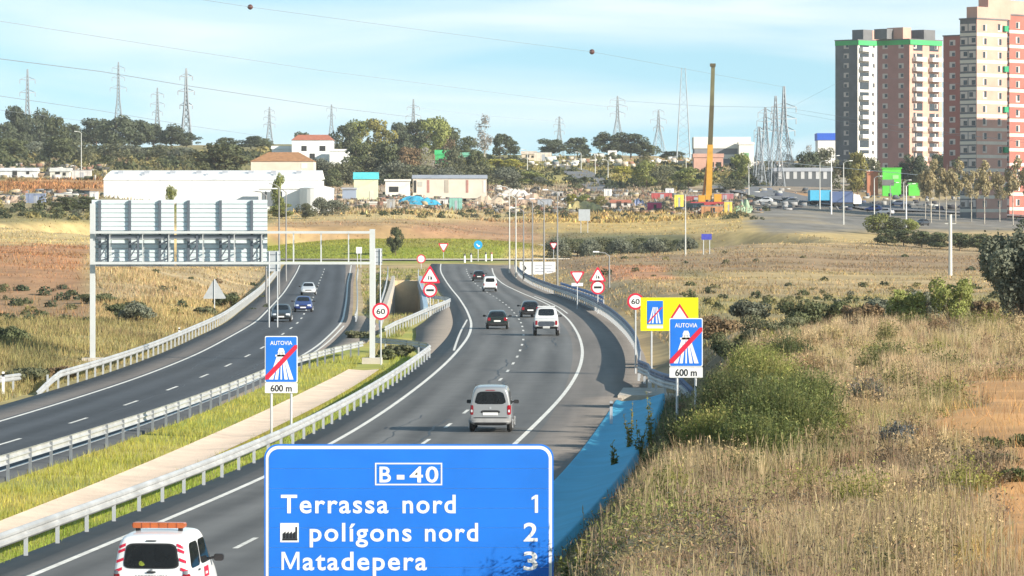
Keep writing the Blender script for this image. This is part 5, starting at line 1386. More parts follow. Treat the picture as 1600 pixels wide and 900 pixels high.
# ------------------------------------------------------------------ pylons and wires
pyl = mat('pylon_steel', (.30, .33, .36), .6, .2, .1, .3)
def pylon(px, ytop, ybase, half_base, arms, label, d, th=.13, peak=True):
    th *= 1.3
    k = d / F; x = (px - 800) * k; zt = CH - (ytop - HY) * k; zb = gz(x, d) - 1
    zb = min(zb, CH - (ybase - HY) * k)
    H = zt - zb; o = empty('pylon', (x, d, zb), .25); tag(o, label, 'pylon', 'electricity pylons')
    hb = half_base; wt = .5
    waist = H * .62
    def hw(z): return hb + (wt * 1.3 - hb) * min(1, z / waist) if z < waist else wt * 1.3 + (wt * .4 - wt * 1.3) * (z - waist) / (H - waist)
    b = MB(); zs = [0]
    while zs[-1] < H - 1.2: zs.append(min(H, zs[-1] + max(1.7, hw(zs[-1]) * 2.2)))
    zs[-1] = H
    cs = ((-1, -1), (1, -1), (1, 1), (-1, 1))
    for z0, z1 in zip(zs[:-1], zs[1:]):
        a0, a1 = hw(z0), hw(z1)
        for i in range(4):
            c0, c1 = cs[i], cs[(i + 1) % 4]
            b.tube((c0[0] * a0, c0[1] * a0, z0), (c0[0] * a1, c0[1] * a1, z1), th, 4, cap=False)
            b.tube((c0[0] * a0, c0[1] * a0, z0), (c1[0] * a1, c1[1] * a1, z1), th * .55, 3, cap=False)
            b.tube((c1[0] * a0, c1[1] * a0, z0), (c0[0] * a1, c0[1] * a1, z1), th * .55, 3, cap=False)
            b.tube((c0[0] * a1, c0[1] * a1, z1), (c1[0] * a1, c1[1] * a1, z1), th * .5, 3, cap=False)
    b.build('lattice_tower', pyl, o)
    th = th * 1.25
    for ya, L in arms:
        z = CH - (ya - HY) * k - zb; L *= k; q = MB()
        for sx in (-1, 1):
            for sy in (-1, 1): q.tube((sx * hw(z), sy * hw(z), z), (sx * L, 0, z + .2), th * .7, 4); q.tube((sx * hw(z), sy * hw(z) * .6, z + 1.3), (sx * L, 0, z + .2), th * .5, 3)
            q.tube((sx * L, 0, z + .2), (sx * L, 0, z - 1.5), th * .8, 4)
        q.build('crossarm', pyl, o)
    return o
pylon(43, 108, 262, 3.2, ((125, 12), (145, 12)), 'leftmost lattice pylon on the wooded hill', 1700, .15)
pylon(185, 97, 250, 3.4, ((107, 10), (122, 10), (138, 13)), 'second lattice pylon from the left behind the wooded hill', 1900, .12)
pylon(246, 137, 245, 2.6, ((148, 10), (163, 11), (176, 8)), 'short lattice pylon left of the tallest dark one', 2100, .15)
pylon(291, 107, 240, 2.6, ((120, 10), (143, 13), (165, 10)), 'tall dark lattice pylon right of the wooded hill', 1750, .22)
pylon(421, 167, 230, 2.4, ((174, 8), (184, 9), (195, 9)), 'small lattice pylon left of the white country house', 2250, .14)
pylon(518, 163, 230, 2.4, ((170, 8), (182, 6)), 'faint small lattice pylon right of the white country house', 2300, .1)
pylon(646, 155, 225, 2.4, ((168, 10), (182, 12)), 'lattice pylon above the middle clump of trees', 2100, .14)
pylon(874, 182, 252, 2.8, ((187, 6), (195, 9), (206, 8)), 'small lattice pylon left of the hill road crest', 2250, .12)
pylon(965, 150, 245, 3.4, ((157, 12), (167, 16), (178, 12)), 'wide lattice pylon above the round tree right of the hill road', 1900, .11)
pylon(1029, 172, 245, 3.2, ((175, 9), (188, 13), (200, 8)), 'lattice pylon left of the tall twin mast', 1900, .11)
pylon(1225, 135, 285, 3.0, ((168, 20), (186, 20), (205, 18)), 'tallest lattice pylon of the group left of the apartment blocks', 1250, .13)
pylon(1196, 168, 290, 2.0, ((177, 12), (190, 14), (206, 12)), 'lattice pylon just left of the tallest one on the right', 1220, .1)
pylon(1212, 150, 292, 2.2, ((178, 8), (196, 9)), 'slim lattice pylon between the two on the right', 1180, .09)
pylon(1186, 198, 292, 1.8, ((205, 8), (215, 8)), 'lowest lattice pylon of the group on the right', 1210, .09)
d = 1500.; k = d / F; x = (1068 - 800) * k; zb = gz(x, d)
o = empty('twin_mast', (x, d, zb)); tag(o, 'tall thin twin mast left of the yellow crane', 'mast')
zt = CH - (106 - HY) * k - zb
for sx in (-1, 1):
    b = MB(); b.tube((sx * 11 * k, 0, -1), (sx * 3.0 * k, 0, zt), .28, 5, .12); b.build('leg', pyl, o)
b = MB()
for i in range(12):
    z0, z1 = zt * i / 12, zt * (i + 1) / 12; w0, w1 = (11 - 8 * i / 12) * k, (11 - 8 * (i + 1) / 12) * k
    b.tube((-w0, 0, z0), (w1, 0, z1), .05, 3); b.tube((w0, 0, z0), (-w1, 0, z1), .05, 3)
b.build('bracing', pyl, o)

def wire(pts, r, label, m_, sag=0):
    """pts (px, y, depth)"""
    P = [Pt(*p) for p in pts]; Q = []
    for i in range(len(P) - 1):
        for j in range(10): Q.append(P[i].lerp(P[i + 1], j / 10))
    Q.append(P[-1])
    b = MB()
    for a, c_ in zip(Q[:-1], Q[1:]): b.tube(a - Q[0], c_ - Q[0], r, 4, cap=False)
    o = b.build('power_line', m_, None, Q[0]); tag(o, label, 'wire', 'overhead wires'); return o
dw = mat('wire_dark', (.16, .18, .20), .6); lw = mat('wire_pale', (.22, .25, .27), .7)
wire([(-400, 40, 700), (0, 92, 900), (160, 112, 1050), (280, 132, 1200), (420, 153, 1450), (520, 168, 1700), (636, 182, 2100)], .10, 'dark power line from the upper left edge down to the middle pylon', dw)
wire([(-400, 100, 800), (0, 150, 1000), (150, 172, 1200), (300, 197, 1500), (412, 213, 2250)], .07, 'lower dark power line from the left edge across the wooded hill', dw)
wire([(-400, -22, 700), (0, 33, 900), (300, 80, 1100), (500, 110, 1300), (800, 148, 1600), (950, 167, 1900)], .07, 'upper faint power line across the left half of the sky', lw)
wl_ = wire([(-300, -95, 600), (200, -18, 700), (391, 11, 760), (660, 47, 860), (925, 81, 980), (1225, 136, 1250)], .04, 'faint wire carrying two red marker balls', dw)
wire([(-400, 130, 900), (0, 172, 1100), (185, 196, 1900)], .05, 'short dark wire low over the wooded left hill', dw)
wire([(646, 168, 2100), (760, 181, 2150), (874, 190, 2250)], .06, 'faint wire between the middle pylon and the pylon by the hill road', lw)
wire([(965, 157, 1900), (1100, 166, 1500), (1225, 168, 1250)], .05, 'faint wire behind the crane between two pylons', lw)
wire([(1225, 168, 1250), (1400, 196, 1000), (1700, 236, 800)], .035, 'pale wire crossing the apartment blocks', lw)
wire([(1205, 170, 1250), (1400, 205, 1000), (1700, 225, 800)], .03, 'second pale wire crossing the apartment blocks', lw)
wire([(1212, 180, 1180), (1330, 118, 1000), (1700, 146, 800)], .02, 'faint high wire before the apartment blocks', lw)
wire([(1225, 254, 1100), (1400, 270, 1000), (1700, 298, 900)], .075, 'white cable above the street on the right', mat('cable_white', (.75, .75, .75), .5))
ball_m = mat('marker_ball_red', (.09, .03, .025), .6)
for px, y, d, lab in ((391, 11, 760, 'dark red marker ball on the wire, upper left sky'), (925, 81, 980, 'dark red marker ball on the wire, right of the middle of the sky')):
    bm = bmesh.new(); bmesh.ops.create_icosphere(bm, subdivisions=2, radius=4.3 * d / F); me = bpy.data.meshes.new('marker_ball'); bm.to_mesh(me); bm.free(); me.materials.append(ball_m)
    o = empty('marker_ball', Pt(px, y, d)); tag(o, lab, 'marker ball', 'marker balls'); link('shell', me, o)
    b = MB(); b.tube((-.52, 0, 0), (.52, 0, 0), .14, 8); b.build('clamp', pyl, o)

# ------------------------------------------------------------------ lamp posts
lamp_m = mat('lamp_post_steel', (.50, .50, .47), .5, .2, .08, .5); lamp_d = mat('lamp_post_dark', (.22, .22, .22), .5, .2, .08, .5)
def lamp(px, ytop, d, label, arm=-1, r=.10, m_=None):
    x, _, z = Gp(px, d); h = CH - (ytop - HY) * d / F - z
    o = empty('lamp_post', (x, d, z)); tag(o, label, 'lamp post', 'lamp posts')
    b = MB(); b.tube((0, 0, -.3), (0, 0, h - .3), r * 1.25, 8, r * .7); b.build('pole', m_ or lamp_m, o)
    b = MB(); b.tube((0, 0, h - .4), (arm * .5, -.2, h), r * .6, 6); b.tube((arm * .5, -.2, h), (arm * 1.5, -.5, h + .1), r * .6, 6); b.build('arm', m_ or lamp_m, o)
    b = MB(); b.box(arm * 1.5 - .35, arm * 1.5 + .35, -.68, -.36, h + .05, h + .2); b.build('lantern', white_paint, o)
for px, yt, d, lab, m_ in ((796, 292, 610, 'pale lamp post, leftmost of the row at the far bend', None), (806, 306, 580, 'pale lamp post, second of the row at the far bend', None), (818, 326, 560, 'dark thin lamp post, third of the row at the far bend', lamp_d),
        (832, 312, 545, 'dark lamp post, fourth of the row at the far bend', lamp_d), (850, 312, 530, 'lamp post right of the white board, fifth of the row at the far bend', lamp_d), (871, 298, 515, 'lamp post, rightmost of the row at the far bend', lamp_d),
        (1071, 300, 640, 'lone pale lamp post in the golden field', None), (436, 288, 480, 'thin lamp post rising right of the gantry signs', lamp_d), (447, 296, 560, 'second thin lamp post right of the gantry signs', lamp_d), (416, 300, 430, 'thin lamp post at the right edge of the gantry signs', lamp_d),
        (127, 206, 1150, 'thin pale pole above the sheds on the left hill', None), (824, 234, 1300, 'pale pole at the crest left of the hill road', None), (1299, 244, 940, 'white lamp post by the blue lorry', white_paint), (1318, 252, 860, 'lamp post in front of the dark blue lorry', None),
        (1281, 252, 990, 'thin lamp post left of the white one by the blue lorry', None), (1366, 276, 930, 'lamp post before the terracotta wall', None), (1391, 286, 900, 'thin lamp post before the green hoarding', lamp_d), (1416, 288, 830, 'pale lamp post by the street bushes', white_paint),
        (1412, 282, 1000, 'thin lamp post just right of the green hoarding', None), (1559, 284, 990, 'pale lamp post before the rightmost block', white_paint), (1515, 282, 985, 'thin lamp post between the pale street trees', None), (952, 395, 470, 'short lamp post stub beyond the outer bend', lamp_d),
        (1170, 255, 1100, 'thin pole left of the lattice pylon group', None), (1110, 262, 1190, 'thin pole right of the yellow crane', None), (1072, 150 + 90, 1300, 'thin pole behind the scrapyard', None), (908, 238, 1320, 'pole on the right side of the hill road', None), (930, 240, 1290, 'second pole on the right side of the hill road', None), (950, 250, 1250, 'third pole on the right side of the hill road', None)):
    lamp(px, yt, d, lab, -1 if px < 1000 else 1, .10 if d < 700 else .13, m_)
# stout grey pole at the field edge
x, y_, z = Gp(1485, 520); o = empty('utility_pole', (x, y_, z)); tag(o, 'stout grey utility pole rising from the field edge on the right', 'pole')
b = MB(); b.tube((0, 0, -.5), (0, 0, CH - (335 - HY) * 520 / F - z), .26, 8, .2); b.build('shaft', lamp_m, o)
MB().box(-.7, .7, -.06, .06, CH - (350 - HY) * 520 / F - z, CH - (348.5 - HY) * 520 / F - z).build('crossarm', lamp_m, o)

# ------------------------------------------------------------------ crane with its raised telescopic boom
d = 1010.; k = d / F; x, _, z = Gp(1108, d)
o = empty('mobile_crane', (x, d, z)); tag(o, 'yellow mobile crane with its long boom raised upright in the scrapyard', 'crane')
yel = mat('crane_yellow', (.58, .30, .03), .5, 0, .2, .3); olv = mat('crane_olive', (.085, .07, .03), .5, 0, .2, .3)
def boom(y0, y1, w, x0, x1, m_, nm):
    z0, z1 = CH - (y0 - HY) * k - z, CH - (y1 - HY) * k - z
    b = MB(); b.add([((x0 - 1108) * k + sx * w, sy * w + 1, z0) for sx, sy in ((-1, -1), (1, -1), (1, 1), (-1, 1))] + [((x1 - 1108) * k + sx * w * .9, sy * w * .9 + 1, z1) for sx, sy in ((-1, -1), (1, -1), (1, 1), (-1, 1))],
                    [(3, 2, 1, 0), (4, 5, 6, 7), (0, 1, 5, 4), (1, 2, 6, 5), (2, 3, 7, 6), (3, 0, 4, 7)]); return b.build(nm, m_, o)
boom(312, 226, .74, 1107.5, 1110, yel, 'boom_base')
boom(226, 165, .58, 1110, 1112.5, olv, 'boom_section')
boom(165, 103, .5, 1112.5, 1114.5, mat('crane_olive_pale', (.13, .12, .055), .5, 0, .2, .3), 'boom_section')
MB().box((1114.5 - 1108) * k - .75, (1114.5 - 1108) * k + .6, .3, 1.7, CH - (104 - HY) * k - z, CH - (99 - HY) * k - z).build('boom_head', olv, o)
b = MB(); b.tube((-1.6, 1, 1.5), (-.2, 1, 12), .3, 8); b.build('boom_ram', mat('crane_orange', (.55, .20, .04), .5), o)
MB().box(-4.5, 4.5, -.4, 2.4, .6, 1.4).build('chassis', mat('crane_red', (.40, .05, .05), .6), o)
MB().box(-2.6, -.9, -.3, 2.0, 1.41, 3.0).build('counterweight', yel, o)
MB().box(1.2, 3.0, -.3, 1.4, 1.41, 3.3).build('cab', yel, o)
for xx_ in (-3.6, -2.2, 2.2, 3.6): t = MB(); t.tube((xx_, -.55, .5), (xx_, -.15, .5), .55, 12); t.build('wheel', rubber, o)

# ------------------------------------------------------------------ loose clutter of the yards: one mass of small boards, bricks and scrap
R4 = np.random.default_rng(91)
def clutter(n, px0, px1, y0, y1, size, label, name, dmin=840, pal=((.34, .27, .20), (.25, .18, .12), (.44, .41, .37), (.12, .11, .10), (.24, .13, .09), (.17, .18, .19), (.32, .26, .15), (.09, .10, .06), (.06, .06, .055))):
    px = R4.uniform(px0, px1, n); dd_ = np.array([D(a, y1, dmin) for a in (px0, (px0 + px1) / 2, px1)]); de = np.array([D(a, y0, dmin) for a in (px0, (px0 + px1) / 2, px1)])
    t = R4.uniform(0, 1, n); xs = [px0, (px0 + px1) / 2, px1]
    d = np.interp(px, xs, dd_) * (1 - t) + np.interp(px, xs, de) * t; X = (px - 800) * d / F
    keep = vnoise(X, d, 6, 92) + .6 * vnoise(X, d, 2.5, 93) > -.15; X, d = X[keep], d[keep]; n = len(X)
    Z = tz(X, d)
    hx = size * R4.uniform(.2, 1.5, n) ** 1.5; hy = size * R4.uniform(.2, .8, n); hz = size * R4.uniform(.12, 1.0, n) ** 1.3; tl = R4.normal(0, .35, n)
    cs = np.array([(-1, -1, 0), (1, -1, 0), (1, 1, 0), (-1, 1, 0), (-1, -1, 2), (1, -1, 2), (1, 1, 2), (-1, 1, 2)], float)
    lx = cs[None, :, 0] * hx[:, None]; ly = cs[None, :, 1] * hy[:, None]; lz = cs[None, :, 2] * hz[:, None]
    rx = lx * np.cos(tl)[:, None] - lz * np.sin(tl)[:, None]; rz = np.abs(lx * np.sin(tl)[:, None]) * .6 + lz * np.cos(tl)[:, None]
    V = np.stack([X[:, None] + rx, d[:, None] + ly, Z[:, None] + rz - .05], 2).reshape(-1, 3)
    fc = np.array([(0, 3, 2, 1), (4, 5, 6, 7), (0, 1, 5, 4), (1, 2, 6, 5), (2, 3, 7, 6), (3, 0, 4, 7)])
    Fc = (np.arange(n)[:, None, None] * 8 + fc[None]).reshape(-1, 4)
    cc = np.array(pal)[R4.integers(0, len(pal), n)] * R4.uniform(.7, 1.25, (n, 1))
    tag(link(name, mesh_np(name, V, Fc, mat('clutter_mixed', (0, 0, 0), .85, 0, .2, .8, attr='tint'), np.repeat(cc, 8, 0))), label, 'clutter', kind='stuff')
clutter(1500, 500, 800, 296, 330, .55, 'loose boards and scrap strewn over the allotments', 'allotment_clutter')
clutter(1400, 760, 1190, 298, 334, .6, 'loose scrap strewn over the scrapyard by the crane', 'scrapyard_clutter')
clutter(700, -20, 165, 258, 282, .7, 'loose clutter between the sheds on the left', 'shed_clutter')
clutter(500, -20, 150, 303, 320, .6, 'loose clutter under the orange field strip', 'field_clutter')
clutter(500, 800, 1300, 240, 262, .8, 'pale clutter of the far settlement along the crest', 'crest_clutter', 1000, ((.6, .56, .5), (.5, .42, .34), (.2, .2, .2), (.66, .64, .6), (.3, .16, .1)))
clutter(450, 1180, 1560, 296, 330, .6, 'clutter along the street on the right', 'street_clutter', 900, ((.05, .05, .06), (.1, .12, .14), (.3, .3, .3), (.08, .1, .16), (.4, .4, .38)))

# ------------------------------------------------------------------ trees and shrubs
def leaf_cloud(lobes, n, size, R, flat=.0):
    """lobes (cx,cy,cz,rx,ry,rz); returns V,F of leaf quads spread through the outer shell of the lobes"""
    lob = np.array(lobes, float); vol = lob[:, 3] * lob[:, 4] + lob[:, 4] * lob[:, 5] + lob[:, 3] * lob[:, 5]
    pick = R.choice(len(lob), n, p=vol / vol.sum())
    u = R.normal(size=(n, 3)); u /= np.linalg.norm(u, axis=1)[:, None]
    rad = np.clip(1 - np.abs(R.normal(0, .2, n)) + (R.uniform(0, 1, n) < .12) * R.uniform(0, .35, n), .3, 1.3)
    L = lob[pick]; P = L[:, :3] + u * rad[:, None] * L[:, 3:]
    # clump the leaves
    cl = R.normal(size=(max(8, n // 40), 3)); 
    nor = u + R.normal(0, .55, (n, 3)); nor /= np.linalg.norm(nor, axis=1)[:, None]
    t = np.cross(nor, R.normal(size=(n, 3))); t /= np.linalg.norm(t, axis=1)[:, None] + 1e-9; b = np.cross(nor, t)
    sz = size * R.uniform(.55, 1.3, n)[:, None]
    V = np.stack([P - t * sz - b * sz * .45, P + t * sz * .9 - b * sz * .55, P + t * sz * 1.05 + b * sz * .5, P - t * sz * .85 + b * sz * .6], 1).reshape(-1, 3)
    Fc = np.arange(4 * n).reshape(n, 4)
    return V, Fc
def crown_lobes(R, h0, h1, rad, n, squash=.75, top=.0):
    L = []
    for i in range(n):
        a = R.uniform(0, 6.283); t = R.uniform(0, 1) ** .7; z = h0 + (h1 - h0) * R.uniform(.12, .86)
        env = math.sin(math.pi * min(max((z - h0) / (h1 - h0) * .8 + .14 + top, .05), .95)) 
        r = rad * env * .84 * t; s_ = rad * R.uniform(.17, .40)
        L.append((math.cos(a) * r, math.sin(a) * r, z, s_, s_, s_ * squash))
    return L
def trunk_mesh(R, h, r, limbs, spread, m_):
    b = MB(); p = Vector((0, 0, -.5)); n = 4
    for i in range(n):
        q = Vector((R.normal() * r * .5, R.normal() * r * .5, h * (i + 1) / n)); b.tube(p, q, r * (1 - .13 * i), 7, r * (1 - .13 * (i + 1))); p = q
    for i in range(limbs):
        a = R.uniform(0, 6.283); s0 = Vector((0, 0, h * R.uniform(.55, .98))); e = s0 + Vector((math.cos(a) * spread * R.uniform(.5, 1), math.sin(a) * spread * R.uniform(.5, 1), h * R.uniform(.25, .6)))
        m = s0.lerp(e, .5) + Vector((0, 0, .15 * h * R.uniform(-.3, .5)))
        b.tube(s0, m, r * .45, 5, r * .3); b.tube(m, e, r * .3, 5, r * .12)
    return b.mesh('trunk', m_, True)
def fol(name, col, var=.45, vs=.5, rnd=.15, tr=.25): return mat(name, col, .75, 0, var, vs, rnd=rnd, translucent=tr)
F_PINE = fol('foliage_pine', (.085, .102, .054)); F_OAK = fol('foliage_oak', (.105, .12, .05)); F_AUT = fol('foliage_autumn', (.22, .20, .055)); F_BRN = fol('foliage_brown', (.20, .135, .07)); F_OLV = fol('foliage_olive', (.14, .145, .075))
F_PALE = fol('foliage_pale_autumn', (.33, .27, .14)); F_GREY = fol('foliage_grey', (.165, .175, .12)); F_GRN = fol('foliage_green', (.09, .155, .025)); F_YEL = fol('foliage_yellow', (.36, .33, .06)); F_YG = fol('foliage_yellow_green', (.24, .26, .07)); F_TWIG = fol('bare_twigs', (.36, .33, .30), .2)
PROTO = {}
def proto(kind, m_, seed, h0, h1, rad, lobes, n, leaf, squash=.75, tr=.22, bk=None, top=0.0):
    R = np.random.default_rng(seed)
    V, Fc = leaf_cloud(crown_lobes(R, h0, h1, rad, lobes, squash, top), n, leaf, R)
    me = mesh_np('crown', V, Fc, m_)
    PROTO[kind] = (me, trunk_mesh(R, h0 + (h1 - h0) * .45, tr, 7, rad * .6, bk or bark), h1, rad)
# every prototype is about 10 m high
for i in range(3):
    proto('pine%d' % i, F_PINE, 40 + i, 1.5, 10, 5.2, 34, 3600, .27, .7)
    proto('oak%d' % i, F_OAK, 50 + i, .8, 10, 5.0, 34, 3600, .27, .85)
proto('autumn0', F_AUT, 60, 1, 10, 4.6, 30, 3000, .27); proto('autumn1', F_YG, 61, .6, 10, 5.0, 30, 3000, .27); proto('brown0', F_BRN, 62, 1, 10, 4.4, 26, 2000, .24); proto('olive0', F_OLV, 63, .4, 10, 6.5, 36, 3000, .3); proto('olive1', F_GREY, 64, .3, 10, 7.5, 36, 3000, .32)
proto('poplar', F_TWIG, 65, .5, 10, 1.9, 22, 1100, .14, 1.6, .16, bark_pale); proto('cypress', F_PINE, 66, .3, 10, 3.2, 16, 2000, .26, 1.3, .2, None, -.1); proto('street0', F_PALE, 67, 3.6, 10, 2.5, 14, 1300, .20, 1.0, .14, bark_pale); proto('street1', F_PALE, 68, 3.2, 10, 2.8, 15, 1300, .20, 1.0, .14, bark_pale); proto('yellow0', F_YEL, 69, .2, 10, 5.5, 14, 1800, .36); proto('twig', F_TWIG, 70, 1, 10, 4.6, 14, 1500, .13, .9, .16, bark_pale)
def tree(kind, px, ytop, ybase, label, cat='tree', wscale=1.0, dmin=700, d=None, name=None, group=None, wpx=None):
    d = d or D(px, ybase, dmin); x, _, z = Gp(px, d); me, tm, h1, rad = PROTO[kind]
    H = CH - (ytop - HY) * d / F - z; s = H / h1 * 1.02
    sw = s * wscale if wpx is None else wpx * d / F / (2 * rad) * 1.15
    o = empty(name or ('tree' if cat == 'tree' else 'shrub'), (x, d, z), random.uniform(0, 6.28)); tag(o, label, cat, group or ('trees far off' if cat == 'tree' else 'shrubs'))
    link('crown', me, o, scale=(sw, sw, s)); link('trunk', tm, o, scale=(sw, sw, s))
    return o
ORD = ['first', 'second', 'third', 'fourth', 'fifth', 'sixth', 'seventh', 'eighth', 'ninth', 'tenth', 'eleventh', 'twelfth', 'thirteenth', 'fourteenth', 'fifteenth', 'sixteenth', 'seventeenth', 'eighteenth', 'nineteenth', 'twentieth', 'twenty-first', 'twenty-second', 'twenty-third', 'twenty-fourth', 'twenty-fifth', 'twenty-sixth', 'twenty-seventh', 'twenty-eighth']
HILL = [(10,'pine0',190,252,56),(30,'pine1',164,250,52),(62,'pine2',170,250,60),(88,'oak0',178,250,50),(112,'pine0',192,250,48),(150,'pine1',184,250,62),(182,'pine2',180,250,66),(212,'pine0',184,250,56),(240,'pine1',192,250,52),(268,'pine2',194,248,50),(292,'pine0',206,248,44)]
for i, (px, kd, yt, yb, w) in enumerate(HILL): tree(kd, px, yt, yb, ORD[i] + ' dark pine from the left edge on the wooded left hill', d=1560 + (i % 3) * 45, wpx=w, group='pines on the left hill')
LOW = [(-12,'oak0',212,258,60),(22,'oak1',216,260,50),(55,'olive1',222,262,60),(86,'oak2',214,258,56),(118,'olive0',220,260,60),(148,'oak0',226,260,46),(172,'olive0',224,262,54),(200,'olive1',226,262,52),(228,'oak1',230,262,44),(252,'olive0',226,262,52),(284,'olive1',230,262,48),(304,'olive0',236,264,40)]
for i, (px, kd, yt, yb, w) in enumerate(LOW): tree(kd, px, yt, yb, ORD[i] + ' grey-green bushy tree from the left edge at the foot of the left hill', d=1330 + (i % 3) * 35, wpx=w, group='bushy trees below the left hill')
tree('oak2', 342, 222, 268, 'broad green tree standing above the warehouse roof', d=1110, wpx=86)
for i, (px, kd, yt, w, lab) in enumerate(((355, 'oak0', 214, 44, 'left of the three low trees behind the warehouse'), (392, 'pine1', 212, 44, 'middle of the three low trees behind the warehouse'), (413, 'oak2', 216, 34, 'right of the three low trees behind the warehouse'))): tree(kd, px, yt, 245, 'dark round tree, ' + lab, d=1600, wpx=w)
MID = [(473,'pine0',205,34,'dark tree behind the roof of the white country house'),(540,'oak0',192,48,'dark green tree right of the white country house'),(562,'autumn1',188,52,'yellow-green tree, left one of the pair on the hilltop'),(592,'autumn0',186,48,'yellow-green tree, right one of the pair on the hilltop'),(628,'pine1',190,40,'dark round tree left of the middle pylon'),(655,'oak1',186,52,'dark tree right under the middle pylon'),(678,'autumn1',183,52,'tall olive tree right of the middle pylon'),(688,'brown0',202,44,'brown leafless looking tree on the hilltop'),(704,'oak2',200,48,'dark green tree right of the brown one'),(730,'oak0',212,42,'low dark tree left of the bare poplar'),(781,'cypress',206,34,'dark pointed tree right of the bare poplar'),(798,'oak1',218,30,'small dark tree at the right end of the hilltop clump')]
for i, (px, kd, yt, w, lab) in enumerate(MID): tree(kd, px, yt, 248, lab, d=1480 + (i % 3) * 30, wpx=w)
tree('poplar', 757, 176, 248, 'pale bare poplar standing above the hilltop clump', d=1450, wpx=30)
for i, (px, kd, yt, w, lab) in enumerate(((500, 'olive1', 248, 46, 'grey-green bush below the white country house'), (536, 'olive0', 254, 56, 'wide olive bush above the turquoise hut'), (578, 'olive0', 246, 60, 'yellowish olive bush on the slope above the allotments'), (618, 'olive1', 252, 56, 'grey bush behind the long cream shed'), (560, 'oak1', 222, 50, 'dark bush under the yellow-green pair'), (600, 'oak2', 222, 54, 'dark thicket under the yellow-green pair'), (640, 'brown0', 222, 46, 'brownish thicket left of the green shelter'), (664, 'twig', 226, 40, 'bare thicket beside the green shelter'), (708, 'olive0', 232, 46, 'olive thicket between the two green shelters'), (745, 'oak0', 232, 40, 'dark thicket below the bare poplar'), (520, 'oak0', 262, 30, 'dark bush at the right end of the warehouse'), (655, 'olive0', 258, 70, 'olive bush behind the roof of the long cream shed'), (700, 'olive1', 262, 60, 'grey-green hedge behind the long cream shed'), (745, 'olive0', 258, 70, 'wide hedge at the right end of the long cream shed'), (795, 'olive1', 262, 50, 'grey bush below the crest left of the hill road'))):
    tree(kd, px, yt, yt + 34, lab, cat='shrub', dmin=900, wpx=w, d=1200 if yt < 250 else None)
for i, (px, kd, yt, yb, w, lab) in enumerate(((740, 'yellow0', 249, 268, 60, 'yellow bush left of the hill road crest'), (785, 'yellow0', 247, 268, 64, 'bright yellow bush above the rubble heaps'), (830, 'autumn1', 268, 288, 40, 'yellow-green bush by the hill road'), (845, 'olive1', 276, 290, 26, 'small dark bush beside the hill road'))): tree(kd, px, yt, yb, lab, cat='shrub', dmin=900, wpx=w)
RT = [(862,'pine0',216,54,'round dark tree left of the hill road crest'),(903,'pine1',214,40,'round dark tree at the crest right of the hill road'),(950,'pine2',206,48,'large round dark tree, left half of the clump right of the hill road'),(985,'pine0',206,56,'large round dark tree, right half of the clump right of the hill road'),(1012,'oak1',226,40,'lower dark tree at the right end of the clump right of the hill road'),(1050,'pine1',236,40,'small round tree left of the crane')]
for i, (px, kd, yt, w, lab) in enumerate(RT): tree(kd, px, yt, 250, lab, d=1600, wpx=w)
for i, (px, kd, yt, yb, w, lab) in enumerate(((975, 'yellow0', 258, 280, 44, 'yellow bush below the round trees'), (1010, 'autumn1', 252, 296, 40, 'yellow-green tree on the slope left of the crane'), (1035, 'olive0', 258, 292, 44, 'olive bush on the slope left of the crane'), (1075, 'autumn1', 262, 296, 44, 'yellow-green bush just left of the crane'), (1140, 'olive0', 280, 300, 44, 'olive bush right of the crane foot'), (893, 'yellow0', 302, 322, 20, 'upright yellow shrub in the allotments'), (912, 'autumn1', 304, 326, 26, 'yellow-green shrub in the allotments'), (935, 'autumn0', 306, 326, 26, 'olive shrub in the allotments'), (503, 'olive1', 308, 338, 30, 'grey bush in front of the warehouse wing'), (478, 'olive0', 318, 342, 34, 'olive bush in front of the warehouse wing'), (440, 'autumn1', 318, 342, 40, 'yellow-green bush right of the gantry signs'), (520, 'olive1', 312, 338, 44, 'wide grey bush right of the warehouse wing'), (130, 'oak0', 306, 330, 56, 'dark bush left of the warehouse'), (100, 'oak1', 308, 330, 40, 'second dark bush left of the warehouse'), (268, 'autumn1', 290, 340, 18, 'slim yellow-green sapling in front of the warehouse'), (436, 'autumn1', 272, 340, 22, 'slim yellow-green sapling at the right end of the warehouse'))):
    tree(kd, px, yt, yb, lab, cat='shrub', dmin=760, wpx=w)
tree('oak1', 618, 354, 392, 'small round tree standing in the roundabout grass', d=705, wpx=24)
ST = [(1340,'autumn0',238,34),(1362,'olive0',246,34),(1446,'street1',256,24),(1468,'street0',262,22),(1455,'street0',248,34),(1478,'street1',252,30),(1493,'street0',250,34),(1518,'street1',256,26),(1538,'street0',250,32),(1562,'street1',258,30),(1583,'street0',246,34),(1608,'street1',250,34)]
for i, (px, kd, yt, w) in enumerate(ST): tree(kd, px, yt, 338 if i > 1 else 300, ORD[i] + ' pale autumn tree from the left in the row before the apartment blocks', d=(905 if i > 1 else 1130) + (i % 2) * 18, wpx=w, group='street trees')
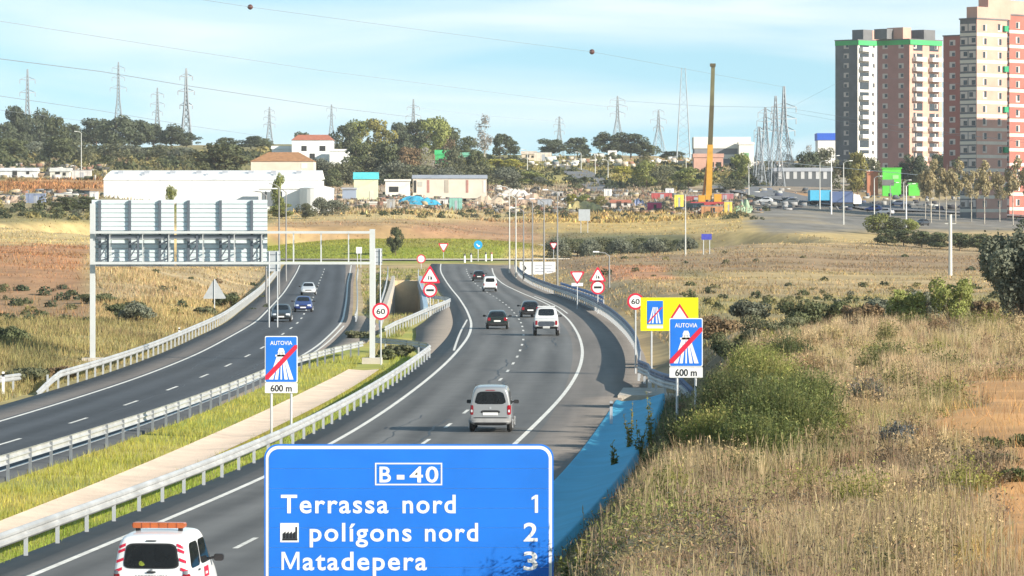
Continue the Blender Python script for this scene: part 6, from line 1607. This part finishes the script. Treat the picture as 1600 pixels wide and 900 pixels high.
for i, (px, kd, yt, yb, w, lab) in enumerate(((1258, 'pine1', 236, 285, 52, 'dark round tree right of the lattice pylons'), (1288, 'olive0', 232, 275, 40, 'olive tree below the blue fascia'), (1240, 'twig', 212, 285, 40, 'bare tree among the lattice pylons'), (1265, 'twig', 222, 285, 34, 'bare tree right of the tallest pylon'), (1155, 'autumn1', 240, 285, 34, 'yellow-green tree left of the pylon group'), (1180, 'twig', 236, 290, 30, 'bare tree left of the pylon group'), (1432, 'pine0', 240, 290, 44, 'dark tree right of the green hoarding'), (1412, 'pine2', 252, 290, 34, 'low dark tree behind the green hoarding'), (1470, 'pine1', 240, 290, 40, 'dark tree behind the pale street trees'), (1500, 'oak0', 244, 290, 36, 'dark tree behind the middle of the pale street trees'), (1330, 'oak1', 248, 292, 36, 'dark tree left of the terracotta wall'), (1215, 'olive1', 262, 296, 40, 'grey bush at the feet of the lattice pylons'))):
    tree(kd, px, yt, yb, lab, d=1190 + (i % 3) * 25, wpx=w)
for i, (px, kd, yt, yb, w, lab) in enumerate(((1372, 'autumn1', 334, 354, 44, 'yellow-green bush on the street bank'), (1398, 'oak0', 338, 354, 44, 'dark green bush on the street bank'), (1420, 'autumn1', 342, 356, 30, 'small yellow bush on the street bank'))): tree(kd, px, yt, yb, lab, cat='shrub', d=815, wpx=w)
for i, px in enumerate((1385, 1412, 1440, 1468, 1500, 1530, 1556)): tree('oak%d' % (i % 3), px, 357 + i * 1.6, 380 + i * 2, ORD[i] + ' dark bush from the left in the hedge below the street', cat='shrub', d=735 - i * 6, wpx=44, group='hedge below the street')
# reeds strip hedge in the middle field
for i, px in enumerate(range(868, 1075, 17)): tree(('olive1', 'olive0', 'oak1')[i % 3], px, 371 + (i * 5 % 4), 386, ORD[i] + ' low dark bush from the left in the strip across the golden field', cat='shrub', d=700 + (i % 3) * 8, wpx=40, group='bush strip in the golden field')

# ------------------------------------------------------------------ shrubs near the camera
def shrub(px, d, h, w, m_, label, n=2600, leaf=.06, seed=1, stems=True, squash=1.0):
    R = np.random.default_rng(seed); x, _, z = Gp(px, d)
    o = empty('shrub', (x, d, z - .05)); tag(o, label, 'shrub', 'shrubs near the road')
    L = [(R.uniform(-1, 1) * w * .36, R.uniform(-1, 1) * w * .36, h * R.uniform(.25, .8), w * R.uniform(.14, .26), w * R.uniform(.14, .26), h * R.uniform(.14, .26) * squash) for _ in range(12)]
    V, Fc = leaf_cloud(L, n, leaf, R); link('foliage', mesh_np('foliage', V, Fc, m_), o)
    b = MB()
    for q in L: b.tube((R.normal() * .05, R.normal() * .05, 0), q[:3], .02 * h, 4, .006 * h)
    b.build('stem', bark, o)
    return o
shrub(1575, 215, 5.2, 3.2, F_GREY, 'tall grey-green tree-like bush at the right picture edge', 9000, .085, 3, squash=1.25)
shrub(1600, 205, 4.6, 3.4, F_GREY, 'second grey-green bush cut by the right picture edge', 8000, .085, 4, squash=1.2)
for i, (px, d, h, w, m_, lab) in enumerate(((1120, 236, 1.6, 3.2, F_BRN, 'brownish bush right of the works board'), (1165, 240, 1.7, 2.6, F_GREY, 'grey bush right of the brownish one behind the bank'), (1250, 238, 1.8, 3.0, F_OAK, 'dark green bush behind the bank crest'), (1290, 240, 1.6, 2.4, F_OAK, 'second dark green bush behind the bank crest'), (1345, 236, 1.5, 2.4, F_BRN, 'brown-grey bush behind the bank crest'), (1385, 240, 1.9, 2.6, F_GREY, 'grey bush left of the pale yellow-green one'), (1415, 230, 2.4, 2.2, F_YG, 'pale yellow-green bush, left of the two on the crest'), (1450, 238, 2.2, 2.0, F_GREY, 'grey bush between the two pale yellow-green ones'), (1487, 228, 2.6, 2.4, F_YG, 'pale yellow-green bush, right of the two on the crest'), (1540, 232, 1.6, 1.6, F_BRN, 'dark brown bush left of the tall grey-green one'))):
    shrub(px, d, h, w, m_, lab, 2600, .075, 20 + i)
for i, (px, d, h, w, m_, lab) in enumerate(((1150, 184, 1.4, 2.2, F_OAK, 'dark bush behind the blue end of motorway sign on the right'), (1205, 184, 1.2, 2.8, F_OLV, 'olive leafy bush behind the bank crest'))):
    shrub(px, d, h, w, m_, lab, 5000, .04, 50 + i)
def broom(px, d, h, w, label, seed, cols, n=2600):
    R = np.random.default_rng(seed); x, _, z = Gp(px, d)
    o = empty('broom_shrub', (x, d, z - .05)); tag(o, label, 'shrub', 'shrubs near the road')
    a = R.uniform(0, 6.283, n); r0 = np.sqrt(R.uniform(0, 1, n)) * w * .32; L = h * R.uniform(.45, 1.0, n) * (1 - .35 * (r0 / (w * .32)) ** 2); out = r0 / (w * .32) * .42 + R.normal(0, .12, n)
    B = np.stack([np.cos(a) * r0, np.sin(a) * r0, np.zeros(n)], 1)
    dr = np.stack([np.cos(a) * out + R.normal(0, .1, n), np.sin(a) * out + R.normal(0, .1, n), np.ones(n)], 1); dr /= np.linalg.norm(dr, axis=1)[:, None]
    T = B + dr * L[:, None]; V = []; C_ = []
    cl = np.array(cols)[R.integers(0, len(cols), n)] * R.uniform(.7, 1.3, (n, 1))
    wd = np.stack([np.sin(a), -np.cos(a), np.zeros(n)], 1) * .012 + R.normal(0, .004, (n, 3))
    V.append(np.stack([B - wd, B + wd, T], 1).reshape(-1, 3)); C_.append(np.repeat(cl, 3, 0))
    for q in range(5):      # little leaves along each whip
        t = R.uniform(.25, 1.0, n)[:, None]; P = B * (1 - t) + T * t; ld = R.normal(0, 1, (n, 3)); ld[:, 2] = np.abs(ld[:, 2]); ld /= np.linalg.norm(ld, axis=1)[:, None]
        sd = np.cross(ld, R.normal(0, 1, (n, 3))); sd /= np.linalg.norm(sd, axis=1)[:, None] + 1e-6; l = R.uniform(.03, .08, n)[:, None]
        V.append(np.stack([P, P + ld * l + sd * l * .25, P + ld * l * 1.2 - sd * l * .25], 1).reshape(-1, 3)); C_.append(np.repeat(cl * R.uniform(.8, 1.4, (n, 1)), 3, 0))
    V = np.concatenate(V); C_ = np.clip(np.concatenate(C_), .01, .8)
    link('foliage', mesh_np('foliage', V, np.arange(len(V)).reshape(-1, 3), mat('grass_blades', (0, 0, 0), .8, 0, .12, 2.0, attr='tint', translucent=.3), C_), o)
    b = MB()
    for q in range(7):
        j = q * 37 % n; b.tube(B[j] * .3, B[j] * .5 + T[j] * .5, .022, 5, .01)
    b.build('stem', bark, o)
G1 = ((.10, .13, .035), (.14, .165, .045), (.08, .10, .035), (.19, .195, .06)); G2 = ((.24, .25, .06), (.17, .20, .05), (.30, .27, .09)); G3 = ((.06, .085, .03), (.09, .11, .035), (.13, .13, .05))
for px, d, h, w, lab, sd, cl, n in ((1222, 88, 2.1, 2.4, 'big fresh green bush on the bank', 3, G1, 4200), (1185, 84, 1.5, 1.8, 'lower green bush in front of the big one on the bank', 4, G1, 2600), (1160, 96, 1.9, 2.0, 'dark green bush left behind the big fresh green one', 5, G3, 3200), (1120, 90, 1.4, 1.7, 'light green bush on the bank left of the big green one', 6, G2, 2600), (1085, 96, 1.2, 1.4, 'dark bush above the blue gutter', 7, G3, 2200), (1260, 99, 1.7, 1.8, 'green bush right behind the big fresh green one', 8, G1, 2600), (1195, 112, 1.9, 2.2, 'olive bush behind the green ones on the bank', 9, G2, 2600), (1148, 116, 1.4, 1.8, 'dark bush below the blue end of motorway sign', 10, G3, 2600), (1178, 140, 1.3, 2.0, 'yellowish bush right of the blue end of motorway sign', 11, G2, 2400), (1230, 150, 1.3, 2.4, 'olive green bush on the bank crest', 12, G3, 2400), (1108, 128, .9, 1.5, 'dark bush above the far end of the blue gutter', 13, G3, 2200), (1040, 100, 1.0, 1.2, 'small dark bush at the gutter lip', 14, G3, 1600), (1082, 142, .7, 1.3, 'low dark bush under the blue end of motorway sign', 21, G3, 1800), (1096, 150, .6, 1.2, 'low green bush behind the one under the blue sign', 22, G1, 1600), (1072, 134, .8, 1.1, 'low dark bush at the lip above the gutter weeds', 23, G3, 1600), (1545, 86, .3, .8, 'low dark plant in the farthest row of the bare earth', 24, G3, 900), (1600, 87, .32, .8, 'low dark plant at the right end of the farthest row of the bare earth', 25, G3, 900), (1570, 79, .3, .7, 'low dark plant in the middle row of the bare earth', 26, G3, 900), (1585, 73, .3, .7, 'low dark plant in the nearest row of the bare earth', 27, G3, 900), (1356, 103, .9, 1.0, 'small grey bush in the dry grass', 15, ((.16, .14, .12), (.10, .09, .08), (.2, .2, .12)), 1400), (1402, 88, .8, .8, 'small grey-blue bush lower in the dry grass', 16, ((.12, .13, .15), (.09, .10, .10), (.2, .2, .15)), 1200)):
    broom(px, d, h, w, lab, sd, cl, n)
# tall weed with yellowing leaves standing in the gutter
def weed(px, d, h, label, seed, col=None, dx=0):
    R = np.random.default_rng(seed); x, _, z = Gp(px, d)
    o = empty('weed', (x, d, z - .03)); tag(o, label, 'weed', 'tall weeds by the gutter'); b = MB(); V = []; Fs = []
    tips = []
    for k in range(5):
        p = Vector((0, 0, 0)); a = R.uniform(0, 6.28); l = R.uniform(.05, .22)
        for j in range(6):
            q = Vector((math.cos(a) * l * (j + 1) / 6 * h * .6, math.sin(a) * l * (j + 1) / 6 * h * .6, h * (j + 1) / 6 * R.uniform(.85, 1.0) * (1 - .12 * k))); b.tube(p, q, .014 - .0015 * j, 5); 
            if j > 0:
                for _ in range(11):
                    c_ = p.lerp(q, R.uniform(0, 1)); dr = Vector((R.normal(), R.normal(), R.normal() * .5 + .2)).normalized(); L = R.uniform(.10, .24) * (1.2 - .1 * j); sd = dr.cross(Vector((0, 0, 1))).normalized() * L * .28
                    k0 = len(V); V += [c_, c_ + dr * L * .5 + sd, c_ + dr * L, c_ + dr * L * .5 - sd]; Fs.append((k0, k0 + 1, k0 + 2, k0 + 3))
            p = q
    b.build('stem', mat('weed_stem', (.24, .20, .08), .8), o); mb = MB(); mb.add(V, Fs); mb.build('leaves', col or F_YG, o)
weed(985, 150, 2.1, 'tall yellowing weed in the blue gutter', 5, F_YEL); weed(1017, 152, 2.4, 'taller slim weed right of the yellowing one in the gutter', 6); weed(1000, 146, 1.6, 'low leafy weed between the two tall gutter weeds', 7); weed(960, 140, 1.1, 'small weed at the lower end of the gutter', 8)
for i, (px, d, h) in enumerate(((838, 68, .75), (850, 67, .9), (864, 66, .9), (884, 67, 1.1), (905, 68, 1.0))): weed(px, d, h, ORD[i] + ' leafy weed from the left at the lower right corner of the direction sign', 30 + i, F_YG if i % 2 else F_YEL)
# scrub on the left bank
for i, (px, d, h, w, m_, lab) in enumerate(((622, 262, .9, 1.8, F_OLV, 'grey-green bush inside the hooked end of the inner guardrail'), (600, 256, .7, 1.4, F_OAK, 'low dark bush beside the gantry footing'), (560, 300, .7, 2.0, F_OLV, 'low olive bush on the gore behind the gantry'), (212, 330, 1.9, 3.0, F_GREY, 'pale leafy bush under the gantry signs'), (195, 336, 1.6, 3.2, F_OAK, 'dark bush under the gantry signs'), (352, 400, 1.7, 2.4, F_OAK, 'dark bush right of the triangular sign back'), (318, 372, .8, 2.2, F_OLV, 'low dark bush below the triangular sign back'), (160, 396, 1.0, 4.0, F_OAK, 'dark scrub at the foot of the red bank'), (14, 262, 1.4, 2.6, F_OAK, 'dark green bush at the left picture edge'), (40, 216, .9, 3.0, F_OLV, 'low bush behind the left guardrail end'), (85, 224, .8, 2.2, F_BRN, 'brown low bush behind the left guardrail'))):
    shrub(px, d, h, w, m_, lab, 2200, .085, 80 + i)

# ------------------------------------------------------------------ grass
grass_m = mat('grass_blades', (0, 0, 0), .8, 0, .12, 2.0, attr='tint', translucent=.3)
def blades(name, label, X, Y, h, w, lean, colvar, R, base=None, seed_heads=0.0, cat='grass'):
    n = len(X); Z = tz(X, Y) - .03
    col = ground_color(X, Y, Z) if base is None else base
    a = R.uniform(0, 2 * math.pi, n); la = R.uniform(0, 2 * math.pi, n); ll = np.abs(R.normal(0, lean, n)) * h
    ca, sa = np.cos(a) * w / 2, np.sin(a) * w / 2
    B = np.stack([X, Y, Z], 1)
    tip = B + np.stack([np.cos(la) * ll, np.sin(la) * ll, h], 1)
    off = np.stack([ca, sa, np.zeros(n)], 1)
    V = np.stack([B - off, B + off, tip], 1).reshape(-1, 3)
    cv = (1 + R.normal(0, colvar, n))[:, None] * col * (1 + R.normal(0, .06, (n, 3)))
    cols = np.repeat(np.clip(cv, .01, .9), 3, 0)
    Fc = np.arange(3 * n).reshape(n, 3)
    o = link(name, mesh_np(name, V, Fc, grass_m, cols)); tag(o, label, cat, kind='stuff'); return o
R = np.random.default_rng(5)
def scatter(n, px0, px1, d0, d1, ok, power=1.0):
    """random ground points between two image columns and two depths, denser near the camera"""
    u = R.uniform(0, 1, n); d = d0 * (d1 / d0) ** u if power == 1 else (d0 ** -1 + (d1 ** -1 - d0 ** -1) * u) ** -1
    px = R.uniform(px0, px1, n); X = (px - 800) * d / F; k = ok(X, d); return X[k], d[k]
def on_bank(X, d): return X > RR(d) + 5.0 + np.maximum(0, R.normal(0, .15, len(X)))
def bare(X, d): return bare_mask(X, d) > .5
X, Y = scatter(560000, 780, 1700, 44, 215, on_bank)
keep = ~(bare(X, Y) & (R.uniform(0, 1, len(X)) < .94)); X, Y = X[keep], Y[keep]
clump = vnoise(X, Y, 1.3, 51); big = vnoise(X, Y, 5, 52)
k = R.uniform(0, 1, len(X)) < np.clip(.5 + .75 * clump, .04, 1); X, Y, clump, big = X[k], Y[k], clump[k], big[k]
edge = sstep(0, 2.0, X - RR(Y) - 5.0)
h = np.clip(.27 + .14 * big + .18 * clump, .06, .7) * R.uniform(.4, 1.3, len(X)) * (.55 + .45 * edge) * np.where((Y < 73) & (X < 4), .6, 1)
blades('dry_grass', 'tall dry grass covering the bank on the right', X, Y, h, R.uniform(.008, .022, len(X)) * (Y / 90) ** .6 * .75, .6, .34, R)
# taller pale stalks with seed heads, standing proud of the rest
X, Y = scatter(9000, 780, 1700, 46, 212, lambda X, d: on_bank(X, d) & ~bare(X, d))
k = vnoise(X, Y, 2.6, 55) > -.1; X, Y = X[k], Y[k]; n = len(X)
h = R.uniform(.4, .95, n); Z = tz(X, Y) - .02; la = R.uniform(0, 6.283, n); ll = np.abs(R.normal(0, .18, n)) * h
T = np.stack([X + np.cos(la) * ll, Y + np.sin(la) * ll, Z + h], 1); B = np.stack([X, Y, Z], 1); M_ = B * .25 + T * .75
wd = (.007 * (Y / 80) ** .5)[:, None] * np.array([1, 0, 0]); hd = (.009 * R.uniform(.6, 1.4, n) * (Y / 80) ** .4)[:, None] * np.array([1, 0, 0])
V = np.stack([B - wd, B + wd, M_ + wd * .6, M_ - wd * .6, M_ - hd * .2, M_ * .5 + T * .5 + hd, T, M_ * .5 + T * .5 - hd], 1).reshape(-1, 3)
base = np.arange(n)[:, None] * 8; Fc = np.concatenate([base + np.array([[0, 1, 2, 3]]), base + np.array([[4, 5, 6, 7]])])
cc = np.array([(.42, .32, .18), (.34, .24, .15), (.30, .25, .11), (.46, .36, .20), (.2, .14, .09)])[R.integers(0, 5, n)] * R.uniform(.8, 1.2, (n, 1))
o = link('seed_stalks', mesh_np('seed_stalks', V, Fc, grass_m, np.repeat(cc, 8, 0))); tag(o, 'pale seed stalks standing above the dry grass on the right bank', 'grass', kind='stuff')
# arching tussocks of pale grass
X, Y = scatter(6400, 790, 1720, 46, 208, lambda X, d: (X > RR(d) + 6.2) & (bare_mask(X, d) < .3) & ~((d < 73) & (X < 3.5))); k = vnoise(X, Y, 4.2, 54) + .7 * vnoise(X, Y, 1.7, 56) > -.25; X, Y = X[k], Y[k]; n = len(X); NB = 85
hb = (.50 + .30 * np.clip(vnoise(X, Y, 6, 53), -.8, 1) + .12 * sstep(8, 16, X)) * R.uniform(.7, 1.25, n); Z = tz(X, Y) - .03
pal = np.array(((.64, .48, .29), (.58, .42, .24), (.54, .38, .23), (.46, .36, .17), (.68, .54, .32), (.33, .30, .10), (.42, .28, .17)))
tc_ = pal[np.clip(((vnoise(X, Y, 8, 67) + 1) * 3.2 + R.normal(0, 1.1, n)).astype(int), 0, 6)]
hh = np.repeat(hb, NB) * R.uniform(.35, 1.15, n * NB); a = R.uniform(0, 6.283, n * NB); ou = np.abs(R.normal(.28, .26, n * NB)) * hh; r0 = np.abs(R.normal(0, .07, n * NB))
B = np.stack([np.repeat(X, NB) + np.cos(a) * r0, np.repeat(Y, NB) + np.sin(a) * r0, np.repeat(Z, NB)], 1); T = B + np.stack([np.cos(a) * ou, np.sin(a) * ou, hh], 1)
wd = np.stack([-np.sin(a), np.cos(a), np.zeros(n * NB)], 1) * (.0055 * np.repeat((Y / 80) ** .55, NB) * R.uniform(.6, 1.5, n * NB))[:, None]
V = np.stack([B - wd, B + wd, T], 1).reshape(-1, 3); cc = np.repeat(tc_, NB, 0) * R.uniform(.65, 1.3, (n * NB, 1))
tag(link('grass_tussocks', mesh_np('grass_tussocks', V, np.arange(len(V)).reshape(-1, 3), grass_m, np.repeat(np.clip(cc, .02, .85), 3, 0))), 'pale arching grass tussocks on the right bank', 'grass', kind='stuff')
# dry brush: twiggy clumps of many sizes and tints standing out of the grass
X, Y = scatter(420, 800, 1720, 50, 205, lambda X, d: (X > RR(d) + 5.6) & (bare_mask(X, d) < .2) & ~((d < 74) & (X < 4.5))); k = vnoise(X, Y, 5, 77) > -.35; X, Y = X[k], Y[k]; n = len(X); NB = 260
hb = R.uniform(.35, .95, n) * (1 + .35 * sstep(9, 16, X)); wb = hb * R.uniform(.7, 1.5, n); Z = tz(X, Y) - .04
pal = np.array(((.50, .37, .20), (.44, .31, .16), (.20, .19, .065), (.14, .15, .05), (.32, .21, .12), (.52, .40, .20), (.26, .25, .06), (.17, .13, .08)))
tc_ = np.repeat(pal[R.integers(0, 8, n)], NB, 0) * R.uniform(.6, 1.35, (n * NB, 1)); a = R.uniform(0, 6.283, n * NB); rr = np.sqrt(R.uniform(0, 1, n * NB)); W_ = np.repeat(wb, NB); H_ = np.repeat(hb, NB)
B = np.stack([np.repeat(X, NB) + np.cos(a) * rr * W_ * .25, np.repeat(Y, NB) + np.sin(a) * rr * W_ * .25, np.repeat(Z, NB)], 1); L_ = H_ * R.uniform(.4, 1.1, n * NB) * (1 - .4 * rr ** 2)
T = B + np.stack([np.cos(a) * rr * W_ * .4 + R.normal(0, .07, n * NB), np.sin(a) * rr * W_ * .4 + R.normal(0, .07, n * NB), L_], 1)
sc_ = np.repeat((Y / 85) ** .5, NB); wd = np.stack([-np.sin(a), np.cos(a), np.zeros(n * NB)], 1) * (.006 * sc_)[:, None]
V = [np.stack([B - wd, B + wd, T], 1).reshape(-1, 3)]; C_ = [np.repeat(tc_, 3, 0)]
for q in range(3):
    t = R.uniform(.3, 1.0, n * NB)[:, None]; P = B * (1 - t) + T * t; ld = R.normal(0, 1, (n * NB, 3)); ld[:, 2] = np.abs(ld[:, 2]); ld /= np.linalg.norm(ld, axis=1)[:, None]; sd = np.cross(ld, R.normal(0, 1, (n * NB, 3))); sd /= np.linalg.norm(sd, axis=1)[:, None] + 1e-6
    l = (R.uniform(.03, .075, n * NB) * sc_)[:, None]; V.append(np.stack([P, P + ld * l + sd * l * .3, P + ld * l * 1.2 - sd * l * .3], 1).reshape(-1, 3)); C_.append(np.repeat(tc_ * R.uniform(.7, 1.15, (n * NB, 1)), 3, 0))
V = np.concatenate(V); tag(link('dry_brush', mesh_np('dry_brush', V, np.arange(len(V)).reshape(-1, 3), grass_m, np.clip(np.concatenate(C_), .02, .85))), 'twiggy dry brush scattered over the right bank', 'brush', kind='stuff')
# leafy weeds mixed into the dry grass
X, Y = scatter(15000, 780, 1700, 46, 205, lambda X, d: on_bank(X, d) & ~bare(X, d)); k = vnoise(X, Y, 2.8, 57) + .5 * vnoise(X, Y, 1.1, 58) > .05; X, Y = X[k], Y[k]; n = len(X)
pal = np.array(((.16, .18, .05), (.26, .26, .08), (.22, .14, .09), (.13, .12, .09), (.34, .27, .13), (.30, .17, .10)))
pi_ = np.clip(((vnoise(X, Y, 6, 59) + 1) * 3 + R.normal(0, .9, n)).astype(int), 0, 5); hp = R.uniform(.15, .75, n) * np.clip(.7 + .5 * vnoise(X, Y, 3, 60), .3, 1.2)
Z = tz(X, Y); V = []; C_ = []
for q in range(14):
    t = R.uniform(.1, 1, n); P = np.stack([X + R.normal(0, .09, n) * (1 + t), Y + R.normal(0, .09, n) * (1 + t), Z + hp * t], 1)
    ld = R.normal(0, 1, (n, 3)); ld[:, 2] = np.abs(ld[:, 2]) * .8; ld /= np.linalg.norm(ld, axis=1)[:, None]; sd = np.cross(ld, R.normal(0, 1, (n, 3))); sd /= np.linalg.norm(sd, axis=1)[:, None] + 1e-6
    l = (R.uniform(.04, .12, n) * (Y / 90) ** .4)[:, None]
    V.append(np.stack([P - ld * l * .5, P + sd * l * .28, P + ld * l * .6], 1).reshape(-1, 3)); C_.append(np.repeat(pal[pi_] * R.uniform(.6, 1.4, (n, 1)), 3, 0))
V = np.concatenate(V); tag(link('bank_weeds', mesh_np('bank_weeds', V, np.arange(len(V)).reshape(-1, 3), grass_m, np.clip(np.concatenate(C_), .01, .8))), 'leafy green and brown weeds among the dry grass of the right bank', 'weeds', kind='stuff')
# weeds along the gutter, darker and greener
X, Y = scatter(60000, 780, 1200, 50, 200, lambda X, d: (X > RR(d) + 4.9) & (X < RR(d) + 7.2))
blades('gutter_weeds', 'dark green weeds along the upper lip of the blue gutter', X, Y, R.uniform(.12, .55, len(X)), R.uniform(.012, .03, len(X)), .5, .3, R, np.tile(np.array((.10, .12, .04)), (len(X), 1)) * R.uniform(.7, 1.6, (len(X), 1)))
# verge between the carriageways
def in_verge(X, d):
    return ((X > LR(d) + .95) & (X < DT(d) + .05) | (X > DB(d) - .05) & (X < RL(d) - 1.45 + .1 * np.sin(d))) & (d < 262)
X, Y = scatter(230000, -60, 720, 78, 262, in_verge)
k = R.uniform(0, 1, len(X)) < np.clip(.65 + .5 * vnoise(X, Y, 1.6, 61), .1, 1); X, Y = X[k], Y[k]
nearR = np.clip((X - DB(Y)) / .8, 0, 1)
bc_ = np.array((.36, .35, .055)) * (1 - nearR[:, None]) + np.array((.25, .33, .035)) * nearR[:, None]
bc_ = bc_ + np.clip(vnoise(X, Y, 2.5, 62), 0, 1)[:, None] * np.array((.12, .06, .03))
blades('verge_grass', 'green and yellow grass on the verge between the carriageways', X, Y, R.uniform(.08, .34, len(X)), R.uniform(.012, .028, len(X)) * (Y / 100) ** .5, .4, .22, R, bc_)
# sparse growth on the gore beyond the gantry
X, Y = scatter(120000, 480, 720, 258, 640, lambda X, d: (X > LR(d) + np.where(d < 380, 4.0, 1.8)) & (X < RL(d) - np.where(d < 430, 5.0, 1.9)) & ~((d > 380) & (d < 572) & (X > pit_edges(d)[0] - .8) & (X < pit_edges(d)[1] + .8)))
k = R.uniform(0, 1, len(X)) < np.clip(.4 + .8 * vnoise(X, Y, 2.2, 68), .03, 1); X, Y = X[k], Y[k]
gm = np.clip(vnoise(X, Y, 6, 69) * .8 + .5, 0, 1)[:, None]
blades('gore_grass', 'thin dry and green growth on the gore beyond the gantry', X, Y, R.uniform(.1, .45, len(X)), R.uniform(.03, .08, len(X)) * (Y / 300), .5, .28, R, np.array((.40, .31, .15)) * (1 - gm) + np.array((.22, .25, .05)) * gm)
# left bank
X, Y = scatter(230000, -80, 470, 186, 470, lambda X, d: (X < LL(d) - 3.3))
k = R.uniform(0, 1, len(X)) < np.clip(.6 + .6 * vnoise(X, Y, 2.4, 63), .05, 1) * np.where((Y > 345) & (X / Y * F < -655), .09, 1); X, Y = X[k], Y[k]
blades('bank_grass', 'dry grass on the bank left of the left carriageway', X, Y, np.clip(.42 + .3 * vnoise(X, Y, 5, 64), .1, .8) * R.uniform(.4, 1.3, len(X)), R.uniform(.03, .08, len(X)) * (Y / 260), .4, .26, R)
# fields further off: coarser tufts
def in_field(X, d): return (X > RR(d) + 5.5) | ((X < LL(d) - 4) & (d > 430)) | (d > 800)
X, Y = scatter(260000, -60, 1680, 225, 900, lambda X, d: in_field(X, d) & ~((d > 770) & (X / d * F > 360)) & (np.hypot(X - RING[0], d - RING[1]) > RING[3] + 2))
k = R.uniform(0, 1, len(X)) < np.clip(.5 + .8 * vnoise(X, Y, 6, 65), .04, 1); X, Y = X[k], Y[k]
blades('field_grass', 'coarse dry grass of the fields behind the motorway', X, Y, R.uniform(.10, .42, len(X)), R.uniform(.05, .15, len(X)) * (Y / 400), .7, .22, R)
X, Y = scatter(60000, 380, 860, 690, 800, lambda X, d: np.hypot(X - RING[0], d - RING[1]) < RING[2] - .6)
blades('roundabout_grass', 'green grass on the roundabout island', X, Y, R.uniform(.12, .35, len(X)), R.uniform(.08, .2, len(X)), .5, .2, R)
X, Y = scatter(120000, -60, 1680, 900, 1500, lambda X, d: (vnoise(X, d, 14, 66) > .0) & (X / d * F < 370))
blades('hillside_scrub', 'low scrub and weeds on the far hillside', X, Y, R.uniform(.3, 1.1, len(X)), R.uniform(.2, .6, len(X)), .6, .3, R, ground_color(X, Y, tz(X, Y)) * R.uniform(.45, 1.15, (len(X), 1)))

# thickets on the far slopes: a mass of low scrub in leaf-sized faces
def thicket(name, label, spots, seed):
    R = np.random.default_rng(seed); V = []; C_ = []
    pal = np.array(((.06, .075, .035), (.09, .10, .04), (.15, .14, .06), (.26, .22, .08), (.20, .14, .08), (.12, .12, .08)))
    for px0, px1, y0, y1, cnt, sz, dmin in spots:
        for _ in range(cnt):
            px = R.uniform(px0, px1); d = D(px, R.uniform(y0, y1), dmin); x, _y, z = Gp(px, d); r = sz * R.uniform(.5, 1.4); hh = r * R.uniform(.6, 1.2); n = 70
            u = R.normal(size=(n, 3)); u /= np.linalg.norm(u, axis=1)[:, None]; u[:, 2] = np.abs(u[:, 2]); P = np.array((x, d, z)) + u * np.array((r, r, hh)) * R.uniform(.6, 1.1, (n, 1))
            nn = u + R.normal(0, .6, (n, 3)); t = np.cross(nn, R.normal(size=(n, 3))); t /= np.linalg.norm(t, axis=1)[:, None] + 1e-6; b = np.cross(nn, t); b /= np.linalg.norm(b, axis=1)[:, None] + 1e-6; l = r * R.uniform(.12, .3, (n, 1))
            V.append(np.stack([P - t * l - b * l * .6, P + t * l - b * l * .5, P + b * l], 1).reshape(-1, 3)); c = pal[min(5, int(abs(R.normal(0, 2.2))))]; C_.append(np.repeat(c * R.uniform(.7, 1.3, (n, 1)), 3, 0))
    V = np.concatenate(V); tag(link(name, mesh_np(name, V, np.arange(len(V)).reshape(-1, 3), grass_m, np.concatenate(C_))), label, 'scrub', kind='stuff')
thicket('hill_thicket', 'low dark scrub covering the far hillsides', ((-40, 330, 246, 266, 120, 2.6, 1000), (330, 560, 240, 262, 50, 2.6, 1000), (490, 820, 252, 292, 130, 2.0, 900), (800, 1130, 246, 300, 120, 1.9, 900), (1120, 1330, 258, 296, 70, 2.0, 950), (500, 900, 326, 342, 70, .9, 800), (880, 1200, 326, 345, 50, .8, 700), (-20, 160, 318, 345, 60, 1.3, 600), (1330, 1600, 284, 306, 50, 2.0, 950)), 5)
thicket('field_scrub', 'scattered low scrub in the fields right of the motorway', ((900, 1560, 385, 440, 14, .6, 300), (1060, 1560, 445, 492, 60, .5, 225), (-20, 140, 450, 505, 30, .6, 330), (150, 420, 425, 500, 22, .5, 300)), 6)

# ------------------------------------------------------------------ thin autumn haze
hz = MB().box(-16000, 16000, -60, 9600, -40, 140).build('haze', None)
hm = bpy.data.materials.new('haze_air'); hm.use_nodes = True
hn, hl = hm.node_tree.nodes, hm.node_tree.links
hn.remove(hn['Principled BSDF'])
hv = hn.new('ShaderNodeVolumePrincipled'); hv.inputs['Color'].default_value = (.90, .95, 1.0, 1); hv.inputs['Density'].default_value = 0.00006
hl.new(hv.outputs['Volume'], hn['Material Output'].inputs['Volume'])
hz.data.materials.append(hm)
tag(hz, 'thin pale haze over the whole landscape', 'haze', kind='stuff')
scene.cycles.volume_bounces = 0
